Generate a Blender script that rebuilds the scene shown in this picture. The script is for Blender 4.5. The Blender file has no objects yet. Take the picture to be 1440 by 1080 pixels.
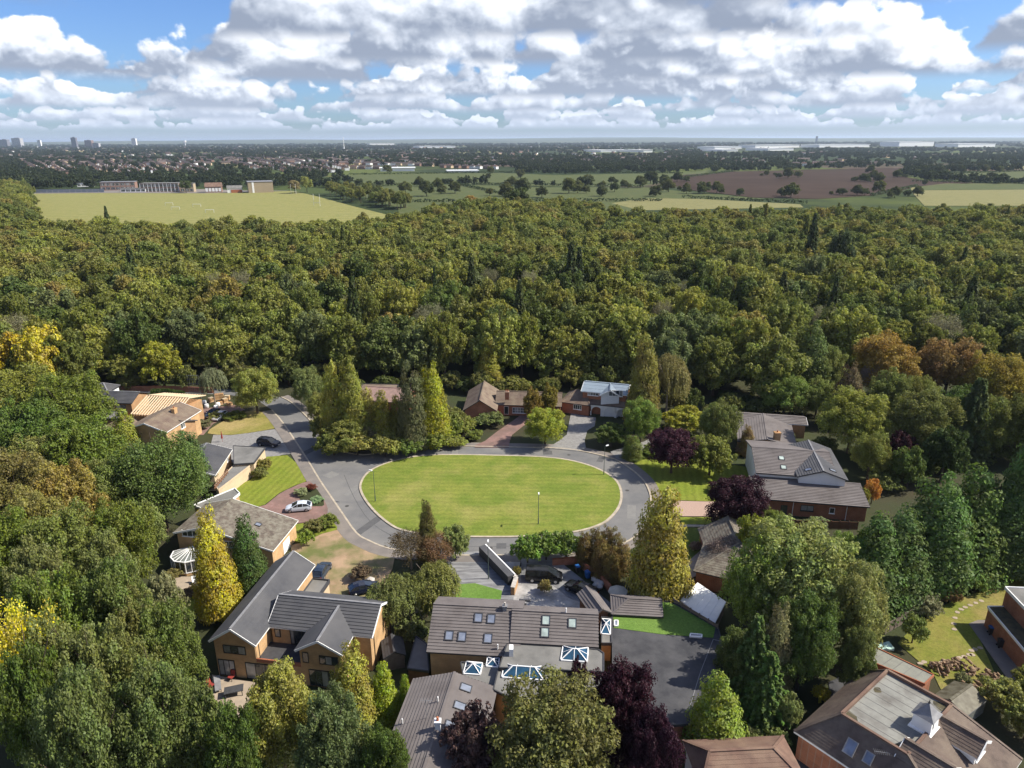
import bpy, math, random
import numpy as np
from mathutils import Vector, Matrix

C = bpy.context.scene
COL = C.collection
R_ = math.radians
rng = np.random.default_rng(7)
random.seed(7)

# ------------------------------------------------------------------ camera
CAM_H, PITCH, ROLL, FOC = 58.0, R_(19.0), R_(-0.2), 1000.0
cd = bpy.data.cameras.new('camera')
cd.sensor_width = 36; cd.lens = 25.0; cd.clip_start = 1; cd.clip_end = 120000
cam = bpy.data.objects.new('camera', cd); COL.objects.link(cam)
cam.matrix_world = Matrix.Translation((0, 0, CAM_H)) @ Matrix.Rotation(R_(90) - PITCH, 4, 'X') @ Matrix.Rotation(ROLL, 4, 'Z')
C.camera = cam

# ------------------------------------------------------------------ light
SUN_EL, SUN_AZ = R_(44), R_(89)          # azimuth clockwise from +Y (the view direction)
sun_vec = Vector((math.cos(SUN_EL)*math.sin(SUN_AZ), math.cos(SUN_EL)*math.cos(SUN_AZ), math.sin(SUN_EL)))
sd = bpy.data.lights.new('sun', 'SUN'); sd.energy = 5.0; sd.angle = R_(0.5); sd.color = (1, .93, .80)
so = bpy.data.objects.new('sun', sd); COL.objects.link(so)
so.rotation_euler = sun_vec.to_track_quat('Z', 'Y').to_euler(); so.location = (60, 0, 90)
C.view_settings.view_transform = 'Standard'; C.view_settings.look = 'None'
C.view_settings.exposure = 0.72; C.view_settings.gamma = 1; C.view_settings.use_curve_mapping = False
C.cycles.max_bounces = 6; C.cycles.diffuse_bounces = 3; C.cycles.glossy_bounces = 3
C.cycles.transmission_bounces = 4; C.cycles.volume_bounces = 0; C.cycles.transparent_max_bounces = 4
C.cycles.caustics_reflective = False; C.cycles.caustics_refractive = False

world = bpy.data.worlds.new('World'); C.world = world; world.use_nodes = True
def build_sky():
    nt = world.node_tree; nt.nodes.clear(); L = nt.links.new
    def nd(t): return nt.nodes.new(t)
    def put(s, v):
        if isinstance(v, bpy.types.NodeSocket): L(v, s)
        elif v is not None: s.default_value = v
    def M(op, a, b=None, c=None, clamp=False):
        n = nd('ShaderNodeMath'); n.operation = op; n.use_clamp = clamp
        for i, v in enumerate((a, b, c)): put(n.inputs[i], v)
        return n.outputs[0]
    def smooth(v, a, b):
        n = nd('ShaderNodeMapRange'); n.interpolation_type = 'SMOOTHSTEP'
        put(n.inputs[0], v); put(n.inputs[1], a); put(n.inputs[2], b); n.inputs[3].default_value = 0; n.inputs[4].default_value = 1
        return n.outputs[0]
    def mix(f, a, b):
        n = nd('ShaderNodeMix'); n.data_type = 'RGBA'; put(n.inputs[0], f); put(n.inputs[6], a); put(n.inputs[7], b); return n.outputs[2]
    def comb(x, y, z):
        n = nd('ShaderNodeCombineXYZ'); put(n.inputs[0], x); put(n.inputs[1], y); put(n.inputs[2], z); return n.outputs[0]
    def noise(v, scale, detail, rough, dist=0.0):
        n = nd('ShaderNodeTexNoise'); n.noise_dimensions = '3D'; L(v, n.inputs['Vector'])
        n.inputs['Scale'].default_value = scale; n.inputs['Detail'].default_value = detail
        n.inputs['Roughness'].default_value = rough; n.inputs['Distortion'].default_value = dist
        return n.outputs['Fac']
    tc = nd('ShaderNodeTexCoord'); sep = nd('ShaderNodeSeparateXYZ'); L(tc.outputs['Generated'], sep.inputs[0])
    dx, dy, dz0 = sep.outputs
    dz = M('MAXIMUM', dz0, 0.004)
    sky = nd('ShaderNodeTexSky'); sky.sky_type = 'NISHITA'; sky.sun_disc = False
    sky.sun_elevation = SUN_EL; sky.sun_rotation = SUN_AZ; sky.air_density = 1.0; sky.dust_density = 0.6; sky.ozone_density = 1.2
    WHITE = (16.2, 16.3, 16.6, 1); GREY = (3.7, 4.4, 5.8, 1); MID = (9.6, 10.4, 11.8, 1)
    hyp = M('SQRT', M('ADD', M('MULTIPLY', dx, dx), M('MULTIPLY', dy, dy)))
    tane = M('DIVIDE', dz0, M('MAXIMUM', hyp, .02))
    ex, ey = M('DIVIDE', dx, hyp), M('DIVIDE', dy, hyp)
    tint = nd('ShaderNodeVectorMath'); tint.operation = 'MULTIPLY'; L(sky.outputs[0], tint.inputs[0]); tint.inputs[1].default_value = (.80, 1.12, 1.75)
    skyc = tint.outputs[0]
    acc, T = None, None
    def scaled(col, f):
        va = nd('ShaderNodeVectorMath'); va.operation = 'SCALE'; L(col, va.inputs[0]); put(va.inputs['Scale'], f); return va.outputs[0]
    def over(a, col):
        nonlocal acc, T
        c = scaled(col, a if T is None else M('MULTIPLY', T, a))
        if acc is None: acc = c
        else:
            ad = nd('ShaderNodeVectorMath'); ad.operation = 'ADD'; L(acc, ad.inputs[0]); L(c, ad.inputs[1]); acc = ad.outputs[0]
        inv = M('SUBTRACT', 1.0, a); T = inv if T is None else M('MULTIPLY', T, inv)
    # cumulus overhead: one sheet seen from below
    s = M('DIVIDE', 1.25, M('MAXIMUM', dz0, .05)); p = comb(M('MULTIPLY_ADD', dx, s, 3.0), M('MULTIPLY_ADD', dy, s, 11.0), 1.2)
    n = noise(p, .55, 5, .55, .2); a = M('MULTIPLY', smooth(n, .50, .58), smooth(dz0, .16, .24))
    over(a, mix(smooth(n, .52, .70), WHITE, GREY))
    def lump(p, sc, det):
        n = noise(p, sc, det, .52, .1)
        v = nd('ShaderNodeTexVoronoi'); v.inputs['Scale'].default_value = sc*4.2; L(p, v.inputs['Vector'])
        return M('MULTIPLY_ADD', v.outputs['Distance'], -.13, M('ADD', n, .062))
    # rows of cumulus, nearest first: flat shaded bases on one level, heaped tops
    for k, (D, cov, seed) in enumerate(CLOUD_ROWS):
        X, Y, Z = M('MULTIPLY', ex, D), M('MULTIPLY', ey, D), M('MULTIPLY', tane, D)
        p = comb(M('ADD', X, seed), Y, M('MULTIPLY', Z, 1.2))
        sc_ = .29 if k < 2 else .36; n = lump(p, sc_, 8)
        big = noise(comb(M('ADD', X, seed*1.7), Y, seed), .16, 2, .5)
        zb = M('MULTIPLY_ADD', big, .3, 1.03)
        h = M('SUBTRACT', Z, zb)
        thr = M('MULTIPLY_ADD', h, .20, .505 - cov)
        thr = M('MULTIPLY_ADD', M('SUBTRACT', big, .5), -.55, thr)
        a = M('MULTIPLY', smooth(M('SUBTRACT', n, thr), 0.0, .035), smooth(h, -.10 - D*.006, .06 + D*.001))
        p2 = comb(M('ADD', X, seed + .22), Y, M('MULTIPLY_ADD', Z, 1.2, .34))
        n2 = noise(p2, sc_, 5, .5, .1)
        lit = M('ADD', M('MULTIPLY', M('SUBTRACT', n, n2), 4.4), M('MULTIPLY_ADD', h, 1.25, -.10))
        if k < 6:
            p3 = comb(M('ADD', X, seed + .05), Y, M('MULTIPLY_ADD', Z, 1.2, .10))
            lit = M('MULTIPLY_ADD', M('SUBTRACT', n, lump(p3, sc_, 8)), 6.5, lit)
        lit = M('MULTIPLY_ADD', M('SUBTRACT', n, thr), -.55, M('ADD', lit, .13))
        col = mix(smooth(lit, -.18, .50), GREY, MID); col = mix(smooth(lit, .22, .95), col, WHITE)
        far = min(1, max(0, (D - 6)/50)); col = mix(far*.72, col, (8.3, 9.5, 11.6, 1))
        over(a, col)
    ad = nd('ShaderNodeVectorMath'); ad.operation = 'ADD'; L(acc, ad.inputs[0]); L(scaled(skyc, T), ad.inputs[1])
    # far clouds melt into the bright horizon air
    f = M('MULTIPLY_ADD', smooth(dz0, .0, .022), .48, .52)
    out = mix(f, (7.8, 9.0, 11.2, 1), ad.outputs[0])
    bg = nd('ShaderNodeBackground'); L(out, bg.inputs[0]); bg.inputs[1].default_value = .053
    o = nd('ShaderNodeOutputWorld'); L(bg.outputs[0], o.inputs[0])
    world.cycles.sampling_method = 'MANUAL'; world.cycles.sample_map_resolution = 512
HAZE = 4.5e-5
CLOUD_ROWS = [(6.2, .025, 140.1), (7.6, .045, 27.0), (9.6, .06, 51.3), (12.5, .11, 8.4), (16.5, .12, 71.9), (22, .13, 33.2), (31, .13, 15.7), (46, .14, 90.4), (72, .16, 60.2)]
build_sky()

# ------------------------------------------------------------------ pixel of the photograph -> point of the place
def ray(x, y):
    u = (x - 720)/FOC; v = (540 - y)/FOC
    c, s = math.cos(ROLL), math.sin(ROLL)
    u, v = c*u - s*v, s*u + c*v
    return Vector((u, math.cos(PITCH) + v*math.sin(PITCH), -math.sin(PITCH) + v*math.cos(PITCH)))
def P(x, y, z=0.0):
    d = ray(x, y); t = (z - CAM_H)/d.z
    return Vector((d.x*t, d.y*t, z))
def depth(p): return p[1]*math.cos(PITCH) + (CAM_H - p[2])*math.sin(PITCH)
def on_plane(x, y, p0, n):
    d = ray(x, y); o = Vector((0, 0, CAM_H))
    return o + d*((p0 - o).dot(n)/d.dot(n))

# ------------------------------------------------------------------ mesh helper
class MB:
    def __init__(s): s.v = []; s.f = []; s.m = []
    def poly(s, pts, m=0):
        i = len(s.v); s.v.extend([tuple(p) for p in pts]); s.f.append(tuple(range(i, i + len(pts)))); s.m.append(m)
    def hexa(s, p, m=0):            # 8 points: bottom ring 0-3, top ring 4-7
        i = len(s.v); s.v.extend([tuple(q) for q in p])
        for q in ((0,3,2,1), (4,5,6,7), (0,1,5,4), (1,2,6,5), (2,3,7,6), (3,0,4,7)):
            s.f.append(tuple(i + k for k in q)); s.m.append(m)
    def box(s, x0, x1, y0, y1, z0, z1, m=0):
        s.hexa([(x0,y0,z0),(x1,y0,z0),(x1,y1,z0),(x0,y1,z0),(x0,y0,z1),(x1,y0,z1),(x1,y1,z1),(x0,y1,z1)], m)
    def bar(s, a, b, w, h, up=Vector((0,0,1)), m=0):
        a = Vector(a); b = Vector(b); d = (b - a).normalized(); sd = d.cross(up)
        if sd.length < 1e-4: sd = d.cross(Vector((1,0,0)))
        sd.normalize(); u = sd.cross(d); sd = sd*w/2; u = u*h/2
        s.hexa([a-sd-u, a+sd-u, b+sd-u, b-sd-u, a-sd+u, a+sd+u, b+sd+u, b-sd+u], m)
    def tube(s, a, b, r0, r1, n=6, m=0, cap=True):
        a = Vector(a); b = Vector(b); d = (b - a).normalized()
        x = d.orthogonal().normalized(); y = d.cross(x); i = len(s.v)
        for c, r in ((a, r0), (b, r1)):
            for k in range(n):
                t = 2*math.pi*k/n; s.v.append(tuple(c + x*r*math.cos(t) + y*r*math.sin(t)))
        for k in range(n):
            q = (k + 1) % n; s.f.append((i+k, i+q, i+n+q, i+n+k)); s.m.append(m)
        if cap:
            s.f.append(tuple(i + n + k for k in range(n))); s.m.append(m)
            s.f.append(tuple(i + n - 1 - k for k in range(n))); s.m.append(m)
    def prism(s, poly, z0, z1, m=0, sides=True):
        n = len(poly); i = len(s.v)
        ar = sum(poly[k][0]*poly[(k+1) % n][1] - poly[(k+1) % n][0]*poly[k][1] for k in range(n))
        if ar < 0: poly = poly[::-1]
        for z in (z0, z1): s.v.extend([(p[0], p[1], z) for p in poly])
        s.f.append(tuple(i + n + k for k in range(n))); s.m.append(m)
        s.f.append(tuple(i + n - 1 - k for k in range(n))); s.m.append(m)
        for k in range(n):
            q = (k + 1) % n; s.f.append((i+k, i+q, i+n+q, i+n+k)); s.m.append(m)
    def build(s, name, mats, parent=None, smooth=False, loc=None):
        me = bpy.data.meshes.new(name); me.from_pydata(s.v, [], s.f)
        if not isinstance(mats, (list, tuple)): mats = [mats]
        for q in mats: me.materials.append(q)
        if len(mats) > 1: me.polygons.foreach_set('material_index', s.m)
        if smooth: me.polygons.foreach_set('use_smooth', [True]*len(s.f))
        me.update()
        o = bpy.data.objects.new(name, me); COL.objects.link(o)
        if parent: o.parent = parent
        if loc is not None: o.location = loc
        return o

def tag(o, label=None, cat=None, group=None, kind=None):
    if label: o['label'] = label
    if cat: o['category'] = cat
    if group: o['group'] = group
    if kind: o['kind'] = kind
    return o
def thing(name, label, cat, loc=(0,0,0), rz=0, group=None):
    o = bpy.data.objects.new(name, None); COL.objects.link(o); o.empty_display_size = .3
    o.location = loc; o.rotation_euler = (0, 0, rz)
    return tag(o, label, cat, group)
def copy_tree(o, parent=None):
    c = o.copy(); COL.objects.link(c)
    if parent: c.parent = parent
    for ch in o.children: copy_tree(ch, c)
    return c

# ------------------------------------------------------------------ materials
def mat(name, c1, c2=None, scale=4.0, rough=.85, detail=5.0, bump=0.0, bscale=None, spec=.3, metal=0.0, c3=None, s3=.4, lo=.35, hi=.65, rnd=0.0, stretch=None):
    m = bpy.data.materials.new(name); m.use_nodes = True; nt = m.node_tree; L = nt.links.new
    b = nt.nodes['Principled BSDF']
    b.inputs['Roughness'].default_value = rough; b.inputs['Metallic'].default_value = metal
    b.inputs['Specular IOR Level'].default_value = spec
    tc = nt.nodes.new('ShaderNodeTexCoord')
    def noise(sc, det):
        n = nt.nodes.new('ShaderNodeTexNoise'); n.inputs['Scale'].default_value = sc; n.inputs['Detail'].default_value = det
        n.inputs['Roughness'].default_value = .6
        if stretch:
            mp = nt.nodes.new('ShaderNodeMapping'); mp.inputs['Scale'].default_value = stretch; L(tc.outputs['Object'], mp.inputs[0]); L(mp.outputs[0], n.inputs['Vector'])
        else: L(tc.outputs['Object'], n.inputs['Vector'])
        return n.outputs['Fac']
    def mixc(f, a, b2):
        n = nt.nodes.new('ShaderNodeMix'); n.data_type = 'RGBA'
        mr = nt.nodes.new('ShaderNodeMapRange'); mr.inputs[1].default_value = lo; mr.inputs[2].default_value = hi; L(f, mr.inputs[0]); L(mr.outputs[0], n.inputs[0])
        for s, v in ((n.inputs[6], a), (n.inputs[7], b2)):
            if isinstance(v, tuple): s.default_value = v + (1,)
            else: L(v, s)
        return n.outputs[2]
    if c2 is None: c2 = tuple(x*.82 for x in c1)
    col = mixc(noise(scale, detail), c1, c2)
    if c3 is not None: col = mixc(noise(s3, 4.0), col, c3)
    if rnd:
        oi = nt.nodes.new('ShaderNodeObjectInfo'); h = nt.nodes.new('ShaderNodeHueSaturation')
        mr = nt.nodes.new('ShaderNodeMapRange'); mr.inputs[3].default_value = 1 - rnd; mr.inputs[4].default_value = 1 + rnd
        L(oi.outputs['Random'], mr.inputs[0]); L(mr.outputs[0], h.inputs['Value']); L(col, h.inputs['Color']); col = h.outputs[0]
    L(col, b.inputs['Base Color'])
    if bump:
        bp = nt.nodes.new('ShaderNodeBump'); bp.inputs['Strength'].default_value = bump; bp.inputs['Distance'].default_value = .1
        L(noise(bscale or scale*6, 4.0), bp.inputs['Height']); L(bp.outputs[0], b.inputs['Normal'])
    return m

def brick_mat(name, c1, c2, mortar):
    m = bpy.data.materials.new(name); m.use_nodes = True; nt = m.node_tree; L = nt.links.new
    b = nt.nodes['Principled BSDF']; b.inputs['Roughness'].default_value = .9; b.inputs['Specular IOR Level'].default_value = .2
    tc = nt.nodes.new('ShaderNodeTexCoord'); sp = nt.nodes.new('ShaderNodeSeparateXYZ'); L(tc.outputs['Object'], sp.inputs[0])
    ad = nt.nodes.new('ShaderNodeMath'); L(sp.outputs[0], ad.inputs[0]); L(sp.outputs[1], ad.inputs[1])
    cb = nt.nodes.new('ShaderNodeCombineXYZ'); L(ad.outputs[0], cb.inputs[0]); L(sp.outputs[2], cb.inputs[1])
    bt = nt.nodes.new('ShaderNodeTexBrick'); L(cb.outputs[0], bt.inputs['Vector'])
    bt.inputs['Scale'].default_value = 1; bt.inputs['Brick Width'].default_value = .225; bt.inputs['Row Height'].default_value = .075
    bt.inputs['Mortar Size'].default_value = .008
    bt.inputs['Color1'].default_value = c1 + (1,); bt.inputs['Color2'].default_value = c2 + (1,); bt.inputs['Mortar'].default_value = mortar + (1,)
    n = nt.nodes.new('ShaderNodeTexNoise'); n.inputs['Scale'].default_value = .9; n.inputs['Detail'].default_value = 5; L(tc.outputs['Object'], n.inputs['Vector'])
    h = nt.nodes.new('ShaderNodeHueSaturation'); L(bt.outputs[0], h.inputs['Color'])
    mr = nt.nodes.new('ShaderNodeMapRange'); mr.inputs[1].default_value = .3; mr.inputs[2].default_value = .7; mr.inputs[3].default_value = .8; mr.inputs[4].default_value = 1.15
    L(n.outputs[0], mr.inputs[0]); L(mr.outputs[0], h.inputs['Value']); L(h.outputs[0], b.inputs['Base Color'])
    return m

def foliage_mat(name, ramp=None):
    """leaf colour = the tree's own colour (object colour, or a ramp over the trees) varied leaf by leaf"""
    m = bpy.data.materials.new(name); m.use_nodes = True; nt = m.node_tree; L = nt.links.new; nt.nodes.clear()
    oi = nt.nodes.new('ShaderNodeObjectInfo')
    if ramp:
        cr = nt.nodes.new('ShaderNodeValToRGB'); e = cr.color_ramp.elements
        while len(e) < len(ramp): e.new(.5)
        for k, c in enumerate(ramp): e[k].position = k/(len(ramp) - 1); e[k].color = c + (1,)
        L(oi.outputs['Random'], cr.inputs[0]); base = cr.outputs[0]
    else: base = oi.outputs['Color']
    at = nt.nodes.new('ShaderNodeAttribute'); at.attribute_name = 'leaf'
    sp = nt.nodes.new('ShaderNodeSeparateColor'); L(at.outputs['Color'], sp.inputs[0])
    h = nt.nodes.new('ShaderNodeHueSaturation'); L(base, h.inputs['Color'])
    def rngm(s, a, b):
        mr = nt.nodes.new('ShaderNodeMapRange'); mr.inputs[3].default_value = a; mr.inputs[4].default_value = b; L(s, mr.inputs[0]); return mr.outputs[0]
    L(rngm(sp.outputs[0], .482, .522), h.inputs['Hue']); L(rngm(sp.outputs[1], .68, 1.34), h.inputs['Value'])
    L(rngm(sp.outputs[2], .8, 1.1), h.inputs['Saturation'])
    d = nt.nodes.new('ShaderNodeBsdfDiffuse'); L(h.outputs[0], d.inputs[0])
    t = nt.nodes.new('ShaderNodeBsdfTranslucent'); L(h.outputs[0], t.inputs[0])
    mx = nt.nodes.new('ShaderNodeMixShader'); mx.inputs[0].default_value = .38; L(d.outputs[0], mx.inputs[1]); L(t.outputs[0], mx.inputs[2])
    g = nt.nodes.new('ShaderNodeBsdfGlossy'); g.inputs['Roughness'].default_value = .5; g.inputs[0].default_value = (.8, .8, .8, 1)
    m2 = nt.nodes.new('ShaderNodeMixShader'); m2.inputs[0].default_value = .010; L(mx.outputs[0], m2.inputs[1]); L(g.outputs[0], m2.inputs[2])
    o = nt.nodes.new('ShaderNodeOutputMaterial'); L(m2.outputs[0], o.inputs[0])
    return m

def grass_mat(name, a, b, c, stripe=0.0, ang=0.0, period=1.6, dry=.5):
    m = bpy.data.materials.new(name); m.use_nodes = True; nt = m.node_tree; L = nt.links.new
    bs = nt.nodes['Principled BSDF']; bs.inputs['Roughness'].default_value = .95; bs.inputs['Specular IOR Level'].default_value = .1
    tc = nt.nodes.new('ShaderNodeTexCoord')
    def noise(sc, det, r=.6):
        n = nt.nodes.new('ShaderNodeTexNoise'); n.inputs['Scale'].default_value = sc; n.inputs['Detail'].default_value = det; n.inputs['Roughness'].default_value = r
        L(tc.outputs['Object'], n.inputs['Vector']); return n.outputs['Fac']
    def mixc(f, x, y, lo, hi):
        n = nt.nodes.new('ShaderNodeMix'); n.data_type = 'RGBA'
        mr = nt.nodes.new('ShaderNodeMapRange'); mr.inputs[1].default_value = lo; mr.inputs[2].default_value = hi; L(f, mr.inputs[0]); L(mr.outputs[0], n.inputs[0])
        for s, v in ((n.inputs[6], x), (n.inputs[7], y)):
            if isinstance(v, tuple): s.default_value = v + (1,)
            else: L(v, s)
        return n.outputs[2]
    col = mixc(noise(.22, 6), a, b, .38, .62)
    col = mixc(noise(.09, 4), col, c, dry, dry + .22)
    h = nt.nodes.new('ShaderNodeHueSaturation'); L(col, h.inputs['Color'])
    mr = nt.nodes.new('ShaderNodeMapRange'); mr.inputs[1].default_value = .3; mr.inputs[2].default_value = .7; mr.inputs[3].default_value = .72; mr.inputs[4].default_value = 1.28
    L(noise(3.0, 6, .75), mr.inputs[0]); val = mr.outputs[0]
    if stripe:
        mp = nt.nodes.new('ShaderNodeMapping'); mp.inputs['Rotation'].default_value = (0, 0, ang); L(tc.outputs['Object'], mp.inputs[0])
        w = nt.nodes.new('ShaderNodeTexWave'); w.inputs['Scale'].default_value = .314/period; w.inputs['Distortion'].default_value = 2.2; w.inputs['Detail'].default_value = 3; w.inputs['Detail Scale'].default_value = .6
        L(mp.outputs[0], w.inputs['Vector'])
        m2 = nt.nodes.new('ShaderNodeMapRange'); m2.inputs[3].default_value = 1 - stripe; m2.inputs[4].default_value = 1 + stripe; L(w.outputs['Fac'], m2.inputs[0])
        mu = nt.nodes.new('ShaderNodeMath'); mu.operation = 'MULTIPLY'; L(val, mu.inputs[0]); L(m2.outputs[0], mu.inputs[1]); val = mu.outputs[0]
    L(val, h.inputs['Value']); L(h.outputs[0], bs.inputs['Base Color'])
    bp = nt.nodes.new('ShaderNodeBump'); bp.inputs['Strength'].default_value = .5; bp.inputs['Distance'].default_value = .12
    L(noise(9, 3), bp.inputs['Height']); L(bp.outputs[0], bs.inputs['Normal'])
    return m

def glass_mat(name, c, rough=.06, spec=.9):
    m = mat(name, c, tuple(x*.6 for x in c), .8, rough, 2.0, spec=spec); return m

TARMAC = mat('tarmac', (.115,.115,.118), (.15,.147,.145), .35, .92, 7, .25, 30, c3=(.185,.178,.168), s3=.12, lo=.38, hi=.72)
PAVE = mat('pavement_tarmac', (.15,.135,.125), (.20,.175,.155), .5, .93, 6, .2, 25)
KERB = mat('kerb_stone', (.42,.36,.28), (.30,.26,.20), 1.2, .9, 6)
BLOCK = mat('red_block_paving', (.20,.115,.10), (.26,.16,.14), 1.6, .9, 8, .3, 20, c3=(.15,.10,.085), s3=.25)
PINKG = mat('pink_gravel', (.40,.28,.22), (.31,.22,.18), 6, .95, 6, .4, 20)
DIRT = mat('bare_earth', (.34,.235,.15), (.25,.175,.105), .35, .95, 8, .4, 6, c3=(.115,.125,.04), s3=.17, lo=.42, hi=.62)
GRAVEL = mat('pale_gravel', (.24,.235,.23), (.17,.165,.16), 2, .95, 7, .3, 20)
DARKPAVE = mat('dark_stone_paving', (.15,.15,.155), (.075,.075,.08), .8, .75, 8, .2, 8, c3=(.24,.24,.245), s3=.35)
SLATEPAVE = mat('streaked_slate_paving', (.235,.235,.24), (.15,.15,.155), 1.0, .8, 8, .2, 5, c3=(.085,.085,.09), s3=.8, lo=.44, hi=.72, stretch=(.35,2.2,1))
COURT = mat('dark_court_surface', (.035,.036,.042), (.060,.060,.066), .5, .85, 7, .2, 8, c3=(.08,.08,.085), s3=.35, lo=.40, hi=.72)  # paler patches put sun dapples through the tree into the colour
SLABS = mat('buff_slabs', (.36,.29,.22), (.28,.23,.18), .9, .9, 6, .2, 9)
WET = mat('pale_stone_paving', (.38,.37,.36), (.20,.195,.19), .7, .7, 8, .2, 6)
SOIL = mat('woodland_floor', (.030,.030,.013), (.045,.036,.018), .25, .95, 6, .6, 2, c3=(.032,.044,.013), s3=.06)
LAWN = grass_mat('oval_lawn', (.118,.160,.026), (.170,.192,.038), (.235,.222,.066), .06, R_(92), 1.4, .50)
LAWN2 = grass_mat('bright_lawn', (.145,.182,.024), (.175,.195,.032), (.22,.20,.055), .09, R_(10), 1.3, .60)
LAWN3 = grass_mat('dry_lawn', (.17,.165,.04), (.23,.20,.06), (.30,.235,.10), .03, R_(40), 1.3, .42)
LAWN4 = grass_mat('garden_lawn', (.13,.155,.025), (.19,.175,.045), (.25,.19,.08), .03, R_(40), 1.3, .50)
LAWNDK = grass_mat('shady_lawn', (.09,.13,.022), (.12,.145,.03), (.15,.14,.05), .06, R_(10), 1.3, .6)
FAKEG = grass_mat('artificial_turf', (.098,.178,.034), (.118,.195,.042), (.15,.19,.06), 0, 0, 1, .65)

SLATE = mat('grey_roof_tile', (.066,.067,.074), (.050,.051,.058), 1.2, .66, 7, .15, 20, spec=.3, c3=(.085,.084,.088), s3=.25)
GREYB = mat('brown_grey_roof_tile', (.130,.114,.110), (.100,.087,.084), 1.3, .75, 7, .15, 20, c3=(.155,.138,.134), s3=.3)
BROWN = mat('brown_roof_tile', (.150,.105,.082), (.105,.075,.060), 1.5, .85, 8, .3, 14, c3=(.19,.150,.11), s3=.5)
REDBR = mat('red_brown_roof_tile', (.145,.082,.062), (.10,.060,.048), 1.2, .85, 8, .3, 14, c3=(.19,.125,.09), s3=.45)
OLDBR = mat('weathered_roof_tile', (.125,.102,.082), (.075,.060,.050), 2.4, .9, 9, .3, 14, c3=(.19,.175,.14), s3=1.3, lo=.40, hi=.66)
PINKR = mat('pinkish_roof_tile', (.30,.20,.17), (.23,.155,.135), 1.2, .9, 6)
FELT = mat('flat_roof_felt', (.145,.142,.135), (.105,.103,.098), .7, .9, 8, .2, 10, c3=(.19,.185,.175), s3=.3)
PFELT = mat('pale_roof_felt', (.225,.225,.205), (.18,.18,.165), .6, .9, 8, .2, 10, c3=(.11,.10,.09), s3=.35, lo=.45, hi=.7)
GFELT = mat('greenish_roof_felt', (.215,.215,.185), (.17,.172,.15), .9, .9, 7, .2, 10)
MOSS = mat('mossy_roof', (.05,.045,.03), (.10,.085,.045), 1.4, .95, 8, .4, 10)
BLUESHT = mat('blue_grey_roof_sheet', (.20,.25,.30), (.17,.21,.26), .5, .5, 5)
YBRICK = brick_mat('yellow_brick', (.50,.30,.135), (.42,.25,.115), (.42,.34,.24))
OBRICK = brick_mat('buff_brick', (.40,.225,.105), (.34,.185,.085), (.34,.27,.19))
RBRICK = brick_mat('red_brick', (.34,.115,.055), (.27,.09,.045), (.30,.22,.17))
CREAM = mat('cream_render', (.55,.43,.29), (.48,.37,.25), .8, .9, 5)
WHITE = mat('white_paint', (.80,.80,.79), (.72,.72,.71), 1.0, .55, 4)
UPVC = mat('white_plastic', (.82,.82,.82), (.76,.76,.76), 1.0, .35, 3, spec=.5)
RENDER = mat('white_render', (.74,.75,.77), (.67,.68,.70), .6, .85, 5)
BLACKF = mat('black_frame', (.018,.018,.02), (.03,.03,.03), 2, .45, 3)
DGREY = mat('dark_grey_trim', (.06,.06,.065), (.045,.045,.05), 2, .6, 3)
GLASS = glass_mat('window_glass', (.035,.045,.055))
SKYG = glass_mat('roof_window_glass', (.22,.25,.32), .12)
SKYG2 = glass_mat('frosted_roof_window_glass', (.42,.50,.46), .2)
BLUEG = glass_mat('blue_lantern_glass', (.03,.085,.145), .06)
PALEG = glass_mat('greenhouse_glass', (.20,.215,.20), .25); MOSSG = mat('mossy_glass', (.13,.12,.085), (.06,.05,.03), 1.6, .6, 7, spec=.3)
WOOD = mat('brown_timber', (.20,.10,.055), (.14,.07,.04), 1.5, .8, 6)
GWOOD = mat('weathered_timber', (.19,.155,.125), (.135,.11,.09), 2.0, .9, 7, .2, 20)
PINE = mat('new_pine_timber', (.66,.53,.37), (.56,.44,.30), 2.0, .75, 5)
LOG = mat('cut_log', (.34,.23,.14), (.15,.10,.065), 3.0, .9, 6, rnd=.3)
BARK = mat('tree_bark', (.085,.062,.045), (.045,.034,.026), 2.5, .95, 7, .5, 12)
PBARK = mat('pale_bark', (.26,.22,.18), (.16,.13,.105), 2.5, .95, 7, .5, 12)
STEEL = mat('grey_green_steel', (.10,.13,.12), (.075,.095,.09), 2, .5, 4, metal=.3)
LEAD = mat('lead_flashing', (.22,.22,.23), (.16,.16,.17), 2, .6, 4)
RUBBER = mat('tyre_rubber', (.016,.016,.017), (.022,.022,.022), 3, .85, 3)
ALLOY = mat('wheel_alloy', (.45,.45,.46), (.38,.38,.39), 3, .3, 3, metal=.8)
BLUEBIN = mat('blue_plastic', (.02,.10,.30), (.018,.085,.25), 2, .45, 3)
BLKBIN = mat('black_plastic', (.02,.02,.022), (.03,.03,.03), 2, .5, 3)
CANVAS = mat('cream_canvas', (.40,.38,.32), (.34,.32,.27), 1.5, .9, 4)
STONE = mat('pale_boulder', (.48,.45,.41), (.34,.31,.28), 2.5, .9, 6, .4, 8)
TERRA = mat('terracotta', (.38,.14,.07), (.30,.11,.06), 2, .8, 4)
WBAG = mat('white_bag_fabric', (.72,.72,.72), (.60,.60,.60), 2, .85, 5, .4, 6)
RED = mat('red_fabric', (.26,.04,.03), (.21,.035,.03), 2, .7, 4)
TARP = mat('pale_green_tarpaulin', (.42,.58,.52), (.36,.50,.45), 1.5, .5, 5, .3, 4)
def paint(n, c): return mat(n, c, tuple(x*.95 for x in c), .8, .22, 2, spec=.6, metal=.15)
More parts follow.
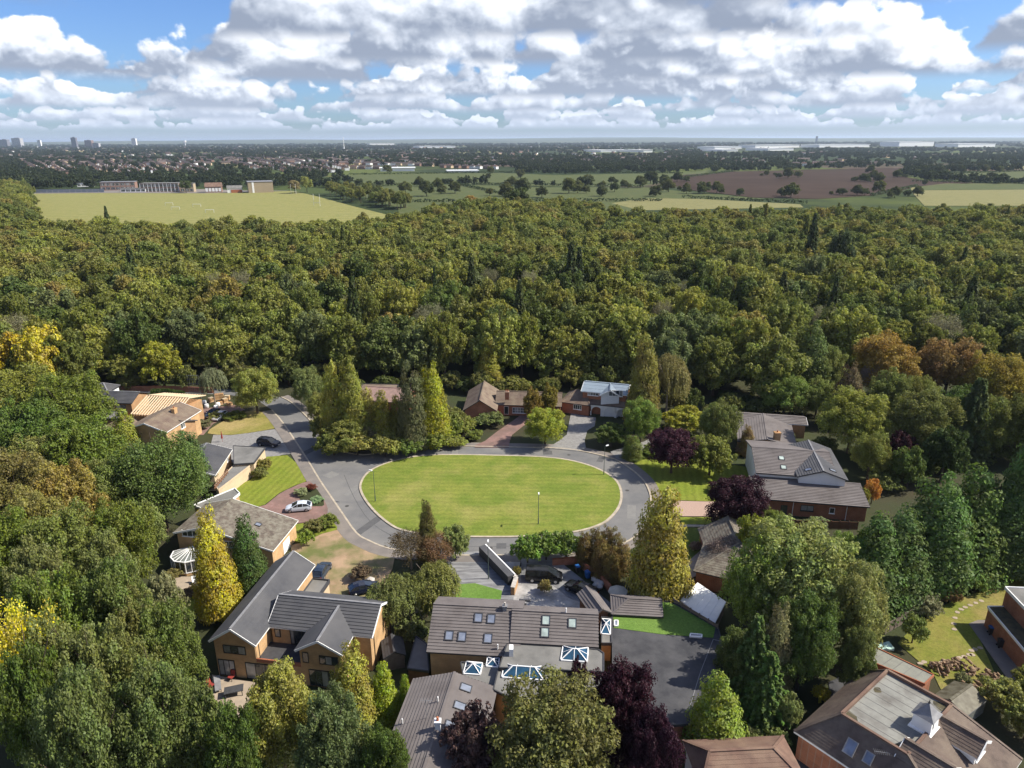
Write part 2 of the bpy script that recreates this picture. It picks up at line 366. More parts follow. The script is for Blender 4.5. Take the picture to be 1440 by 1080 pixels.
P_SILV, P_NAVY, P_BLK, P_DK, P_WHT = paint('silver_paint', (.58,.62,.68)), paint('navy_paint', (.012,.016,.035)), paint('black_paint', (.008,.008,.010)), paint('dark_blue_paint', (.03,.045,.075)), paint('white_car_paint', (.75,.76,.78))
LEAF = foliage_mat('leaf')
# ------------------------------------------------------------------ the ground
def far_ground_mat():
    m = bpy.data.materials.new('far_country'); m.use_nodes = True; nt = m.node_tree; L = nt.links.new
    b = nt.nodes['Principled BSDF']; b.inputs['Roughness'].default_value = 1; b.inputs['Specular IOR Level'].default_value = .05
    tc = nt.nodes.new('ShaderNodeTexCoord')
    v = nt.nodes.new('ShaderNodeTexVoronoi'); v.inputs['Scale'].default_value = .0030; L(tc.outputs['Object'], v.inputs['Vector'])
    sp = nt.nodes.new('ShaderNodeSeparateColor'); L(v.outputs['Color'], sp.inputs[0])
    cr = nt.nodes.new('ShaderNodeValToRGB'); cr.color_ramp.interpolation = 'CONSTANT'; e = cr.color_ramp.elements
    cols = [(.055,.075,.025), (.085,.105,.03), (.045,.06,.025), (.13,.125,.05), (.05,.07,.025), (.10,.075,.055), (.035,.05,.02)]
    while len(e) < len(cols): e.new(.5)
    for k, c in enumerate(cols): e[k].position = k/len(cols); e[k].color = c + (1,)
    L(sp.outputs[0], cr.inputs[0])
    n = nt.nodes.new('ShaderNodeTexNoise'); n.inputs['Scale'].default_value = .0012; n.inputs['Detail'].default_value = 9; n.inputs['Roughness'].default_value = .65; L(tc.outputs['Object'], n.inputs['Vector'])
    mr = nt.nodes.new('ShaderNodeMapRange'); mr.inputs[1].default_value = .46; mr.inputs[2].default_value = .56; L(n.outputs[0], mr.inputs[0])
    mx = nt.nodes.new('ShaderNodeMix'); mx.data_type = 'RGBA'; L(mr.outputs[0], mx.inputs[0]); L(cr.outputs[0], mx.inputs[6]); mx.inputs[7].default_value = (.028,.042,.018,1)
    L(mx.outputs[2], b.inputs['Base Color'])
    return m
def grid(name, xs, ys, z, m, kind='structure', f=None):
    mb = MB(); nx, ny = len(xs), len(ys)
    for y in ys:
        for x in xs: mb.v.append((x, y, z if f is None else f(x, y)))
    for j in range(ny - 1):
        for i in range(nx - 1):
            a = j*nx + i; mb.f.append((a, a+1, a+1+nx, a+nx)); mb.m.append(0)
    return tag(mb.build(name, m, smooth=f is not None), kind=kind)
PATCHD = mat('dark_tarmac_patch', (.075,.075,.078), (.095,.094,.095), 1, .9, 6); PATCHL = mat('pale_tarmac_patch', (.19,.185,.175), (.16,.157,.15), 1, .92, 6); LEADD = mat('iron_cover', (.05,.048,.046), (.07,.065,.06), 4, .6, 4)
half = [0, 40, 80, 120, 170, 230, 300, 400, 550, 750, 1000, 1400, 2000, 3000, 4500, 7000, 11000, 17000, 26000, 42000]
xs = [-x for x in half[:0:-1]] + half
ys = [-300, -200, -100, 0, 40, 80, 120, 160, 200, 250, 300, 370, 450, 550, 700, 900, 1150, 1500, 2000, 2700, 3600, 5000, 7000, 10000, 14000, 20000, 29000, 42000]
grid('ground', xs, ys, 0, far_ground_mat())
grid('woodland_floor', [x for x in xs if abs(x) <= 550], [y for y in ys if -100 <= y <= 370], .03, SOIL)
HILLM = mat('far_hills', (.03,.045,.02), (.055,.075,.03), .0016, 1, 9, spec=.05, c3=(.10,.11,.05), s3=.0006)
def hillz(x, y):
    t = (y - 13000)/17000
    a = math.sin(x*.00021 + 1.3) + .6*math.sin(x*.00057 + y*.0003) + .35*math.sin(x*.0013 + 2 + y*.0007)
    if t <= 0 or t >= 1: return -2
    return max(-2, math.sin(math.pi*t)*(58 + 20*a) + random.uniform(0, 4))
grid('hills', [k*420 for k in range(-72, 73)], [13000 + k*1700 for k in range(11)], 0, HILLM, f=hillz)

def smooth(pts, n=4, closed=True):
    out = []; N = len(pts); rg = range(N if closed else N - 1)
    for i in rg:
        g = lambda k: Vector(pts[k % N]) if closed else Vector(pts[min(max(k, 0), N - 1)])
        p0, p1, p2, p3 = g(i-1), g(i), g(i+1), g(i+2)
        for k in range(n):
            t = k/n
            out.append(.5*((2*p1) + (p2 - p0)*t + (2*p0 - 5*p1 + 4*p2 - p3)*t*t + (3*p1 - p0 - 3*p2 + p3)*t**3))
    if not closed: out.append(Vector(pts[-1]))
    return out
def sheet(name, px, m, z, n=1, z0=-.15, kind='structure'):
    pts = [P(*p) for p in px]
    if n > 1: pts = smooth(pts, n)
    mb = MB(); mb.prism([(p.x, p.y) for p in pts], z0, z); return tag(mb.build(name, m), kind=kind)
def strip(name, pts, a, b, z0, z1, m, closed=False, kind='structure'):
    """ribbon along a line between the offsets a and b to its left"""
    N = len(pts); L_, R__ = [], []
    for i, p in enumerate(pts):
        q0 = pts[(i-1) % N] if closed or i > 0 else p; q1 = pts[(i+1) % N] if closed or i < N-1 else p
        d = Vector((q1.x - q0.x, q1.y - q0.y, 0)).normalized(); nrm = Vector((-d.y, d.x, 0))
        L_.append(p + nrm*a); R__.append(p + nrm*b)
    mb = MB()
    for i in range(N if closed else N - 1):
        j = (i + 1) % N; A, B, D, E = L_[i], L_[j], R__[j], R__[i]
        q = [A, B, D, E] if (B - A).cross(E - A).z > 0 else [E, D, B, A]
        mb.hexa([(p.x, p.y, z0) for p in q] + [(p.x, p.y, z1) for p in q])
    return tag(mb.build(name, m), kind=kind)

road_out = [(383,577),(400,597),(430,642),(450,675),(467,700),(482,722),(502,750),(520,761),(545,771),(580,777),(640,781),(700,781),(760,781),(810,779),(860,770),(893,755),(908,735),(914,715),(914,698),(908,682),(900,672),(886,660),(865,647),(840,640),(810,634),(780,631),(690,629),(620,628),(587,629),(560,632),(535,637),(515,640),(497,639),(478,634),(462,624),(450,610),(432,588),(410,567),(395,559),(365,552),(320,548),(180,544),(180,551),(320,555),(362,563)]
sheet('road', road_out, TARMAC, .05)
wl = smooth([P(*p) for p in road_out[:10]], 3, False)
strip('pavement', wl, -.25, -2.3, -.1, .15, PAVE)
strip('kerb', wl, .05, -.25, -.1, .17, KERB)
wb = smooth([P(*p) for p in road_out[9:18]], 3, False)
wr = smooth([P(*p) for p in road_out[17:29]], 3, False)
wt = smooth([P(*p) for p in road_out[28:39]], 3, False)
for w_ in (wb, wr, wt):
    c = Vector((-4, 108, 0)); d = w_[1] - w_[0]; nn = Vector((-d.y, d.x, 0)); s = 1 if nn.dot(w_[0] - c) > 0 else -1
    strip('pavement', w_, .25*s, 1.9*s, -.1, .14, PAVE); strip('kerb', w_, -.05*s, .25*s, -.1, .17, KERB)
oval = [(507.5,688),(509,678),(515,668.5),(527,659.5),(548,651),(575,644.5),(607,641),(650,640.5),(700,641.5),(740,642.5),(767,644),(797,647.5),(827,655),(851,665.5),(867,678),(873,694),(871,710),(862,724),(846,737),(815,747),(775,752.5),(730,755),(690,755.5),(650,755),(610,753.5),(580,749),(558,743),(540,731),(525,717),(513,701)]
ov = smooth([P(*p) for p in oval], 3)
mb = MB(); mb.prism([(p.x, p.y) for p in ov], -.15, .17); tag(mb.build('oval_lawn', LAWN), kind='structure')
strip('oval_kerb', ov, -.12, .28, -.15, .185, KERB, True)

# left side gardens and drives
sheet('verge_lawn', [(292,610),(305,598),(335,583),(360,578),(383,586),(391,600),(380,604),(350,609),(325,612)], LAWN3, .12, 2)
sheet('grey_driveway', [(296,628),(300,612),(325,612.5),(350,609.5),(382,604.5),(398,603),(412,628),(415,638),(396,640),(368,652),(345,648),(320,652)], GRAVEL, .10)
sheet('striped_lawn', [(331,684),(352,676),(375,643),(404,641),(420,654),(434,676),(412,684),(392,694),(372,710),(354,716),(338,712)], LAWN2, .13)
sheet('red_paved_driveway', [(362,716),(374,711),(393,695.5),(413,685.5),(435,677.5),(444,688),(455,703),(461,716),(458,726),(440,733),(410,738),(388,738)], BLOCK, .155, 2)
sheet('island_bed', [(421,702),(428,690),(440,684),(452,698),(456,711),(448,713),(432,712)], SOIL, .18, 2)
sheet('front_grass', [(392,741),(412,739),(440,734),(459,727),(470,737),(474,746),(450,752),(425,763),(412,760)], LAWN2, .16, 2)
sheet('bare_earth', [(408,768),(430,763),(452,752),(474,746),(488,751),(505,758),(530,772),(556,779),(552,800),(540,826),(520,842),(480,842),(445,842),(428,815),(415,790)], DIRT, .14)
sheet('parking_gravel', [(255,588),(285,575),(330,570),(345,576),(300,596),(286,612),(262,612)], BLOCK, .09)
# the bend garden and drives on the far side
sheet('bungalow_driveway', [(668,627),(682,621),(700,607),(722,592),(738,580),(752,580),(748,592),(735,600),(720,612),(716,624),(716,630),(668,630)], BLOCK, .155)
sheet('arch_house_driveway', [(803,582),(838,588),(836,600),(826,606),(822,620),(824,631),(812,635),(770,631),(784,622),(797,612),(800,596)], GRAVEL, .155)
sheet('side_driveway', [(858,636),(880,629),(905,622),(935,608),(930,622),(905,634),(880,648),(868,646)], GRAVEL, .15)
sheet('right_lawn', [(889,655),(905,640),(935,640),(1000,650),(1068,660),(1062,690),(1030,703),(1000,706),(948,704),(925,696),(915,678)], LAWN2, .13)
sheet('pink_gravel_drive', [(947,705),(1000,706.5),(1030,704),(1045,712),(1045,728),(1000,727),(960,727),(945,722)], PINKG, .15)
sheet('lower_verge', [(955,728),(1000,728),(1040,729),(1030,738),(960,738)], LAWN2, .13)
sheet('white_edging', [(955,738.5),(990,739),(992,742),(955,741.5)], KERB, .15)
sheet('shaded_lawn', [(918,742),(955,742.5),(992,743),(1015,760),(990,790),(960,790),(935,770)], LAWNDK, .12)
sheet('buff_patio', [(962,796),(985,775),(1000,781),(985,806),(972,815)], SLABS, .17)
# gardens in front of and beside the big grey-roofed house
sheet('front_patio', [(637,778),(684,776),(725,812),(722,845),(640,838),(620,815),(628,790)], SLATEPAVE, .13)
sheet('stone_driveway', [(684,781),(734,782),(730,800),(735,795),(786,790),(835,835),(862,852),(850,866),(712,850),(724,815)], WET, .12)
sheet('dark_driveway', [(733,783),(786,790),(818,815),(862,852),(845,858),(800,842),(775,822),(733,822)], DARKPAVE, .15)
sheet('front_turf', [(641,823),(668,821.5),(706,832),(704,846),(641,846)], FAKEG, .17)
sheet('back_patio', [(298,950),(420,972),(415,1005),(330,1010),(300,985)], SLABS, .14)
sheet('conservatory_garden', [(236,812),(270,812),(290,820),(300,840),(262,832),(240,826)], SLABS, .15)
sheet('left_back_lawn', [(240,829),(268,835),(300,842),(296,862),(262,858)], LAWN2, .12)
# bottom right
sheet('garden_lawn', [(1262,905),(1285,882),(1318,858),(1340,845),(1385,830),(1440,815),(1500,820),(1500,870),(1392,870),(1366,876),(1380,905),(1402,955),(1398,985),(1330,985),(1312,948),(1285,925)], LAWN4, .10)
sheet('brick_path', [(1362,878),(1375,873),(1398,873),(1440,935),(1440,975),(1416,955)], PAVE, .13)
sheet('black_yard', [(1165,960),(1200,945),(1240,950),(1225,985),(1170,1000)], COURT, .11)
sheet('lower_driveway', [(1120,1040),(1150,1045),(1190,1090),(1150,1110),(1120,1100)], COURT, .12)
sheet('side_path', [(1400,975),(1425,958),(1432,962),(1410,985)], GRAVEL, .12)
for (x, y) in [(1343,927),(1349,926),(1356,924.5),(1363,922),(1366,916),(1367,922),(1371,914),(1378,912),(1327,930),(1324,933),(1299,932),(1294,934),(1341,878),(1343,870),(1346,862),(1351,858),(1357,855),(1364,852),(1372,849),(1380,846),(1342,886)]:
    mb = MB(); p = P(x, y); a = random.uniform(0, 3)
    mb.prism([(p.x + .36*math.cos(a + k*1.05)*random.uniform(.8,1.15), p.y + .28*math.sin(a + k*1.05)*random.uniform(.8,1.15)) for k in range(6)], .02, .14)
    s_ = mb.build('stepping_stone', SLABS); s_.parent = bpy.data.objects['garden_lawn']

# far fields
FGREEN = grass_mat('pasture', (.062,.080,.028), (.078,.092,.034), (.10,.104,.042), 0, 0, 1, .5)  # pasture green darkened to stand in for cloud shade
FYEL = grass_mat('playing_field_grass', (.185,.185,.058), (.22,.208,.078), (.145,.165,.048), .07, R_(85), 14, .55)
FWHEAT = grass_mat('stubble', (.165,.160,.066), (.19,.178,.076), (.115,.125,.05), .04, R_(60), 10, .55)
PLOUGH = mat('ploughed_soil', (.044,.029,.022), (.036,.024,.018), .02, 1, 7, spec=.05, c3=(.056,.038,.029), s3=.008)  # soil darkened too, cloud shade put into its colour
def field(name, px, m, z): return sheet(name, px, m, z, 1, -1)
field('playing_field', [(22,318),(30,290),(48,272.5),(150,271.5),(285,272),(385,269.5),(412,268.5),(445,276),(500,291),(560,306),(420,330),(30,335)], FYEL, .12)
field('school_yard', [(46,272.3),(60,268),(150,266),(290,266),(345,268),(410,268),(290,271.8),(150,271.3)], PAVE, .08)
field('pasture', [(478,246),(700,243),(780,246),(960,243),(1010,238),(960,252),(900,262),(760,262),(640,258),(500,262)], FGREEN, .10)
field('pasture', [(480,264),(640,259),(760,263.5),(905,263.5),(990,272),(1080,280),(900,283),(560,292),(520,280)], FGREEN, .14)
field('pasture', [(560,285),(700,284),(900,284),(930,290),(850,305),(560,308)], FGREEN, .18)
field('stubble_field', [(908,279),(985,280),(1125,287.5),(1130,292),(900,296),(860,286)], FWHEAT, .22)
field('ploughed_field', [(925,255),(962,246),(1030,241.5),(1150,238.5),(1240,236.5),(1285,236.5),(1262,247),(1300,254),(1380,256.5),(1290,262),(1268,268),(1225,275),(1150,280),(1060,278),(975,268)], PLOUGH, .26)
field('green_field', [(1275,247.5),(1330,243),(1440,241),(1560,240),(1560,262),(1440,257.5),(1380,255)], FGREEN, .30)
field('pale_field', [(1280,264),(1330,258.5),(1440,258.8),(1560,262),(1560,290),(1300,290),(1285,274)], FWHEAT, .34)
field('green_field', [(1286,263.5),(1330,259),(1440,259.3),(1560,262),(1560,268),(1440,267),(1290,268)], FGREEN, .5)
field('far_stubble_field', [(1290,235),(1340,232),(1345,237),(1300,238)], FWHEAT, .38)
field('far_stubble_field', [(1410,234),(1500,232),(1500,238),(1412,238)], FWHEAT, .38)

for k, (x, y, w, l, a) in enumerate([(440,632,1.6,5.5,60),(466,668,2.2,2.2,55),(520,738,1.4,7,62),(600,767,3.5,1.3,-3),(705,768,1.5,1.5,0),(640,635,5,1.2,2),(770,637,1.8,1.8,0),(888,720,1.4,4.5,80),(845,646,2.6,1.2,-20),(495,690,1.2,4,64)]):
    p = P(x, y); c, s_ = math.cos(R_(a)), math.sin(R_(a)); mb = MB()
    mb.prism([(p.x + u*c - v*s_, p.y + u*s_ + v*c) for u, v in ((-l/2,-w/2),(l/2,-w/2),(l/2,w/2),(-l/2,w/2))], -.05, .056); tag(mb.build('road_patch', [PATCHD, PATCHL][k % 2]), kind='structure')
for (x, y) in [(452,652),(488,712),(548,757),(690,771),(620,634),(800,640),(882,690),(470,632)]:
    p = P(x, y); mb = MB(); mb.tube((p.x, p.y, 0), (p.x, p.y, .058), .34, .34, 14); tag(mb.build('drain_cover', LEADD, bpy.data.objects['road']))
PTS = [P(x, y) for x, y in [(484,668),(498,700),(522,735),(560,757),(610,767),(690,769),(760,767)]]
strip('road_joint', smooth(PTS, 3, False), -.05, .05, 0, .057, PATCHD)
# ------------------------------------------------------------------ houses
def slope(mb, a, b, c, d, course=.40, th=.07):
    """tile courses from the eave a-b up to the ridge d-c, each stepping over the one below"""
    a, b, c, d = map(Vector, (a, b, c, d)); n = (b - a).cross((d if (d - a).length > .01 else c) - a).normalized()
    if n.z < 0: n = -n
    Lh = max(((a + b)/2 - (c + d)/2).length, .1); N = max(1, round(Lh/course))
    for i in range(N):
        t0, t1 = i/N, (i + 1)/N
        a0, b0, a1, b1 = a.lerp(d, t0), b.lerp(c, t0), a.lerp(d, t1), b.lerp(c, t1)
        if (a1 - b1).length < .02: mb.poly([a0 + n*th, b0 + n*th, b1 + n*.004])
        else: mb.poly([a0 + n*th, b0 + n*th, b1 + n*.004, a1 + n*.004])
        mb.poly([a0, b0, b0 + n*th, a0 + n*th])
        for q0, q1 in ((a0, a1), (b1, b0)): mb.poly([q0, q0 + n*th, q1 + n*.004])

GLASSM = glass_mat('window_glass_with_blind', (.16,.17,.18), .12); GLASSL = glass_mat('window_glass_with_curtain', (.33,.33,.33), .15)
class Blk:
    pass
def gblock(H, e1, e2, W, ze, zr, roof=SLATE, wall=YBRICK, zb=0.0, over=.35, h1=0, h2=0, r=.5, zback=None, L=None, course=.40, fascia=DGREY, px=True, ang=None, mono=False, cap=True):
    """one roofed block: front eave from e1 to e2, W deep to the left of that line, ridge at r*W; every vertex in the house's frame"""
    B = Blk(); o = Vector(H.location)
    p1 = P(e1[0], e1[1], ze) if px else Vector((e1[0], e1[1], ze))
    p2 = P(e2[0], e2[1], ze) if px else Vector((e2[0], e2[1], ze))
    d = Vector((p2.x - p1.x, p2.y - p1.y)); A = math.atan2(d.y, d.x) if ang is None else R_(ang)
    if L is None: L = d.length
    if zback is None: zback = zr if mono else ze
    if mono: r = 1.0
    ca, sa = math.cos(A), math.sin(A)
    def pt(x, y, z): return Vector((p1.x + x*ca - y*sa - o.x, p1.y + x*sa + y*ca - o.y, z - o.z))
    B.pt = pt; B.L, B.W, B.ze, B.zr, B.zback, B.over, B.H, B.r = L, W, ze, zr, zback, over, H, r
    B.dir = Vector((ca, sa, 0)); B.nrm = Vector((-sa, ca, 0)); B.o = o
    ry = r*W
    def rz(y): return ze + (zr - ze)*y/ry if y <= ry else zback + (zr - zback)*(W - y)/(W - ry)
    # walls
    y0, y1, x0, x1 = over, W - (over if not mono else .05), over, L - over
    prof = [(y0, zb), (y0, rz(y0) - .14)]
    if not mono and not (h1 and h2): prof += [(ry, zr - .16)]
    prof += [(y1, rz(y1) - .14), (y1, zb)]
    if h1 or h2: prof = [(y0, zb), (y0, rz(y0) - .14), (y1, rz(y1) - .14), (y1, zb)]
    mb = MB(); n = len(prof)
    for x in (x0, x1): mb.v.extend([tuple(pt(x, y, z)) for y, z in prof])
    mb.f.append(tuple(range(n))); mb.f.append(tuple(range(2*n - 1, n - 1, -1)))
    for k in range(n):
        q = (k + 1) % n; mb.f.append((k, n + k, n + q, q))
    if (h1 or h2) and not (h1 and h2):          # the gable left on one side of a half hipped block
        xg = x0 if not h1 else x1 - .2
        mb.v.extend([tuple(pt(xx, y, z)) for xx in (xg, xg + .2) for y, z in ((y0, rz(y0) - .15), (y1, rz(y1) - .15), (ry, zr - .16))])
        i = 2*n; mb.f += [(i, i+1, i+2), (i+5, i+4, i+3), (i, i+3, i+4, i+1), (i+1, i+4, i+5, i+2), (i+2, i+5, i+3, i)]
    mb.m = [0]*len(mb.f)
    B.wall = mb.build('wall', wall, H)
    # roof body and the tile courses on it
    ra, rb = pt(h1, ry, zr), pt(L - h2, ry, zr)
    f0, f1, b0, b1 = pt(0, 0, ze), pt(L, 0, ze), pt(0, W, zback), pt(L, W, zback)
    mb = MB(); t = Vector((0, 0, .16))
    def slab(q):
        q = [Vector(p) for p in q]; m = len(q); lo = [p - t for p in q]; up = [p - Vector((0,0,.012)) for p in q]
        i = len(mb.v); mb.v.extend([tuple(p) for p in lo + up])
        mb.f.append(tuple(i + m + k for k in range(m))); mb.f.append(tuple(i + m - 1 - k for k in range(m)))
        for k in range(m):
            qn = (k + 1) % m; mb.f.append((i+k, i+qn, i+m+qn, i+m+k))
        mb.m += [0]*(m + 2)
    slab([f0, f1, rb, ra])
    if not mono: slab([b1, b0, ra, rb])
    if h1: slab([b0, f0, ra])
    if h2: slab([f1, b1, rb])
    B.roof = mb.build('roof', fascia, H)
    th = .07 if roof in (SLATE, GREYB) else .03
    mt = MB(); slope(mt, f0, f1, rb, ra, course, th)
    if not mono: slope(mt, b1, b0, ra, rb, course, th)
    if h1: slope(mt, b0, f0, ra, ra, course, th)
    if h2: slope(mt, f1, b1, rb, rb, course, th)
    B.tiles = tag(mt.build('roof_tiles', roof, B.roof), kind='stuff')
    if cap:
        mc = MB(); up = Vector((0, 0, .05)); mc.bar(ra + up, rb + up, .26, .09)
        if h1: mc.bar(f0 + up, ra + up, .24, .08); mc.bar(b0 + up, ra + up, .24, .08)
        if h2: mc.bar(f1 + up, rb + up, .24, .08); mc.bar(b1 + up, rb + up, .24, .08)
        mc.build('ridge_cap', LEAD if roof is SLATE else roof, B.roof)
    if fascia is WHITE and not (h1 and h2):
        e = Vector((0, 0, -.09))
        for (q0, q1, q2, use, s) in ((f0, ra, b0, not h1, -1), (f1, rb, b1, not h2, 1)):
            if not use: continue
            of = B.dir*(.03*s); mf = MB(); mf.bar(q0 + e + of, q1 + e + of, .06, .26)
            if not mono: mf.bar(q1 + e + of, q2 + e + of, .06, .26)
            mf.build('bargeboard', WHITE, B.roof)
    # planes for placing things by sight
    B.planes = {'F': (f0 + o, (f1 - f0).cross(ra - f0).normalized()), 'B': (b1 + o, (b0 - b1).cross(rb - b1).normalized()),
                'wF': (pt(0, over, 0) + o, -B.nrm), 'wB': (pt(0, W - over, 0) + o, B.nrm),
                'wL': (pt(over, 0, 0) + o, -B.dir), 'wR': (pt(L - over, 0, 0) + o, B.dir)}
    return B

def window(H, c, xd, n, w, h, frame=UPVC, glass=GLASS, bars=1, name='window', sill=True, cross=0):
    """c: centre on the wall in the house's frame"""
    c = Vector(c); xd = Vector(xd).normalized(); n = Vector(n).normalized(); u = n.cross(xd).normalized()
    if u.z < 0: u = -u
    mb = MB(); t = .07
    def b(x0, x1, y0, y1, d0=-.05, d1=.05):
        q = [c + xd*x + u*y + n*d for d in (d0, d1) for x, y in ((x0, y0), (x1, y0), (x1, y1), (x0, y1))]
        mb.hexa(q)
    b(-w/2, w/2, -h/2, -h/2 + t); b(-w/2, w/2, h/2 - t, h/2)
    b(-w/2, -w/2 + t, -h/2 + t, h/2 - t); b(w/2 - t, w/2, -h/2 + t, h/2 - t)
    for k in range(bars):
        x = -w/2 + w*(k + 1)/(bars + 1); b(x - .03, x + .03, -h/2 + t, h/2 - t, -.05, .04)
    for k in range(cross):
        y = -h/2 + h*(k + 1)/(cross + 1); b(-w/2 + t, w/2 - t, y - .025, y + .025, -.05, .035)
    f = mb.build(name, frame, H)
    for k in range(bars + 1):
        xa, xb = -w/2 + t + (w - 2*t)*k/(bars + 1), -w/2 + t + (w - 2*t)*(k + 1)/(bars + 1)
        mb = MB(); mb.poly([c + xd*x + u*y + n*.012 for x, y in ((xa, -h/2 + t), (xb, -h/2 + t), (xb, h/2 - t), (xa, h/2 - t))])
        mb.build('pane', random.choice([GLASS, GLASS, GLASSM, GLASSL]) if glass is GLASS and w < 6 else glass, f)
    if sill:
        mb = MB(); y = -h/2 - .05
        mb.hexa([c + xd*x + u*(y + yy) + n*d for d in (0, .13) for x, yy in ((-w/2 - .06, -.04), (w/2 + .06, -.04), (w/2 + .06, .04), (-w/2 - .06, .04))])
        mb.build('sill', frame, f)
    return f
def win_px(B, face, x, y, w, h, **k):
    p0, n = B.planes['w' + face]; c = on_plane(x, y, p0, n) - B.o
    return window(B.H, c, B.dir if face in 'FB' else B.nrm, n, w, h, **k)
def roof_window(B, x, y, w=.85, h=1.1, face='F', glass=SKYG, frame=DGREY):
    p0, n = B.planes[face]; c = on_plane(x, y, p0, n) - B.o; xd = B.dir
    u = n.cross(xd).normalized()
    mb = MB(); t = .09; c = c + n*.05
    def b(x0, x1, y0, y1): mb.hexa([c + xd*a + u*e + n*d for d in (-.06, .10) for a, e in ((x0, y0), (x1, y0), (x1, y1), (x0, y1))])
    b(-w/2, w/2, -h/2, -h/2 + t); b(-w/2, w/2, h/2 - t, h/2); b(-w/2, -w/2 + t, -h/2 + t, h/2 - t); b(w/2 - t, w/2, -h/2 + t, h/2 - t)
    f = mb.build('roof_window', frame, B.H)
    mb = MB(); mb.poly([c + xd*a + u*e + n*.05 for a, e in ((-w/2 + t, -h/2 + t), (w/2 - t, -h/2 + t), (w/2 - t, h/2 - t), (-w/2 + t, h/2 - t))]); mb.build('pane', glass, f)
    return f
def flat_roof(H, px, z, m=FELT, wall=YBRICK, z0=0.0, par=.12, trim=DGREY, inset=.15, name='flat_roof', world=None):
    o = Vector(H.location); pts = [(P(x, y, z) if world is None else Vector((x, y, z))) - o for x, y in px]
    c = sum(pts, Vector())/len(pts)
    mb = MB(); mb.prism([((p - c)*(1 - inset/((p - c).length + .01)) + c).to_2d() for p in pts], z0, z - .18); mb.build('wall', wall, H)
    mb = MB(); mb.prism([p.to_2d() for p in pts], z - .2, z); r = mb.build(name, m, H)
    if par:
        mb = MB(); n = len(pts)
        for k in range(n):
            a, b = pts[k], pts[(k + 1) % n]; mb.bar((a.x, a.y, z - .06), (b.x, b.y, z - .06), .12, .28 + par)
        mb.build('roof_edge', trim, r)
    return r
def chimney(parent, p, w, d, z0, z1, m=RBRICK, rot=0, pots=1, potm=TERRA):
    mb = MB(); c, s = math.cos(rot), math.sin(rot)
    def rect(a, b): return [(p[0] + x*c - y*s, p[1] + x*s + y*c) for x, y in ((-a/2, -b/2), (a/2, -b/2), (a/2, b/2), (-a/2, b/2))]
    mb.prism(rect(w, d), z0, z1); mb.prism(rect(w + .12, d + .12), z1 - .22, z1 + .02)
    ch = mb.build('chimney', m, parent)
    for k in range(pots):
        q = (p[0] + ((k + .5)/pots - .5)*w*c*.9, p[1] + ((k + .5)/pots - .5)*w*s*.9); mb = MB()
        mb.tube((q[0], q[1], z1), (q[0], q[1], z1 + .4), .13, .11, 8); mb.build('chimney_pot', potm, ch)
    return ch
def house(name, label, px, z=0, cat='house'):
    p = P(px[0], px[1], 0); return thing(name, label, cat, (p.x, p.y, 0))
def lantern(H, px, z, m=UPVC, ridge=True, n=2, hgt=.75, label=None):
    """glazed roof lantern: px corners front-left, front-right, back-right, back-left"""
    o = Vector(H.location); q = [P(x, y, z) - o for x, y in px]
    e = .14; up = Vector((0, 0, hgt))
    mb = MB()
    for k in range(4): mb.bar(q[k] + Vector((0,0,e/2)), q[(k+1) % 4] + Vector((0,0,e/2)), .16, e)
    l0, l1 = (q[0] + q[3])/2, (q[1] + q[2])/2; d = (l1 - l0); half = min((q[0] - q[3]).length/2, d.length/2); dn = d.normalized()
    if d.length < (q[0] - q[3]).length*1.05: r0 = r1 = (l0 + l1)/2 + up
    else: r0, r1 = l0 + dn*half + up, l1 - dn*half + up
    if (r1 - r0).length > .05: mb.bar(r0, r1, .11, .09)
    for c_, r in ((q[0], r0), (q[3], r0), (q[1], r1), (q[2], r1)): mb.bar(c_ + Vector((0,0,e)), r, .085, .07)
    for c_, r in ((l0, r0), (l1, r1)): mb.bar(c_ + Vector((0,0,e)), r, .06, .06)
    for k in range(1, n):
        t = k/n
        for A_, B_ in ((q[0], q[1]), (q[3], q[2])):
            f_ = A_.lerp(B_, t) + Vector((0,0,e)); s = max(0, min(1, (f_ - r0).dot(dn)/max((r1 - r0).length, .01))); mb.bar(f_, r0.lerp(r1, s), .065, .06)
    L_ = mb.build('roof_lantern', m, H)
    dz = Vector((0, 0, e - .02)); dr = Vector((0, 0, -.02))
    for pts in ([q[0], q[1], r1, r0], [q[2], q[3], r0, r1], [q[3], q[0], r0], [q[1], q[2], r1]):
        mb = MB(); pp = [pts[0] + dz, pts[1] + dz] + [p + dr for p in pts[2:]]
        if len(pp) == 4 and (pp[2] - pp[3]).length < .02: pp = pp[:3]
        mb.poly(pp); mb.build('pane', BLUEG, L_)
    return L_

# --- yellow brick house with long grey roofs (foreground left)
H4 = thing('brick_house', 'yellow brick house with grey tiled roofs round a dark first-floor terrace', 'house', (-34.0, 66.3, 0))
A4 = -9; c4, s4 = math.cos(R_(A4)), math.sin(R_(A4))
def l4(x, y): return (-34.0 + x*c4 - y*s4, 66.3 + x*s4 + y*c4)
b_left = gblock(H4, l4(5.6, -.35), l4(5.6, 15.6), 5.6, 5.0, 6.9, SLATE, YBRICK, px=False, fascia=WHITE)
b_mid = gblock(H4, l4(5.25, 2.95), l4(17.9, 2.95), 7.0, 5.0, 6.9, SLATE, YBRICK, px=False, fascia=WHITE)
b_rt = gblock(H4, l4(15.7, -.35), l4(15.7, 7.0), 5.5, 5.0, 6.55, SLATE, YBRICK, px=False, fascia=WHITE)
def q4(x, y, z): p = l4(x, y); return Vector((p[0] + 34.0, p[1] - 66.3, z))
d4, n4 = Vector((c4, s4, 0)), Vector((s4, -c4, 0))
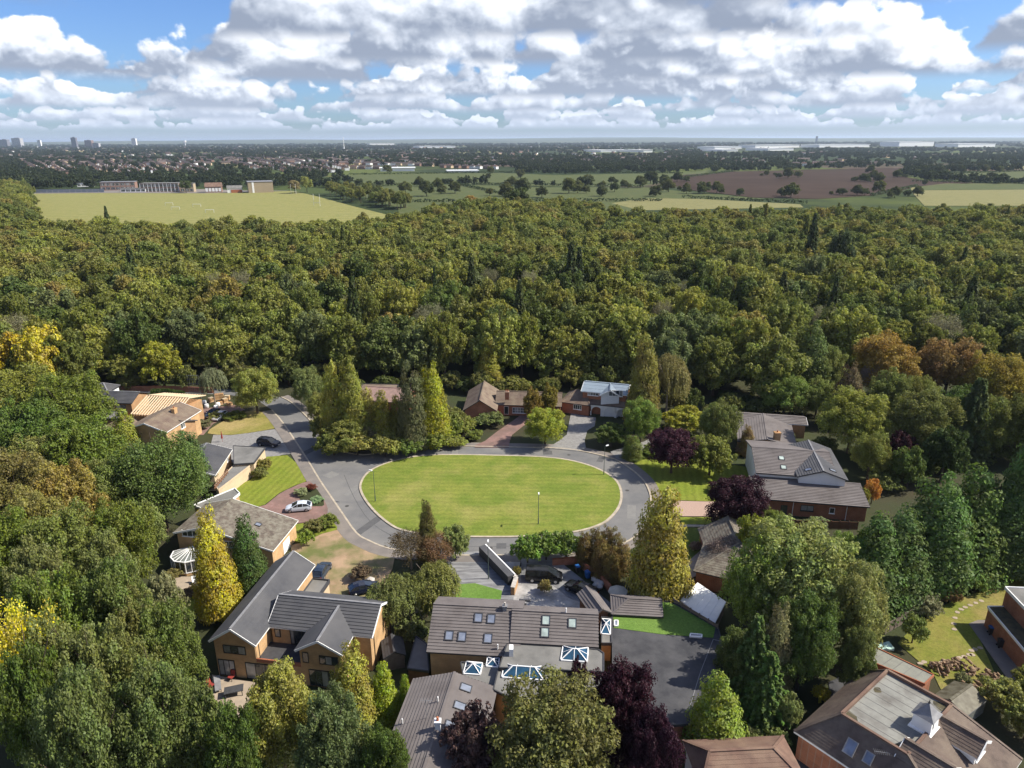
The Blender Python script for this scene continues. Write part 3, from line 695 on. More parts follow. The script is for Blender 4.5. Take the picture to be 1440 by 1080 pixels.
mb = MB(); mb.hexa([q4(x, y, z) for z in (0, 2.55) for x, y in ((5.25, 0.02), (10.55, 0.02), (10.55, 3.3), (5.25, 3.3))]); mb.build('wall', YBRICK, H4)
mb = MB(); mb.hexa([q4(x, y, z) for z in (2.55, 2.62) for x, y in ((5.25, 0.05), (10.5, 0.05), (10.5, 3.3), (5.25, 3.3))]); mb.build('terrace_floor', DGREY, H4)
mb = MB(); mb.hexa([q4(x, y, z) for z in (2.5, 2.95) for x, y in ((5.25, -.02), (10.55, -.02), (10.55, .16), (5.25, .16))]); mb.build('parapet', RBRICK, H4)
for (x, z, w, h, b, y) in ((2.75, 3.85, 2.7, 1.1, 2, 0), (13.9, 3.8, 2.2, 1.15, 2, 0), (11.2, 3.9, .7, 1.4, 0, 0), (1.5, 1.25, 2.0, 2.2, 2, 0), (12.9, 1.25, 3.0, 2.2, 3, 0), (6.3, 4.0, .7, 1.1, 0, 3.3)):
    window(H4, q4(x, y - .03, z), d4, n4, w, h, BLACKF, GLASS, b, sill=False)
window(H4, q4(5.6, -.03, 1.2), d4, n4, 3.6, 2.2, BLACKF, GLASS, 2, 'patio_door', False)
window(H4, q4(8.8, 3.27, 3.75), d4, n4, 1.9, 2.2, BLACKF, GLASS, 3, 'patio_door', False)
flat_roof(H4, [l4(8.9, 9.6), l4(13.6, 9.6), l4(13.6, 12.2), l4(8.9, 12.2)], 3.0, SLATE, YBRICK, world=True, trim=WHITE)
flat_roof(H4, [l4(5.3, 10.2), l4(7.6, 10.2), l4(7.6, 15.2), l4(5.3, 15.2)], 3.1, FELT, CREAM, world=True, par=.25)
for (x, y) in ((17.62, 4.2), (5.62, .2), (17.62, 8.9)): mb = MB(); mb.tube(q4(x, y, 0), q4(x, y, 4.8), .05, .05, 6); mb.build('drainpipe', BLACKF, H4)

# --- big house with brown-grey roof, roof windows and lanterns (foreground centre)
H5 = thing('brick_house', 'large house with brown-grey tiled roof, square roof windows and blue glass roof lanterns', 'house', (-1.0, 66.0, 0))
A5 = -5.0
b5 = gblock(H5, (599.5, 917), (766, 929), 7.6, 4.9, 7.7, GREYB, YBRICK, ang=A5, L=10.3, r=.62, zback=6.6, course=.36)
c5, s5 = math.cos(R_(A5)), math.sin(R_(A5)); p5 = P(599.5, 916, 4.9)
def l5(x, y): return (p5.x + x*c5 - y*s5, p5.y + x*s5 + y*c5)
# right-hand half: shorter slope, the deep recess between them
e5 = P(733, 904, 5.75); w5 = (P(757, 860, 7.7) - e5).to_2d(); w5 = -w5.x*math.sin(R_(A5)) + w5.y*math.cos(R_(A5))
b5r = gblock(H5, (717, 903.5), (842, 914), w5/.55, 5.75, 7.75, GREYB, YBRICK, ang=A5, r=.55, zback=6.6, course=.36)
mb = MB(); o5 = Vector(H5.location)
def q5(x, y, z): p = l5(x, y); return Vector((p[0] - o5.x, p[1] - o5.y, z))
flat_roof(H5, [(648,932),(702,936),(697,968),(690,974),(655,970)], 4.55, FELT, YBRICK, trim=DGREY)
flat_roof(H5, [(713,906),(735,903),(842,914),(849,919),(849,945),(702,939)], 5.55, FELT, YBRICK, trim=DGREY, par=.02)
flat_roof(H5, [(701,941),(849,947),(850,992),(764,1004),(694,970)], 5.15, FELT, YBRICK, trim=DGREY, par=.02)
for (x, y, g, B) in ((673,869,SKYG,b5),(691,870.5,SKYG,b5),(632,894,SKYG,b5),(650,895.5,SKYG,b5),(686.5,898,SKYG,b5),(768,872.5,SKYG2,b5r),(805,876.5,SKYG2,b5r),(766.5,889.5,SKYG2,b5r)):
    roof_window(B, x, y, .95, 1.1, 'F', g)
lantern(H5, [(789,929),(825.5,931.5),(827,912),(792,909.5)], 5.55, n=2)
lantern(H5, [(706,953),(764,957),(767,937.5),(709.5,934)], 5.15, n=3)
lantern(H5, [(652,948),(675,949.5),(678.5,933.5),(656.5,931.5)], 4.55, n=1)
lantern(H5, [(684,937.5),(700.5,939),(702,926.5),(686,925.5)], 4.55, n=1, hgt=.5)
lantern(H5, [(787,974),(819,976.5),(821.5,963.5),(789,961)], 5.15, n=2)
mb = MB(); mb.box(-.22, .22, -.4, .4, 0, .95); ac = mb.build('air_unit', UPVC, H5, loc=P(719,920,5.55) - o5)
window(H5, q5(2.6, .35 - .02, 3.7), (c5, s5, 0), (s5, -c5, 0), 2.6, 1.1, BLACKF, GLASS, 2, sill=False)
p = on_plane(710, 857, *b5.planes['F']) - o5; ch = chimney(H5, (p.x, p.y), .45, .45, p.z - .5, p.z + .55, LEAD, R_(A5), 1, STONE)
for (x, y, B) in ((796,862,b5r),(700,913,b5)):
    p = on_plane(x, y, *B.planes['F']) - o5; mb = MB(); mb.tube(p - Vector((0,0,.1)), p + Vector((0,0,.65)), .07, .07, 8); mb.build('vent_pipe', UPVC, H5)
for (x, y) in ((738,844.5),(732,850)):
    p0, n = b5r.planes['B']; c = on_plane(x, y, *b5r.planes['B']) - o5 + Vector((0,0,.06)); mb = MB(); mb.box(-.7, .7, -.15, .15, -.1, .08); v = mb.build('roof_vent', DGREY, H5, loc=c); v.rotation_euler = (0, 0, R_(A5))
# glazed link and lantern in the gap beside the garden building
flat_roof(H5, [(846,868),(860,870),(860,905),(846,905)], 2.6, FELT, YBRICK, trim=DGREY)
lantern(H5, [(845,892),(858,893),(858.5,872),(846.5,871)], 2.6, n=1, hgt=.6)
# front annex
b5a = gblock(H5, (-3.37, 46.7), (-1.57, 58.6), 8.9, 5.0, 6.4, GREYB, YBRICK, px=False, course=.36)
for (x, y) in ((655,968),(646.5,993.5),(634,1021)): roof_window(b5a, x, y, 1.0, 1.2, 'F', SKYG)
p = on_plane(616, 1024, *b5a.planes['B']) - o5; chimney(H5, (p.x, p.y), .5, .5, p.z - .4, p.z + .9, RENDER, 0, 1)
for (x, y) in ((616,987),(566,1018)):
    p = on_plane(x, y, *b5a.planes['B']) - o5; mb = MB(); mb.tube(p - Vector((0,0,.1)), p + Vector((0,0,.6)), .07, .07, 8); mb.build('vent_pipe', UPVC, H5)
p = on_plane(600, 1010, *b5a.planes['B']) - o5; mb = MB(); mb.tube(p, p + Vector((0,0,2.2)), .025, .02, 5)
for k in range(6): mb.bar(p + Vector((-.5 + k*.2, -.3, 2.1)), p + Vector((-.5 + k*.2, .3, 2.1)), .02, .02)
mb.bar(p + Vector((-.6, 0, 2.1)), p + Vector((.6, 0, 2.1)), .025, .025); mb.build('aerial', LEAD, H5)
# --- brown-roofed house with conservatory (left)
H3 = house('brick_house', 'yellow brick house with one big mottled brown roof and a white conservatory', (330, 780))
b3 = gblock(H3, (384, 775), (412, 741), 14.9, 2.95, 6.0, OLDBR, YBRICK, r=.69, zback=4.8, L=8.6, fascia=WHITE)
flat_roof(H3, [(303,722),(337,694),(330,687),(272,711)], 3.3, FELT, YBRICK, trim=WHITE)
win_px(b3, 'L', 267, 750, 2.4, 1.0, bars=2); win_px(b3, 'L', 322, 765, 1.6, 1.0)
win_px(b3, 'F', 403, 767, 2.2, 2.0, name='garage_door', glass=UPVC, bars=0, sill=False)
roof_window(b3, 363, 738, .8, .9)
def conservatory(H, px, r, ang, label=None):
    o = P(*px) - Vector(H.location)
    pts = [o + Vector((r*math.cos(ang + k*math.pi/5), r*math.sin(ang + k*math.pi/5), 0)) for k in range(6)]
    up = lambda p, z: Vector((p.x, p.y, z)); ap = o + Vector((0, 0, 2.85)) + Vector((math.cos(ang + math.pi/2 + math.pi)*.9, math.sin(ang + math.pi/2 + math.pi)*.9, 0))
    mb = MB(); mb.prism([p.to_2d() for p in pts], 0, .55); w_ = mb.build('wall', YBRICK, H)
    mb = MB()
    for k in range(6):
        mb.bar(up(pts[k], .5), up(pts[k], 2.3), .12, .12); mb.bar(up(pts[k], 2.3), ap, .10, .09)
        q = pts[(k + 1) % 6]
        if k < 5:
            mb.bar(up(pts[k], 2.3), up(q, 2.3), .14, .14); mb.bar(up(pts[k], .58), up(q, .58), .12, .1)
            mid = (pts[k] + q)/2; mb.bar(up(mid, .5), up(mid, 2.3), .08, .08); mb.bar(up(mid, 2.3), ap, .07, .07)
    f = mb.build('conservatory_frame', UPVC, H)
    for k in range(5):
        q = pts[k + 1]; mb = MB(); mb.poly([up(pts[k], .6), up(q, .6), up(q, 2.25), up(pts[k], 2.25)]); mb.build('pane', GLASS, f)
        mb = MB(); mb.poly([up(pts[k], 2.31), up(q, 2.31), ap - Vector((0,0,.03))]); mb.build('roof_pane', PALEG, f)
conservatory(H3, (270, 797), 2.5, R_(-10) + math.pi)

# --- grey-roofed garage house with flat roof and timber balcony
H2 = house('brick_house', 'low house with grey roof, flat felt roof, timber balcony rail and long cream wall', (315, 660))
b2 = gblock(H2, (303, 668), (327, 632), 9.0, 3.2, 4.7, SLATE, CREAM, fascia=WHITE)
flat_roof(H2, [(329,653),(357,651),(373,629.5),(328,627)], 2.9, FELT, CREAM, trim=DGREY, par=.04)
flat_roof(H2, [(307,689),(355,652),(330,653),(302,682)], 2.4, FELT, CREAM, trim=CREAM, par=.05)
win_px(b2, 'F', 320, 646, 1.0, .8, bars=1)
oh = Vector(H2.location); mb = MB(); a, b = P(301,683,3.3) - oh, P(320,660,3.3) - oh
mb.bar(a, b, .09, .1)
for k in range(9):
    q = a.lerp(b, k/8); mb.bar(q, q - Vector((0,0,.95)), .07, .07)
mb.bar(a - Vector((0,0,.5)), b - Vector((0,0,.5)), .05, .3); mb.build('balcony_rail', WOOD, H2)

# --- house being re-roofed (upper left)
H1 = house('brick_house', 'buff brick house being re-roofed with bare pine rafters and a tall chimney', (225, 590))
o1 = Vector(H1.location)
b1a = gblock(H1, (124, 566), (185, 567.5), 7.0, 5.0, 6.4, SLATE, OBRICK)
for (x, y) in ((147, 572), (170, 573)): win_px(b1a, 'F', x, y, 2.3, 1.3, bars=1, frame=DGREY)
b1c = gblock(H1, (234, 608), (283, 577), 9.0, 5.0, 6.6, BROWN, YBRICK, fascia=WHITE)
gblock(H1, (141, 604), (172, 606), 6.5, 3.5, 5.0, BROWN, OBRICK, h1=2.5, h2=2.5)
gblock(H1, (192, 603), (234, 611), 8.0, 3.9, 5.3, BROWN, OBRICK)
flat_roof(H1, [(136,588),(172,590),(176,578),(138,576)], 3.1, FELT, OBRICK, trim=DGREY)
for (x, y, w) in ((257, 598, 1.4), (266, 592, 1.2)): win_px(b1c, 'F', x, y, w, 1.2, bars=1)
mb = MB(); rt = [Vector((-77.6, 142.4, 0)), Vector((-68.0, 140.7, 0)), Vector((-69.0, 134.2, 0)), Vector((-78.0, 136.0, 0))]
mb.prism([(p - o1).to_2d() for p in (rt[0] + Vector((.5, 4.5, 0)), rt[1] + Vector((.5, 4.5, 0)), rt[2], rt[3])], 0, 4.7); mb.build('wall', OBRICK, H1)
ra, rb, ea, eb = Vector((-77.6,142.4,6.7)) - o1, Vector((-68.0,140.7,6.7)) - o1, Vector((-78.2,136.0,4.95)) - o1, Vector((-68.6,134.2,4.95)) - o1
mb = MB(); mb.bar(ra, rb, .06, .28); mb.bar(ea, eb, .1, .12); mb.bar(ra.lerp(ea, .5) - Vector((0,0,.2)), rb.lerp(eb, .5) - Vector((0,0,.2)), .1, .15); mb.build('roof_beam', PINE, H1)
first = None
for k in range(17):
    t = k/16; p, q = ra.lerp(rb, t), ea.lerp(eb, t)
    for s in (0, 1):
        qq = q if s == 0 else p + (p - q)*Vector((1, 1, 0)).length*0 + Vector((p.x - q.x, p.y - q.y, q.z - p.z))
        mb = MB(); mb.bar(p, qq, .13, .2); mb.build('rafter', PINE, H1)
ch1 = P(252, 619, 0) - o1; chimney(H1, (ch1.x, ch1.y), 1.0, .7, 0, 7.0, YBRICK, R_(82))
mb = MB()
for k in range(7):
    x = P(268 + k*2.6, 562, 0) - o1
    mb.tube((x.x, x.y, 0), (x.x, x.y, 6.2), .03, .03, 5)
for z in (2, 4, 6):
    a, b = P(268, 562, 0) - o1, P(284, 562, 0) - o1; mb.bar((a.x, a.y, z), (b.x, b.y, z), .05, .05); mb.bar((a.x, a.y, z - .9), (b.x, b.y, z - .9), .05, .05)
mb.build('scaffold', LEAD, H1)
HO = house('outbuilding', 'small grey hipped outbuilding behind the buff house at far left', (136, 556), cat='outbuilding')
gblock(HO, (122, 551), (152, 551.5), 5.0, 2.8, 4.2, SLATE, RENDER, h1=2.4, h2=2.4)

# --- houses round the bend at the far side
H6 = house('bungalow', 'pinkish-roofed bungalow mostly hidden behind tall golden conifers', (545, 570), cat='house')
gblock(H6, (505, 563), (572, 567), 9.0, 2.8, 4.6, PINKR, RBRICK)
flat_roof(H6, [(505,552),(560,553),(560,541),(510,540)], 3.2, BROWN, RBRICK, trim=DGREY)
H7 = house('bungalow', 'brown-roofed red brick bungalow with white bow window', (700, 578), cat='house')
b7 = gblock(H7, (699, 578), (694.5, 550), 7.4, 2.6, 5.0, BROWN, RBRICK, L=13, ang=87.5)
b7b = gblock(H7, (696, 569), (790, 572), 6.4, 2.6, 4.7, BROWN, RBRICK)
win_px(b7b, 'F', 730, 577, 3.0, 1.3, bars=4, cross=1); win_px(b7b, 'F', 712, 577, 1.0, 1.9, name='door', bars=0, sill=False, frame=UPVC)
p = P(713, 555, 4.9) - Vector(H7.location); chimney(H7, (p.x, p.y), .9, .6, 3.8, 5.6, RBRICK, 0, 2)
H8 = house('brick_house', 'red brick house with white arched porch and pale blue-grey upper roof', (815, 583))
b8 = gblock(H8, (787, 565), (829.5, 570.5), 7.5, 2.6, 4.6, BROWN, RBRICK, h1=2.8, h2=2.0)
b8b = gblock(H8, (829, 568), (885, 574), 6.0, 2.7, 4.5, BROWN, RENDER, over=1.3)
win_px(b8, 'F', 812, 572.5, 1.9, 1.1, bars=3)
b9 = gblock(H8, (817, 550), (882, 556), 7.5, 5.2, 6.3, BLUESHT, RBRICK, fascia=WHITE, course=1.2)
b9d = gblock(H8, (873, 557.5), (870, 547), 4.6, 5.0, 6.3, BLUESHT, RENDER, L=4.5, ang=82, fascia=WHITE, course=1.2)
win_px(b9, 'F', 834, 553.5, 2.4, .9, bars=3); win_px(b9d, 'L', 866, 553, 3.0, 1.4, bars=3)
oh = Vector(H8.location)
def arcade(H, B, n, z1, x0, x1, y=.15):
    """a wall pierced by round-headed arches along the front eave"""
    mb = MB(); w = (x1 - x0)/n
    for k in range(n):
        a = x0 + k*w; c = a + w/2; r = w/2 - .22; zs = z1 - r - .3
        for xa, xb in ((a, a + .22), (a + w - .22, a + w)):
            mb.hexa([B.pt(x, yy, z) for z in (0, zs) for x, yy in ((xa, y), (xb, y), (xb, y + .25), (xa, y + .25))])
        S = 8
        for q in range(S):
            t0, t1 = math.pi*q/S, math.pi*(q + 1)/S
            xs_ = [c - (w/2 if q == 0 else r*math.cos(t0)*(w/2)/r), c - r*math.cos(t1)*(w/2)/r]
            lo = [(c - r*math.cos(t0), zs + r*math.sin(t0)), (c - r*math.cos(t1), zs + r*math.sin(t1))]
            mb.hexa([B.pt(*v) for v in ((lo[0][0], y, lo[0][1]), (lo[1][0], y, lo[1][1]), (lo[1][0], y + .25, lo[1][1]), (lo[0][0], y + .25, lo[0][1]),
                     (c - w/2*math.cos(t0), y, z1), (c - w/2*math.cos(t1), y, z1), (c - w/2*math.cos(t1), y + .25, z1), (c - w/2*math.cos(t0), y + .25, z1))])
    return mb.build('arcade', WHITE, H)
arcade(H8, b8b, 3, 2.45, .2, 8.6)
# --- right-hand houses
H10 = house('bungalow', 'low T-shaped bungalow with pinkish-grey roof and square brick chimney', (1095, 625), cat='house')
gblock(H10, (1121, 629), (1112, 593), 10.8, 2.9, 3.9, GREYB, OBRICK, L=14, course=.5)
b10 = gblock(H10, (1033, 591), (1136, 598), 5.0, 3.1, 3.8, GREYB, OBRICK, fascia=WHITE, course=.5)
p = P(1092, 618, 3.6) - Vector(H10.location); chimney(H10, (p.x, p.y), 1.1, .9, 3.0, 5.1, OBRICK, 0, 1)
H11 = house('brick_house', 'grey-roofed house with white gables over a long red brick front', (1135, 732))
b11 = gblock(H11, (1063, 665), (1117, 669), 14.0, 4.7, 6.4, GREYB, RENDER, L=13.0, fascia=DGREY)
b11g = gblock(H11, (1193, 676), (1190, 640), 7.9, 5.0, 6.35, SLATE, RENDER, L=13.0, ang=79, fascia=DGREY)
b11f = gblock(H11, (1059, 701), (1205, 714), 6.0, 2.8, 3.9, GREYB, RBRICK, mono=True, L=17.8, ang=-10, fascia=DGREY)
for (x, y, B, f) in ((1099,644.5,b11,'F'),(1102,657.5,b11,'F'),(1137,660.5,b11g,'B'),(1171,662,b11g,'F')):
    roof_window(B, x, y, .95, 1.1, f, SKYG2 if f == 'F' and B is b11 else SKYG)
win_px(b11f, 'F', 1135, 714.5, 2.0, 1.0, bars=1, frame=BLACKF); win_px(b11f, 'F', 1170, 718, .8, 1.0, bars=0); win_px(b11f, 'F', 1102, 718, 1.0, 2.0, bars=0, frame=BLACKF, name='door', sill=False)
p0, n = b11f.planes['wF']
for x in (1114, 1190):
    c = on_plane(x, 720, p0, n) - Vector(H11.location); mb = MB(); mb.tube((c.x + n.x*.08, c.y + n.y*.08, 0), (c.x + n.x*.08, c.y + n.y*.08, 2.7), .05, .05, 6); mb.build('drainpipe', UPVC, H11)
H12 = house('bungalow', 'dark tiled hipped bungalow half hidden under the big leafy tree', (1020, 800), cat='house')
gblock(H12, (975, 803), (1075, 826), 11.5, 2.7, 5.0, OLDBR, RBRICK, h1=5.0, h2=3.5)
gblock(H12, (1085, 790), (1062, 745), 8.5, 2.7, 4.9, OLDBR, RBRICK)
H15 = house('bungalow', 'red-brown hipped roof corner cut by the bottom edge of the photo', (1055, 1075), cat='house')
gblock(H15, (985, 1112), (1138, 1104), 5.6, 3.2, 4.7, REDBR, RENDER, h1=1.6, h2=2.3, fascia=WHITE)

# --- mansard house with cupola (bottom right)
UO = P(1183, 1006, 6.0); HM = thing('mansard_house', 'brown mansard-roofed house with flat grey top and white cupola', 'house', (UO.x, UO.y, 0))
AU = math.atan2(P(1272,1061,6).y - UO.y, P(1272,1061,6).x - UO.x)
ud, wd = Vector((math.cos(AU), math.sin(AU), 0)), Vector((-math.sin(AU), math.cos(AU), 0))
def qm(u, w, z): return ud*u + wd*w + Vector((0, 0, z))
IU, IW = 6.1, 9.3
inn = [(0,0),(IU,0),(IU,IW),(0,IW)]; out = [(-3.0,-2.6),(IU + 6.0,-2.6),(IU + 6.0,IW + 1.5),(-3.0,IW + 1.2)]
ZE, ZI = 3.4, 6.25
inp = [qm(u, w, ZI) for u, w in inn]; oup = [qm(u, w, ZE) for u, w in out]
mb = MB(); mb.prism([qm(u + (.35 if u < 0 else -.35), w + (.35 if w < 0 else -.35), 0).to_2d() for u, w in out], 0, ZE - .12); mb.build('wall', RBRICK, HM)
mb = MB(); mb.prism([qm(u, w, 0).to_2d() for u, w in out], ZE - .22, ZE - .02); mb.build('eaves', WHITE, HM)
mb = MB(); mb.prism([p.to_2d() for p in inp], ZE, 5.98); fr = mb.build('flat_roof', PFELT, HM)
mb = MB()
for k in range(4):
    j = (k + 1) % 4; a, b = inp[k], inp[j]; c = (inp[0] + inp[2])/2
    mb.bar(a + Vector((0,0,-.1)), b + Vector((0,0,-.1)), .26, .36)
mb.build('roof_kerb', REDBR, fr)
MANS = mat('mansard_tile', (.115,.085,.070), (.075,.056,.047), 1.3, .85, 8, .3, 14, c3=(.17,.135,.105), s3=.4, lo=.45, hi=.7)
mt = MB()
for k in range(4): j = (k + 1) % 4; slope(mt, oup[k], oup[j], inp[j], inp[k], .30, .035)
mr = MB()
for k in range(4): mr.bar(oup[k] + Vector((0,0,.04)), inp[k] + Vector((0,0,.04)), .28, .1)
rf = mr.build('roof', MANS, HM); tag(mt.build('roof_tiles', MANS, rf), kind='stuff')
om = Vector(HM.location)
BM = Blk(); BM.H = HM; BM.o = om
nB = (oup[1] - oup[0]).cross(inp[0] - oup[0]).normalized(); nC = (oup[2] - oup[1]).cross(inp[1] - oup[1]).normalized()
BM.dir = ud; BM.planes = {'F': (oup[0] + om, nB if nB.z > 0 else -nB)}
roof_window(BM, 1196, 1051, 1.0, 1.45, 'F', SKYG, LEAD); roof_window(BM, 1221.5, 1066, .8, 1.1, 'F', SKYG, LEAD)
for (x, y, w_) in ((1377,1064,2.7),(1333,1103,2.7)):     # dormers on the right-hand slope, by the foot of their windows
    c = on_plane(x, y, oup[1] + om, nC if nC.z > 0 else -nC); zc = c.z; c.z = 0
    s0 = c + ud*.25 - wd*(w_/2 + .25)
    g = gblock(HM, (s0.x - ud.x*4.2, s0.y - ud.y*4.2), (s0.x, s0.y), w_ + .5, zc + .95, zc + 2.0, MANS, WHITE, px=False, zb=zc - .35, over=.22, fascia=WHITE, course=.3)
    window(HM, g.pt(g.L - .2, g.W/2, zc + .5), wd, ud, w_ - .7, .85, UPVC, GLASS, 2)
for k in range(1, 9):
    mb = MB(); mb.bar(qm(.15, IW*k/9, 5.985), qm(IU - .15, IW*k/9, 5.985), .05, .02); mb.build('felt_seam', FELT, fr)
for (u_, w_, r_) in ((.5,.5,.9),(5.3,.5,.8),(5.6,5.5,.7),(5.5,8.6,.9),(.5,6.0,.5)):
    mb = MB(); q_ = [qm(min(IU-.15, max(.15, u_ + r_*random.uniform(.5,1.1)*math.cos(a*.7))), min(IW-.15, max(.15, w_ + r_*random.uniform(.5,1.1)*math.sin(a*.7))), 5.99) for a in range(9)]; mb.poly(q_); mb.build('moss_patch', MOSS, fr)
# cupola
cp = P(1299, 1022, 6.0) - om
mb = MB(); cu = lambda u, w, z: cp + ud*u + wd*w + Vector((0,0,z))
def ring(r, z): return [cu(-r,-r,z), cu(r,-r,z), cu(r,r,z), cu(-r,r,z)]
prof = [(1.02,-.05),(1.02,.12),(.86,.2),(.80,1.45),(.95,1.5),(.95,1.62)]
for (r0, z0), (r1, z1) in zip(prof, prof[1:]): mb.hexa(ring(r0, z0) + ring(r1, z1))
cup = mb.build('cupola', WHITE, HM)
mb = MB(); prof = [(1.0,1.6),(.62,1.95),(.33,2.35),(.05,2.75)]
for (r0, z0), (r1, z1) in zip(prof, prof[1:]): mb.hexa(ring(r0, z0) + ring(r1, z1))
mb.build('cupola_roof', LEAD, cup)
mb = MB(); mb.tube(cu(0,0,2.7), cu(0,0,3.15), .05, .03, 6); mb.tube(cu(0,0,2.78), cu(0,0,2.9), .1, .1, 8); mb.build('finial', BLACKF, cup)
for nd_, td in ((ud, wd),):
    mb = MB(); c = cp + nd_*.835 + Vector((0,0,.85)); mb.tube(c - nd_*.03, c + nd_*.03, .46, .46, 20); lv = mb.build('louvre', LEAD, cup)
    mb = MB()
    for k in range(5): mb.bar(c + nd_*.04 + td*(-.36) + Vector((0,0,-.3 + k*.15)), c + nd_*.04 + td*.36 + Vector((0,0,-.3 + k*.15)), .05, .05)
    mb.build('louvre_slats', WHITE, cup)
# low roof spur in front of the mansard slope and an aerial
p = P(1244, 1072, 4.6) - om; mb = MB(); mb.tube(p - Vector((0,0,.6)), p + Vector((0,0,1.2)), .03, .025, 5); mb.bar(p + Vector((-1.0,.2,1.1)), p + Vector((1.0,-.2,1.1)), .03, .03)
for k in range(12): q = p + Vector((-1.0 + k*.17, .2 - k*.034, 1.1)); mb.bar(q + Vector((-.05,-.3,0)), q + Vector((.05,.3,0)), .015, .015)
mb.build('aerial', LEAD, HM)

# --- brick house at the right edge
H14 = thing('brick_house', 'flat-roofed red brick house at the right edge with white garage door', 'house', (61.0, 70.0, 0))
flat_roof(H14, [(61.0,75.0),(60.0,63.5),(71,62.5),(72,74.2)], 5.3, FELT, RBRICK, trim=WHITE, world=True)
flat_roof(H14, [(59.1,74.6),(57.9,63.6),(60.2,63.4),(61.2,74.6)], 2.8, MOSS, RBRICK, trim=WHITE, world=True, par=.02)
xd, nn = Vector((-.108,-.994,0)), Vector((-.994,.108,0))
for (s, w, h, z, nm, gl, b) in ((1.6,1.9,2.1,1.15,'window',GLASS,2),(4.2,1.6,2.0,1.1,'patio_door',GLASS,1),(7.6,2.4,2.1,1.1,'garage_door',UPVC,0)):
    c = Vector((59.1,74.6,z)) + xd*s + nn*-.12 - Vector(H14.location); window(H14, c, xd, nn, w, h, UPVC, gl, b, nm, False)
HG = house('garage', 'long low garage with greenish felt roof below the mansard house', (1250, 945), cat='garage')
flat_roof(HG, [(1196,918),(1219,904.5),(1313,949.5),(1300,962)], 2.6, GFELT, RBRICK, trim=RBRICK, par=.02)
o_ = Vector(HG.location)
mb = MB()
for k in range(1, 7):
    t = k/7; a = P(1196,918,2.6).lerp(P(1300,962,2.6), t) - o_; b = P(1219,904.5,2.6).lerp(P(1313,949.5,2.6), t) - o_
    mb.bar(a, b, .07, .03)
mb.build('felt_seam', FELT, HG)
GH = house('greenhouse', 'mossy glazed greenhouse beside the log rows', (1355, 990), cat='greenhouse')
gg = gblock(GH, (1358, 1008), (1388, 985), 3.4, 1.7, 2.5, MOSSG, PALEG, over=.05, fascia=LEAD, course=.6)
SH = house('shed', 'small dark garden shed between the two large houses', (550, 918), cat='shed')
gblock(SH, (571, 921), (566, 893), 2.6, 1.9, 2.6, DGREY, GWOOD, over=.15, L=3.2)
SH2 = house('shed', 'dark flat-roofed lean-to along the garden side of the large house', (590, 910), cat='shed')
flat_roof(SH2, [(573,940),(603,944),(600,905),(585,895)], 2.4, FELT, WOOD, trim=DGREY, par=.02)
GB = house('garden_building', 'L-shaped garden building with brown-grey tiled roof above the artificial turf', (890, 860), cat='garden building')
gblock(GB, (860, 864), (933, 868), 4.0, 2.95, 3.95, GREYB, WOOD, h1=2.2, course=.36)
gblock(GB, (861, 862), (843, 838), 2.6, 2.95, 3.8, GREYB, WOOD, L=5.0, course=.36)
WS = house('pool_cover', 'white flat sheet roof on timber walls beside the turf', (985, 850), cat='shelter')
flat_roof(WS, [(956,844),(1004,879),(1021,846),(981,819)], 2.0, WHITE, GWOOD, trim=WHITE, par=.0, name='sheet_roof')
o_ = Vector(WS.location); mb = MB()
for t in (.2, .4, .6, .8): mb.bar(P(956,844,2.02).lerp(P(1004,879,2.02), t) - o_, P(981,819,2.02).lerp(P(1021,846,2.02), t) - o_, .05, .05)
mb.build('roof_rib', UPVC, WS)
MQ = house('marquee', 'white canopy glimpsed under the branches of the big leafy tree', (1125, 850), cat='canopy')
gblock(MQ, (1078, 862), (1158, 852), 5.0, 2.2, 3.0, WHITE, WBAG, fascia=WHITE, course=1.5)

FB = house('flat_roofed_building', 'flat-roofed building topped with green turf and dark roofing beside the large house', (930, 950), cat='building')
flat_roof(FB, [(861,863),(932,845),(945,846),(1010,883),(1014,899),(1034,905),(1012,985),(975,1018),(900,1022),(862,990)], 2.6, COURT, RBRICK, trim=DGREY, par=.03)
o_ = Vector(FB.location)
mb = MB(); mb.prism([(P(x, y, 2.6) - o_).to_2d() for x, y in [(862,864),(931,847),(944,848),(975,865),(1006,883),(1003,897),(930,892),(863,883)]], 2.6, 2.64); mb.build('roof_turf', FAKEG, FB)
for pts in ([(864,881),(869,881),(869,873.5),(864,873.5)], [(970,896),(986.5,897.5),(987,893.5),(971,892)]):
    q = [P(x, y, 2.64) - o_ for x, y in pts]; mb = MB(); up = Vector((0, 0, .16))
    for k in range(4): mb.bar(q[k] + up/2, q[(k+1) % 4] + up/2, .13, .18)
    f = mb.build('rooflight', UPVC, FB); mb = MB(); mb.poly([p + up*.6 for p in q]); mb.build('pane', SKYG, f)
mb = MB()
for a, b in (((1003,899),(985,945)), ((985,945),(968,1000)), ((1003,899),(1030,906))): mb.bar(P(*a, 2.62) - o_, P(*b, 2.62) - o_, .07, .05)
mb.build('roof_seam', LEAD, FB)
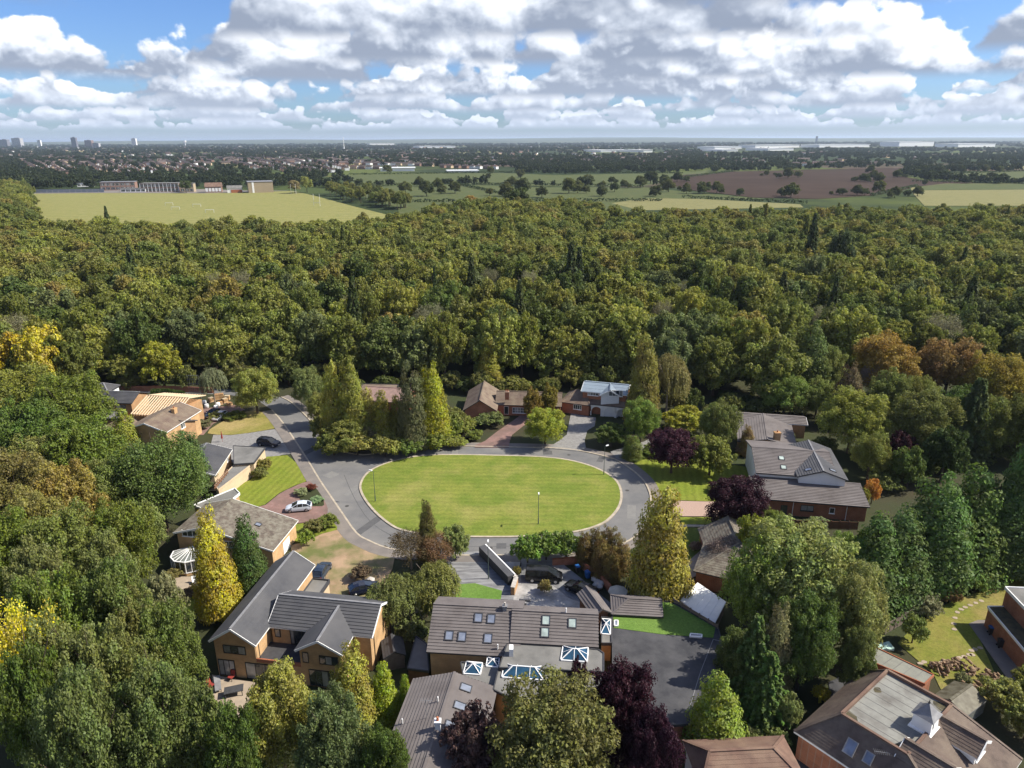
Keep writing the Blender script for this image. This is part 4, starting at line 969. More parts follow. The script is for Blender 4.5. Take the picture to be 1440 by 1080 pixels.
# ------------------------------------------------------------------ vehicles and small things
def loft(mb, rings, m=0, cap=True):
    n = len(rings[0]); i0 = len(mb.v)
    for r in rings: mb.v.extend([tuple(p) for p in r])
    for k in range(len(rings) - 1):
        for j in range(n):
            a, b = i0 + k*n + j, i0 + k*n + (j + 1) % n; mb.f.append((a, b, b + n, a + n)); mb.m.append(m)
    if cap:
        mb.f.append(tuple(i0 + n - 1 - j for j in range(n))); mb.f.append(tuple(i0 + (len(rings) - 1)*n + j for j in range(n))); mb.m += [m, m]
CARS = {   # length, width, body stations (x, half width, low, belt), cabin (x, belt z, roof z, half width low, half width top)
 'hatch': (4.2, 1.76, [(-.5,.40,.42,.78),(-.485,.46,.30,.90),(-.36,.5,.2,.95),(0,.5,.18,.93),(.24,.5,.18,.88),(.40,.47,.2,.76),(.48,.42,.26,.64),(.5,.36,.36,.55)],
    [(-.48,.90,.92),(-.33,.93,1.34),(-.17,.94,1.46),(.03,.93,1.41),(.27,.88,.90)]),
 'estate': (4.8, 1.85, [(-.5,.40,.42,.80),(-.488,.46,.30,.92),(-.38,.5,.2,.97),(0,.5,.18,.95),(.22,.5,.18,.90),(.40,.47,.2,.78),(.48,.42,.26,.66),(.5,.36,.36,.56)],
    [(-.485,.92,.95),(-.43,.96,1.38),(-.2,.96,1.50),(.02,.95,1.46),(.24,.90,.92)]),
 'suv': (4.6, 1.88, [(-.5,.42,.48,.90),(-.488,.47,.36,1.02),(-.36,.5,.26,1.06),(0,.5,.24,1.04),(.22,.5,.24,1.0),(.40,.48,.26,.92),(.485,.44,.32,.78),(.5,.38,.42,.66)],
    [(-.485,1.02,1.05),(-.43,1.05,1.58),(-.2,1.05,1.66),(.04,1.04,1.62),(.25,1.0,1.02)]),
 'van': (5.1, 1.95, [(-.5,.45,.45,1.0),(-.495,.49,.35,1.12),(-.36,.5,.26,1.14),(0,.5,.24,1.14),(.26,.5,.24,1.12),(.42,.48,.26,1.0),(.49,.44,.32,.82),(.5,.38,.42,.68)],
    [(-.492,1.12,1.14),(-.475,1.13,1.86),(-.2,1.14,1.93),(.12,1.14,1.88),(.36,1.06,1.08)]),
}
def vehicle(name, label, cat, style, paintm, rear, front, z=.15, group=None):
    a, b = P(*rear), P(*front); c = (a + b)/2; rz = math.atan2(b.y - a.y, b.x - a.x)
    H = thing(name, label, cat, (c.x, c.y, z), rz, group)
    L, W, st, cab = CARS[style]
    mb = MB(); rings = []
    for x, hw, lo, be in st:
        X = x*L; w = hw*W
        rings.append([(X,-w*.86,lo),(X,-w,lo+.14),(X,-w,lo+(be-lo)*.6),(X,-w*.93,be),(X,-w*.5,be+.03),(X,w*.5,be+.03),(X,w*.93,be),(X,w,lo+(be-lo)*.6),(X,w,lo+.14),(X,w*.86,lo)])
    loft(mb, rings)
    # roof skin and pillars belong to the painted body
    rs = []
    for x, be, ro in cab[1:-1]: rs.append([(x*L,-W*.36,ro-.05),(x*L,-W*.33,ro+.01),(x*L,0,ro+.035),(x*L,W*.33,ro+.01),(x*L,W*.36,ro-.05)])
    loft(mb, rs)
    for s in (-1, 1):
        for k in range(len(cab) - 1):
            (xa, ba, ta), (xb, bb, tb) = cab[k], cab[k+1]
            if k in (0, len(cab) - 2):
                lo, hi = ((xa, ta), (xb, tb)); mb.bar((lo[0]*L, s*W*(.45 if k == 0 else .36), lo[1]), (hi[0]*L, s*W*(.36 if k == 0 else .45), hi[1]), .09, .08)
        for k in (2, 3) if len(cab) > 4 else (2,):
            x = cab[k][0]*L; mb.bar((x, s*W*.452, cab[k][1]), (x - .05, s*W*.362, cab[k][2] - .04), .09, .05)
        mb.hexa([(L*.20 + dx, s*(W*.47 + dy), z_) for z_ in (st[4][3], st[4][3] + .14) for dx, dy in ((0,0),(.16,0),(.14,.16),(.02,.16))])
    body = mb.build('body', paintm, H)
    mb = MB(); rings = [[(x*L,-W*(.455 if ro - be > .1 else .44),be),(x*L,-W*(.37 if ro - be > .1 else .43),ro-.03),(x*L,W*(.37 if ro - be > .1 else .43),ro-.03),(x*L,W*(.455 if ro - be > .1 else .44),be)] for x, be, ro in cab]
    loft(mb, rings); mb.build('window_glass', CARGLASS, H)
    for x in (-.31, .32):
        for s in (-1, 1):
            r = .36 if style in ('van', 'suv') else .32; c0 = Vector((x*L, s*W*.5 - s*.2, r))
            mb = MB(); mb.tube(c0, c0 + Vector((0, s*.215, 0)), r, r, 16); w_ = mb.build('wheel', RUBBER, H)
            mb = MB(); mb.tube(c0 + Vector((0, s*.2, 0)), c0 + Vector((0, s*.225, 0)), r*.66, r*.60, 10); mb.build('rim', ALLOY, w_)
    for s in (-1, 1):
        hb = st[-2]; mb = MB(); x = hb[0]*L
        mb.hexa([(x - .22, s*W*.30, hb[3] - .12), (x + .05, s*W*.26, hb[3] - .14), (x + .02, s*W*.41, hb[3] - .14), (x - .30, s*W*.45, hb[3] - .12), (x - .26, s*W*.30, hb[3] + .03), (x + .03, s*W*.26, hb[3] - .01), (x, s*W*.41, hb[3] - .01), (x - .34, s*W*.45, hb[3] + .04)])
        mb.build('headlight', LAMPG, H)
        mb = MB(); rb = st[0]; x = -L*.5
        mb.box(x - .01, x + .12, s*W*.36 - .1, s*W*.36 + .1, rb[3] - .2, rb[3] + .05); mb.build('tail_light', TAILL, H)
    mb = MB(); mb.box(L*.5 - .02, L*.5 + .012, -.26, .26, .40, .51); mb.build('number_plate', UPVC, H)
    return H
CARGLASS = glass_mat('car_glass', (.02,.024,.03)); LAMPG = glass_mat('headlight_glass', (.55,.57,.6), .1); TAILL = mat('tail_light_red', (.35,.02,.015), None, 2, .3)
vehicle('car', 'silver hatchback parked on the red paved drive beside the flower bed', 'car', 'hatch', P_SILV, (439,717), (402,720), .17)
vehicle('car', 'dark navy car parked on the grey drive by the striped lawn', 'car', 'suv', P_NAVY, (361,625), (396,629), .12)
vehicle('car', 'dark blue car by the house being re-roofed', 'car', 'hatch', P_DK, (308,580), (291,591), .11)
vehicle('car', 'white car half hidden behind shrubs beside the dark blue car', 'car', 'hatch', P_WHT, (318,583), (300,595), .11)
vehicle('car', 'dark blue car on bare earth behind the cream parapet wall', 'car', 'hatch', P_DK, (447,818), (459,799), .16)
vehicle('car', 'dark car half under shrubs at the corner of the bare earth drive', 'car', 'hatch', P_NAVY, (499,836), (526,830), .16)
vehicle('van', 'black van with side windows on the dark driveway behind the hedge', 'van', 'van', P_BLK, (738,815), (792,818), .17)
vehicle('car', 'black estate car parked slantwise beside the black van', 'car', 'estate', P_BLK, (840,846), (794,824), .17)

def lamp_post(px, h, label, rz=0):
    p = P(*px); H = thing('street_lamp', label, 'street lamp', (p.x, p.y, .15), R_(rz), 'street lamps round the oval green')
    mb = MB(); mb.tube((0,0,0), (0,0,1.1), .085, .085, 8); mb.tube((0,0,1.1), (0,0,h), .055, .035, 8); mb.build('post', STEEL, H)
    mb = MB(); mb.bar((0,0,h), (.42,0,h + .08), .05, .05); mb.build('arm', STEEL, H)
    mb = MB(); mb.hexa([(.2,-.11,h + .02),(.85,-.09,h + .06),(.85,.09,h + .06),(.2,.11,h + .02),(.24,-.09,h + .17),(.8,-.07,h + .17),(.8,.07,h + .17),(.24,.09,h + .17)]); hd = mb.build('lamp_head', UPVC, H)
    mb = MB(); mb.box(.3, .75, -.07, .07, h - .005, h + .03); mb.build('lens', SKYG2, hd)
lamp_post((528,706), 5.6, 'street lamp on the left end of the oval green', 160)
lamp_post((849,668.5), 5.6, 'street lamp on the far right edge of the oval green', 30)
lamp_post((757,738), 5.6, 'street lamp on the near side of the oval green', -90)
lamp_post((687,815), 5.6, 'street lamp by the roof wall of the front patio, its white head showing', 90)
lamp_post((425,578), 5.6, 'street lamp in the tree shade where the road bends away', 200)

def wheelie_bin(px, m, lid, label, rz):
    p = P(*px); H = thing('wheelie_bin', label, 'bin', (p.x, p.y, .16), R_(rz))
    mb = MB(); mb.hexa([(-.21,-.25,.05),(.21,-.25,.05),(.21,.25,.05),(-.21,.25,.05),(-.29,-.35,.98),(.29,-.35,.98),(.29,.35,.98),(-.29,.35,.98)]); mb.build('body', m, H)
    mb = MB(); mb.hexa([(-.31,-.37,.98),(.31,-.37,.98),(.31,.37,.98),(-.31,.37,.98),(-.27,-.33,1.08),(.27,-.33,1.08),(.27,.34,1.10),(-.27,.34,1.10)]); mb.build('lid', lid, H)
    mb = MB(); mb.tube((-.25,.42,.95), (.25,.42,.95), .025, .025, 6); mb.build('handle', BLKBIN, H)
    for s in (-1, 1):
        mb = MB(); mb.tube((s*.24,.28,.11), (s*.3,.28,.11), .11, .11, 10); mb.build('wheel', RUBBER, H)
wheelie_bin((812,806), BLKBIN, BLUEBIN, 'dark wheelie bin with bright blue lid beside the brick wall, farther one', 20)
wheelie_bin((826,814), BLUEBIN, BLUEBIN, 'blue wheelie bin beside the brick wall, nearer one', 30)
wheelie_bin((1393,893), BLKBIN, BLUEBIN, 'wheelie bin with blue lid beside the right edge house', 80)
wheelie_bin((1406,911), BLKBIN, BLKBIN, 'black wheelie bin on the path by the right edge house', 80)

def free(name, label, cat, mb, m, loc=None, group=None, **k):
    o = mb.build(name, m, loc=loc, **k); return tag(o, label, cat, group)
# parasol
p = P(868, 850); H = thing('parasol', 'cream garden parasol behind the garden building', 'parasol', (p.x, p.y, .1))
mb = MB(); mb.tube((0,0,0), (0,0,2.55), .03, .03, 8); mb.build('pole', WOOD, H)
mb = MB(); R = [(1.3*math.cos(k*math.pi/4), 1.3*math.sin(k*math.pi/4), 2.0) for k in range(8)]
for k in range(8): a, b = R[k], R[(k+1) % 8]; mb.poly([a, b, (0,0,2.6)]); mb.poly([a, (a[0], a[1], 1.85), (b[0], b[1], 1.85), b])
mb.build('canopy', CANVAS, H)
mb = MB(); mb.tube((0,0,0), (0,0,.08), .35, .3, 10); mb.build('base', BLKBIN, H)
# walls and fences
def wall_line(name, label, px, h, t, m, cap=None, cat='wall', z0=0):
    pts = [P(*q) for q in px]; o = pts[0]; H = thing(name, label, cat, (o.x, o.y, z0)); mb = MB(); mc = MB()
    for a, b in zip(pts, pts[1:]):
        a, b = a - o, b - o; mb.bar(a + Vector((0,0,h/2)), b + Vector((0,0,h/2)), t, h)
        mc.bar(a + Vector((0,0,h + .035)), b + Vector((0,0,h + .035)), t + .08, .07)
    mb.build('brickwork' if 'brick' in name else 'wall', m, H); mc.build('coping', cap or m, H)
    return H
wall_line('brick_wall', 'low red brick wall stepping round the dark driveway and bins', [(777,796),(809,793),(828,807),(846,820),(858,834)], 1.1, .3, RBRICK)
A_, B_ = P(678, 780), P(719, 823); Hw = thing('garden_wall', 'long dark garden wall with white coping running from the road to the house', 'wall', (A_.x, A_.y, 0)); d_ = B_ - A_; n_ = Vector((-d_.y, d_.x, 0)).normalized()
mb = MB(); mb.bar(Vector((0,0,.75)), d_ + Vector((0,0,.75)), 1.0, 1.5); mb.build('wall', DGREY, Hw)
mb = MB(); mb.bar(Vector((0,0,1.53)), d_ + Vector((0,0,1.53)), 1.04, .06); mb.build('wall_top', SLATE, Hw)
mb = MB(); mb.bar(n_*.58 + Vector((0,0,1.45)), d_ + n_*.58 + Vector((0,0,1.45)), .18, .34); mb.build('coping', UPVC, Hw)
wall_line('brick_wall', 'short buff brick pier wall beside the front turf', [(721,838),(726,823),(719,818)], 1.3, .5, OBRICK, STONE)
wall_line('rear_wall', 'long low wall behind the buff house at the wood edge', [(150,551),(230,550),(300,553)], 1.3, .3, RBRICK)
def fence(label, a, b, h, n, m, z0=0):
    A, B = P(a[0], a[1], z0), P(b[0], b[1], z0); H = thing('fence', label, 'fence', (A.x, A.y, z0)); d = (B - A)
    for k in range(n + 1):
        q = d*(k/n); mb = MB(); mb.box(q.x - .06, q.x + .06, q.y - .06, q.y + .06, 0, h + .12); mb.build('fence_post', m, H)
    for k in range(n):
        q0, q1 = d*((k + .03)/n), d*((k + .97)/n); mb = MB()
        for j in range(8):
            z = .08 + j*(h - .12)/8; mb.bar(q0 + Vector((0,0,z + .08)), q1 + Vector((0,0,z + .08)), .04 + .012*(j % 2), (h - .12)/8 - .006)
        mb.build('fence_panel', m, H)
    return H
fence('weathered timber fence along the sunny lawn on the right', (1243,893), (1364,824), 1.7, 10, GWOOD)
fence('brown timber fence along the edge of the roof turf', (947,847), (1009,884), .55, 5, GWOOD, 2.6)
fence('brown timber gate fence between the two large houses', (541,893), (550,893), 2.0, 1, WOOD)
fence('brown timber fence below the red brick front on the right', (1105,742), (1205,745), 1.4, 8, WOOD)
fence('grey panel fence beside the dark bungalow and pool cover', (1008,826), (1030,838), 1.6, 2, GWOOD)
# log rows
def log_pile(label, px, w, h):
    A, B = P(*px[0]), P(*px[1]); d = B - A; L = d.length; H = thing('log_pile', label, 'log pile', (A.x, A.y, .1), math.atan2(d.y, d.x), 'rows of cut logs on the lawn')
    mb0 = MB(); mb0.tube((0,-.22,0), (0,.22,0), .12, .115, 7); base = None; n = int(min(75, L*max(w, .8)*h*15))
    for k in range(n):
        x = random.uniform(.1, L - .1); y = random.gauss(0, w*.28); z = .1 + random.random()*h*(1 - min(1, abs(y)/w*1.2))
        if base is None: o = base = mb0.build('log', LOG, H)
        else: o = base.copy(); COL.objects.link(o); o.parent = H
        o.location = (x, y, z); o.rotation_euler = (random.gauss(0, .45), random.gauss(0, .35), random.gauss(0, .5)); s = random.uniform(.75, 1.35); o.scale = (s, s*random.uniform(.8, 1.1), s)
log_pile('wide heap of cut logs nearest the garage roof', ((1313,946),(1360,936)), 1.7, 1.0)
log_pile('second log row, left of three narrow rows', ((1349,970),(1374,940)), .55, .9)
log_pile('middle one of the three narrow log rows', ((1369,975),(1391,946)), .5, .9)
log_pile('short log row, right of the three narrow rows', ((1389,979),(1402,954)), .5, .8)
# builders' materials
def brick_stack(px, label, n):
    p = P(*px); H = thing('brick_stack', label, 'brick stack', (p.x, p.y, .1), random.uniform(0, 1), 'brick packs by the re-roofed house')
    mb = MB(); mb.box(-.6,.6,-.5,.5,0,.12); mb.build('pallet', GWOOD, H)
    for k in range(n):
        mb = MB(); mb.box(-.55 + .03*(k % 2), .55 - .05*(k % 2), -.48, .46 + .02*(k % 2), .12 + k*.34, .44 + k*.34); mb.build('brick_pack', OBRICK if k % 2 else YBRICK, H)
for k, (x, y, n) in enumerate([(297,566,3),(305,563,4),(312,562,4),(317,567,3),(323,571,2),(310,570,2),(320,563,3)]):
    brick_stack((x, y), 'orange brick stack on a pallet near the big round tree', n)
def bulk_bag(px, label):
    p = P(*px); rings = []
    for z, r in ((0,.42),(.15,.5),(.5,.52),(.8,.47),(.92,.40),(.86,.25)):
        rings.append([(r*(1 + .12*math.cos(4*t + 2.4))*math.cos(t), r*(1 + .12*math.cos(4*t + 2.4))*math.sin(t), z + random.uniform(-.03,.03)) for t in [2*math.pi*j/12 for j in range(12)]])
    mb = MB(); loft(mb, rings); free('bulk_bag', label, 'bag', mb, WBAG, (p.x, p.y, .1), 'white bulk bags by the re-roofed house', smooth=True)
for x, y in ((288,569),(291,574),(307,572),(304,576)): bulk_bag((x, y), 'white builders bag beside the orange brick stacks')
# boulders and furniture
def boulder(px, r, label, group=None, m=STONE):
    p = P(*px); rings = []
    for k in range(6):
        t = math.pi*k/5; rings.append([(r*max(.06, math.sin(t))*random.uniform(.8,1.15)*math.cos(a), r*max(.06, math.sin(t))*random.uniform(.8,1.15)*math.sin(a), r*.7*(1 - math.cos(t))) for a in [2*math.pi*j/9 for j in range(9)]])
    mb = MB(); loft(mb, rings); free('boulder', label, 'boulder', mb, m, (p.x, p.y, .1), group)
for x, y in ((836,818),(840,822),(838,826),(845,824),(843,829)): boulder((x, y), .5, 'pale rock piled beside the black estate car', 'pale rocks by the brick wall')
boulder((521,822), .7, 'pale stone block at the edge of the bare earth drive')
def garden_table(px, label):
    p = P(*px); H = thing('garden_table', label, 'table', (p.x, p.y, .15), .3); mb = MB(); mb.box(-1.0,1.0,-.55,.55,.68,.75); mb.build('tabletop', DGREY, H)
    for a in (-.85,.85):
        for b in (-.42,.42): mb = MB(); mb.box(a-.04,a+.04,b-.04,b+.04,0,.68); mb.build('leg', DGREY, H)
garden_table((330,978), 'dark garden table on the back patio below the brick house')
def garden_chair(px, m, label, rz, group=None):
    p = P(*px); H = thing('garden_chair', label, 'chair', (p.x, p.y, .15), R_(rz), group)
    mb = MB(); mb.box(-.3,.3,-.3,.3,.38,.46); mb.build('seat', m, H); mb = MB(); mb.hexa([(-.3,.24,.46),(.3,.24,.46),(.3,.31,.46),(-.3,.31,.46),(-.28,.38,1.0),(.28,.38,1.0),(.28,.45,1.0),(-.28,.45,1.0)]); mb.build('backrest', m, H)
    for a in (-.26,.26):
        for b in (-.26,.26): mb = MB(); mb.box(a-.025,a+.025,b-.025,b+.025,0,.38); mb.build('leg', BLKBIN, H)
garden_chair((297,969), RED, 'red garden chair at the left end of the back patio', 60)
garden_chair((326,957), RED, 'red garden chair against the patio door', -20)
garden_chair((274,822), UPVC, 'white garden chair on the conservatory patio', 30)
garden_chair((278,826), UPVC, 'white garden chair in front of the golden conifer', 200)
def lounger(px, label):
    p = P(*px); H = thing('sun_lounger', label, 'sun lounger', (p.x, p.y, .15), R_(115)); mb = MB(); mb.box(-.95,.45,-.33,.33,.3,.4); mb.build('seat', LEAD, H)
    mb = MB(); mb.hexa([(.45,-.33,.3),(1.1,-.33,.65),(1.1,.33,.65),(.45,.33,.3),(.42,-.33,.4),(1.06,-.33,.75),(1.06,.33,.75),(.42,.33,.4)]); mb.build('backrest', LEAD, H)
    for a in (-.85,.35):
        for b in (-.28,.28): mb = MB(); mb.box(a-.03,a+.03,b-.03,b+.03,0,.3); mb.build('leg', BLKBIN, H)
lounger((307,968), 'grey sun lounger on the back patio')
mb = MB()
for k in range(7): mb.poly([(0 + k*.3,0,.3 + .1*math.sin(k*2)),(.3 + k*.3,0,.3 + .1*math.sin(k*2+2)),(.3 + k*.3,1.3,.25 + .12*math.cos(k)),(k*.3,1.3,.25 + .12*math.cos(k - 1))]); mb.poly([(k*.3,0,0),(.3 + k*.3,0,0),(.3 + k*.3,0,.3 + .1*math.sin(k*2+2)),(k*.3,0,.3 + .1*math.sin(k*2))])
p = P(1232, 917); free('tarpaulin', 'pale green tarpaulin heap behind the garage roof', 'tarpaulin', mb, TARP, (p.x, p.y, .15))
mb = MB(); p = P(313, 622); mb.tube((0,0,.8), (0,0,2.4), .22, .04, 8); mb.tube((0,0,0), (0,0,.85), .03, .03, 6); free('closed_parasol', 'red closed parasol behind the grey garage roof', 'parasol', mb, RED, (p.x, p.y, .1))
# ------------------------------------------------------------------ trees
def leaf_mesh(name, c, n, size, col, aspect=.62, mats=None):
    """c, n: leaf centres and facings; one folded diamond of two triangles per leaf"""
    N = len(c); n = n/np.linalg.norm(n, axis=1, keepdims=True)
    r = rng.normal(size=(N, 3)); t = np.cross(n, r); t /= np.linalg.norm(t, axis=1, keepdims=True); b = np.cross(n, t)
    s = (size*rng.uniform(.6, 1.4, N))[:, None] if np.isscalar(size) else size[:, None]
    w = s*aspect
    V = np.stack([c - t*s, c + b*w + n*s*.18, c + t*s, c - b*w + n*s*.18], 1).reshape(-1, 3)
    idx = np.arange(N)*4
    F = np.stack([idx, idx+1, idx+2, idx, idx+2, idx+3], 1).reshape(-1)
    me = bpy.data.meshes.new(name); me.vertices.add(4*N); me.vertices.foreach_set('co', V.astype('f4').ravel())
    me.loops.add(6*N); me.loops.foreach_set('vertex_index', F.astype('i4'))
    me.polygons.add(2*N); me.polygons.foreach_set('loop_start', np.arange(0, 6*N, 3, dtype='i4')); me.polygons.foreach_set('loop_total', np.full(2*N, 3, 'i4'))
    me.update(calc_edges=True)
    at = me.color_attributes.new('leaf', 'FLOAT_COLOR', 'POINT')
    cc = np.ones((4*N, 4), 'f4'); cc[:, :3] = np.repeat(np.clip(col, 0, 1), 4, 0); at.data.foreach_set('color', cc.ravel())
    me.materials.append(mats or LEAF)
    return me
def unit(n): v = rng.normal(size=(n, 3)); return v/np.linalg.norm(v, axis=1, keepdims=True)
def lobes_broad(nl, squash=.85, spread=1.0, bottom=-.45):
    """first-order boughs over an uneven dome, second-order clumps on each bough"""
    k = np.arange(nl)+.5; z = 1 - (1 - bottom)*k/nl; ph = k*2.39996 + rng.uniform(0, 6)
    rr = np.sqrt(np.clip(1 - z*z, 0, 1)); d = np.stack([rr*np.cos(ph), rr*np.sin(ph), z], 1)
    rad = rng.uniform(.20, .34, nl); out = rng.uniform(.58, .80, nl)[:, None]*spread
    c = d*out + rng.normal(size=(nl, 3))*.06; c[:, 2] *= squash
    return c, rad
def broad(name, nl, sub, leaves, size, squash=.85, m=None, inner=.18, upb=.30, bottom=-.72, tuft=.36, seed=None):
    c1, r1 = lobes_broad(nl, squash, bottom=bottom)
    C2, R2, T2 = [], [], []
    for c, r in zip(c1, r1):
        d = unit(sub); d[:, 2] = np.abs(d[:, 2])*rng.choice([1, 1, 1, -.6], sub)
        C2.append(c + d*r*rng.uniform(.55, 1.0, sub)[:, None]); R2.append(r*tuft*rng.uniform(.7, 1.4, sub)); T2.append(rng.uniform(0, 1, sub)*.5 + rng.uniform(0, .5))
    C2 = np.concatenate(C2 + [c1*.6]); R2 = np.concatenate(R2 + [r1*.8]); T2 = np.concatenate(T2 + [np.full(nl, .4)])
    w = R2**2; i = rng.choice(len(R2), leaves, p=w/w.sum())
    d = unit(leaves); d[:, 2] += upb; d /= np.linalg.norm(d, axis=1, keepdims=True)
    P_ = C2[i] + d*(R2[i]*rng.uniform(.55, 1.08, leaves))[:, None]
    nrm = d*1.0 + unit(leaves)*.85 + np.array([0, 0, .25])
    col = np.stack([np.clip(T2[i] + rng.normal(size=leaves)*.12, 0, 1), np.clip(.5 + (T2[i] - .5)*.5 + rng.normal(size=leaves)*.22, 0, 1), rng.uniform(0, 1, leaves)], 1)
    return leaf_mesh(name, P_, nrm, size, col, mats=m)
def conifer(name, leaves, size, shape='cypress', m=None, plumes=150):
    """normalised: apex at z = 1, widest radius 1 (scaled on placing)"""
    if shape == 'spruce':
        L_, Nn, T = [], [], []
        tiers = 26
        for k in range(tiers):
            z = .04 + .94*(k/tiers)**.95; R = (1 - z)**.82*1.0 + .04; nb = max(5, int(13*(1 - z)) + 4)
            for j in range(nb):
                a = 2*math.pi*(j + rng.uniform(-.3, .3))/nb + k; r = R*rng.uniform(.7, 1.08); cnt = max(6, int(leaves/tiers/nb*(.5 + R)))
                s = rng.uniform(.12, 1, cnt)**.7; side = rng.normal(size=cnt)*.10*(1.1 - s)*R
                x = s*r; zz = z - .07*s*s*(.4 + R) + .035*(s > .85)*rng.uniform(0, 1, cnt) - np.abs(rng.normal(size=cnt))*.012
                L_.append(np.stack([x*math.cos(a) - side*math.sin(a), x*math.sin(a) + side*math.cos(a), zz], 1))
                nn = np.stack([np.full(cnt, .35*math.cos(a)), np.full(cnt, .35*math.sin(a)), np.ones(cnt)], 1) + unit(cnt)*.8; Nn.append(nn); T.append(np.full(cnt, rng.uniform(0, 1)))
        P_ = np.concatenate(L_); nrm = np.concatenate(Nn); T = np.concatenate(T); leaves = len(P_); zs = 1
    else:
        pw, base = {'cypress': (.62, .10), 'column': (.40, .05), 'cone': (.85, .03)}[shape]
        k = np.arange(plumes) + .5; z = base*.3 + (1 - base*.3)*(1 - np.sqrt(1 - k/plumes))*1.0 ; z = np.clip(z, .01, .985)
        R = np.clip((1 - z)**pw*np.clip(z/base*.5 + .6, 0, 1), .02, 1)
        a = k*2.39996; c = np.stack([R*.80*np.cos(a), R*.80*np.sin(a), z], 1); c += rng.normal(size=c.shape)*np.array([.05, .05, .012])
        pr = (.17 + .15*R)*rng.uniform(.7, 1.35, plumes); ph = rng.uniform(.035, .085, plumes)
        i = rng.choice(plumes, leaves, p=(pr*ph)/(pr*ph).sum()); d = unit(leaves); d[:, 2] += .25
        q = c[i] + d*np.stack([pr[i], pr[i], ph[i]], 1)*rng.uniform(.5, 1.05, leaves)[:, None]
        # sprays: drawn out and drooping from the plume
        out = c[i].copy(); out[:, 2] = 0; ln = np.linalg.norm(out, axis=1, keepdims=True) + 1e-6; out /= ln
        P_ = q + out*.05; nrm = out*.8 + d*.6 + unit(leaves)*.7 + np.array([0, 0, .35]); T = rng.uniform(0, 1, plumes)[i]
    col = np.stack([np.clip(T + rng.normal(size=leaves)*.12, 0, 1), np.clip(.5 + (T - .5)*.5 + rng.normal(size=leaves)*.22, 0, 1), rng.uniform(0, 1, leaves)], 1)
    # size is relative to the radius; z is squeezed again when the tree is scaled, so leaves are stretched upright
    return leaf_mesh(name, P_*np.array([1, 1, 3.2]), nrm, size, col, mats=m)   # local height 3.2 radii
def weeping(name, leaves, size, m=None):
    c1, r1 = lobes_broad(34, 1.0, .9, -.2); L_ = []; Nn = []; T = []
    st = leaves//28
    i = rng.choice(len(c1), st); d = unit(st); d[:, 2] = np.abs(d[:, 2])*.6; q = c1[i] + d*r1[i][:, None]
    ln = rng.uniform(.15, .75, st)
    for k in range(28):
        t = k/28; pos = q.copy(); pos[:, 2] -= t*ln; pos[:, :2] *= (1 + .12*t); pos += rng.normal(size=pos.shape)*.018
        L_.append(pos); Nn.append(d + unit(st)*.8 + np.array([0, 0, .3])); T.append(rng.uniform(.2, .8, st)*.4 + (i % 7)/7*.5)
    P_ = np.concatenate(L_); T = np.concatenate(T); N = len(P_)
    col = np.stack([T, np.clip(.5 + (T - .5)*.5 + rng.normal(size=N)*.2, 0, 1), rng.uniform(0, 1, N)], 1)
    return leaf_mesh(name, P_, np.concatenate(Nn), size, col, mats=m)
def trunk_mesh(name, m, limbs=6, spread=.55, top=.72, r=.035):
    """unit: 1 tall, crown radius about .4"""
    mb = MB(); z = 0; p = Vector((0, 0, 0))
    for k in range(4):
        q = Vector((random.uniform(-.012,.012)*(k + 1), random.uniform(-.012,.012)*(k + 1), top*(k + 1)/4)); mb.tube(p, q, r*(1 - k*.2), r*(.8 - k*.2), 7, cap=False); p = q
    for k in range(limbs):
        a = 2*math.pi*k/limbs + random.uniform(-.3, .3); z0 = random.uniform(.28, .62); s = random.uniform(.16, .30)*spread*1.6
        b = Vector((0, 0, z0)); e = b + Vector((s*math.cos(a), s*math.sin(a), random.uniform(.14, .30))); mid = b.lerp(e, .5) + Vector((0, 0, -.02))
        mb.tube(b, mid, r*.5, r*.34, 5, cap=False); mb.tube(mid, e, r*.34, r*.12, 5, cap=False)
        e2 = e + Vector((s*.5*math.cos(a + .6), s*.5*math.sin(a + .6), .1)); mb.tube(mid, e2, r*.25, r*.08, 4, cap=False)
    me = bpy.data.meshes.new(name); me.from_pydata(mb.v, [], mb.f); me.materials.append(m); me.update(); return me
TRUNK = [trunk_mesh('trunk', BARK) for _ in range(3)]; TRUNKC = trunk_mesh('trunk', BARK, 0, top=.9, r=.022); PTRUNK = trunk_mesh('trunk', PBARK, 9, .8, .85, .03)
NEAR = [broad('crown', 40, 14, 42000, .0245, sq, bottom=bt) for sq, bt in ((.92, -.7), (1.0, -.8), (.88, -.62), (.95, -.75))]
FEATHER = [broad('crown', 46, 11, 40000, .022, .85, tuft=.5)]
MIDB = [broad('crown', 30, 10, 15000, .040, sq) for sq in (.92, 1.0, .86)]
FARB = [broad('crown', 17, 8, 7600, .052, sq, bottom=-.5, tuft=.52) for sq in (.90, 1.0, .84, .94, 1.0)]
DOTB = [broad('crown', 14, 4, 480, .17, sq, tuft=.5, bottom=-.8) for sq in (.9, .85, 1.0)]
SHRUB = [broad('crown', 20, 8, 5000, .060, .8, bottom=-.15, tuft=.45), broad('crown', 16, 9, 4200, .062, .9, bottom=-.15, tuft=.45)]
CYP = [conifer('crown', 22000, .040, 'cypress', plumes=120), conifer('crown', 18000, .042, 'column', plumes=110)]
CONE = [conifer('crown', 15000, .044, 'cone', plumes=110)]
SPR = [conifer('crown', 15000, .055, 'spruce')]
FSPR = [conifer('crown', 3800, .10, 'spruce')]
FCYP = [conifer('crown', 4200, .085, 'cypress', plumes=90)]
WEEP = [weeping('crown', 24000, .026)]
SPARSE = [broad('crown', 30, 9, 8500, .025, .9, tuft=.6)]
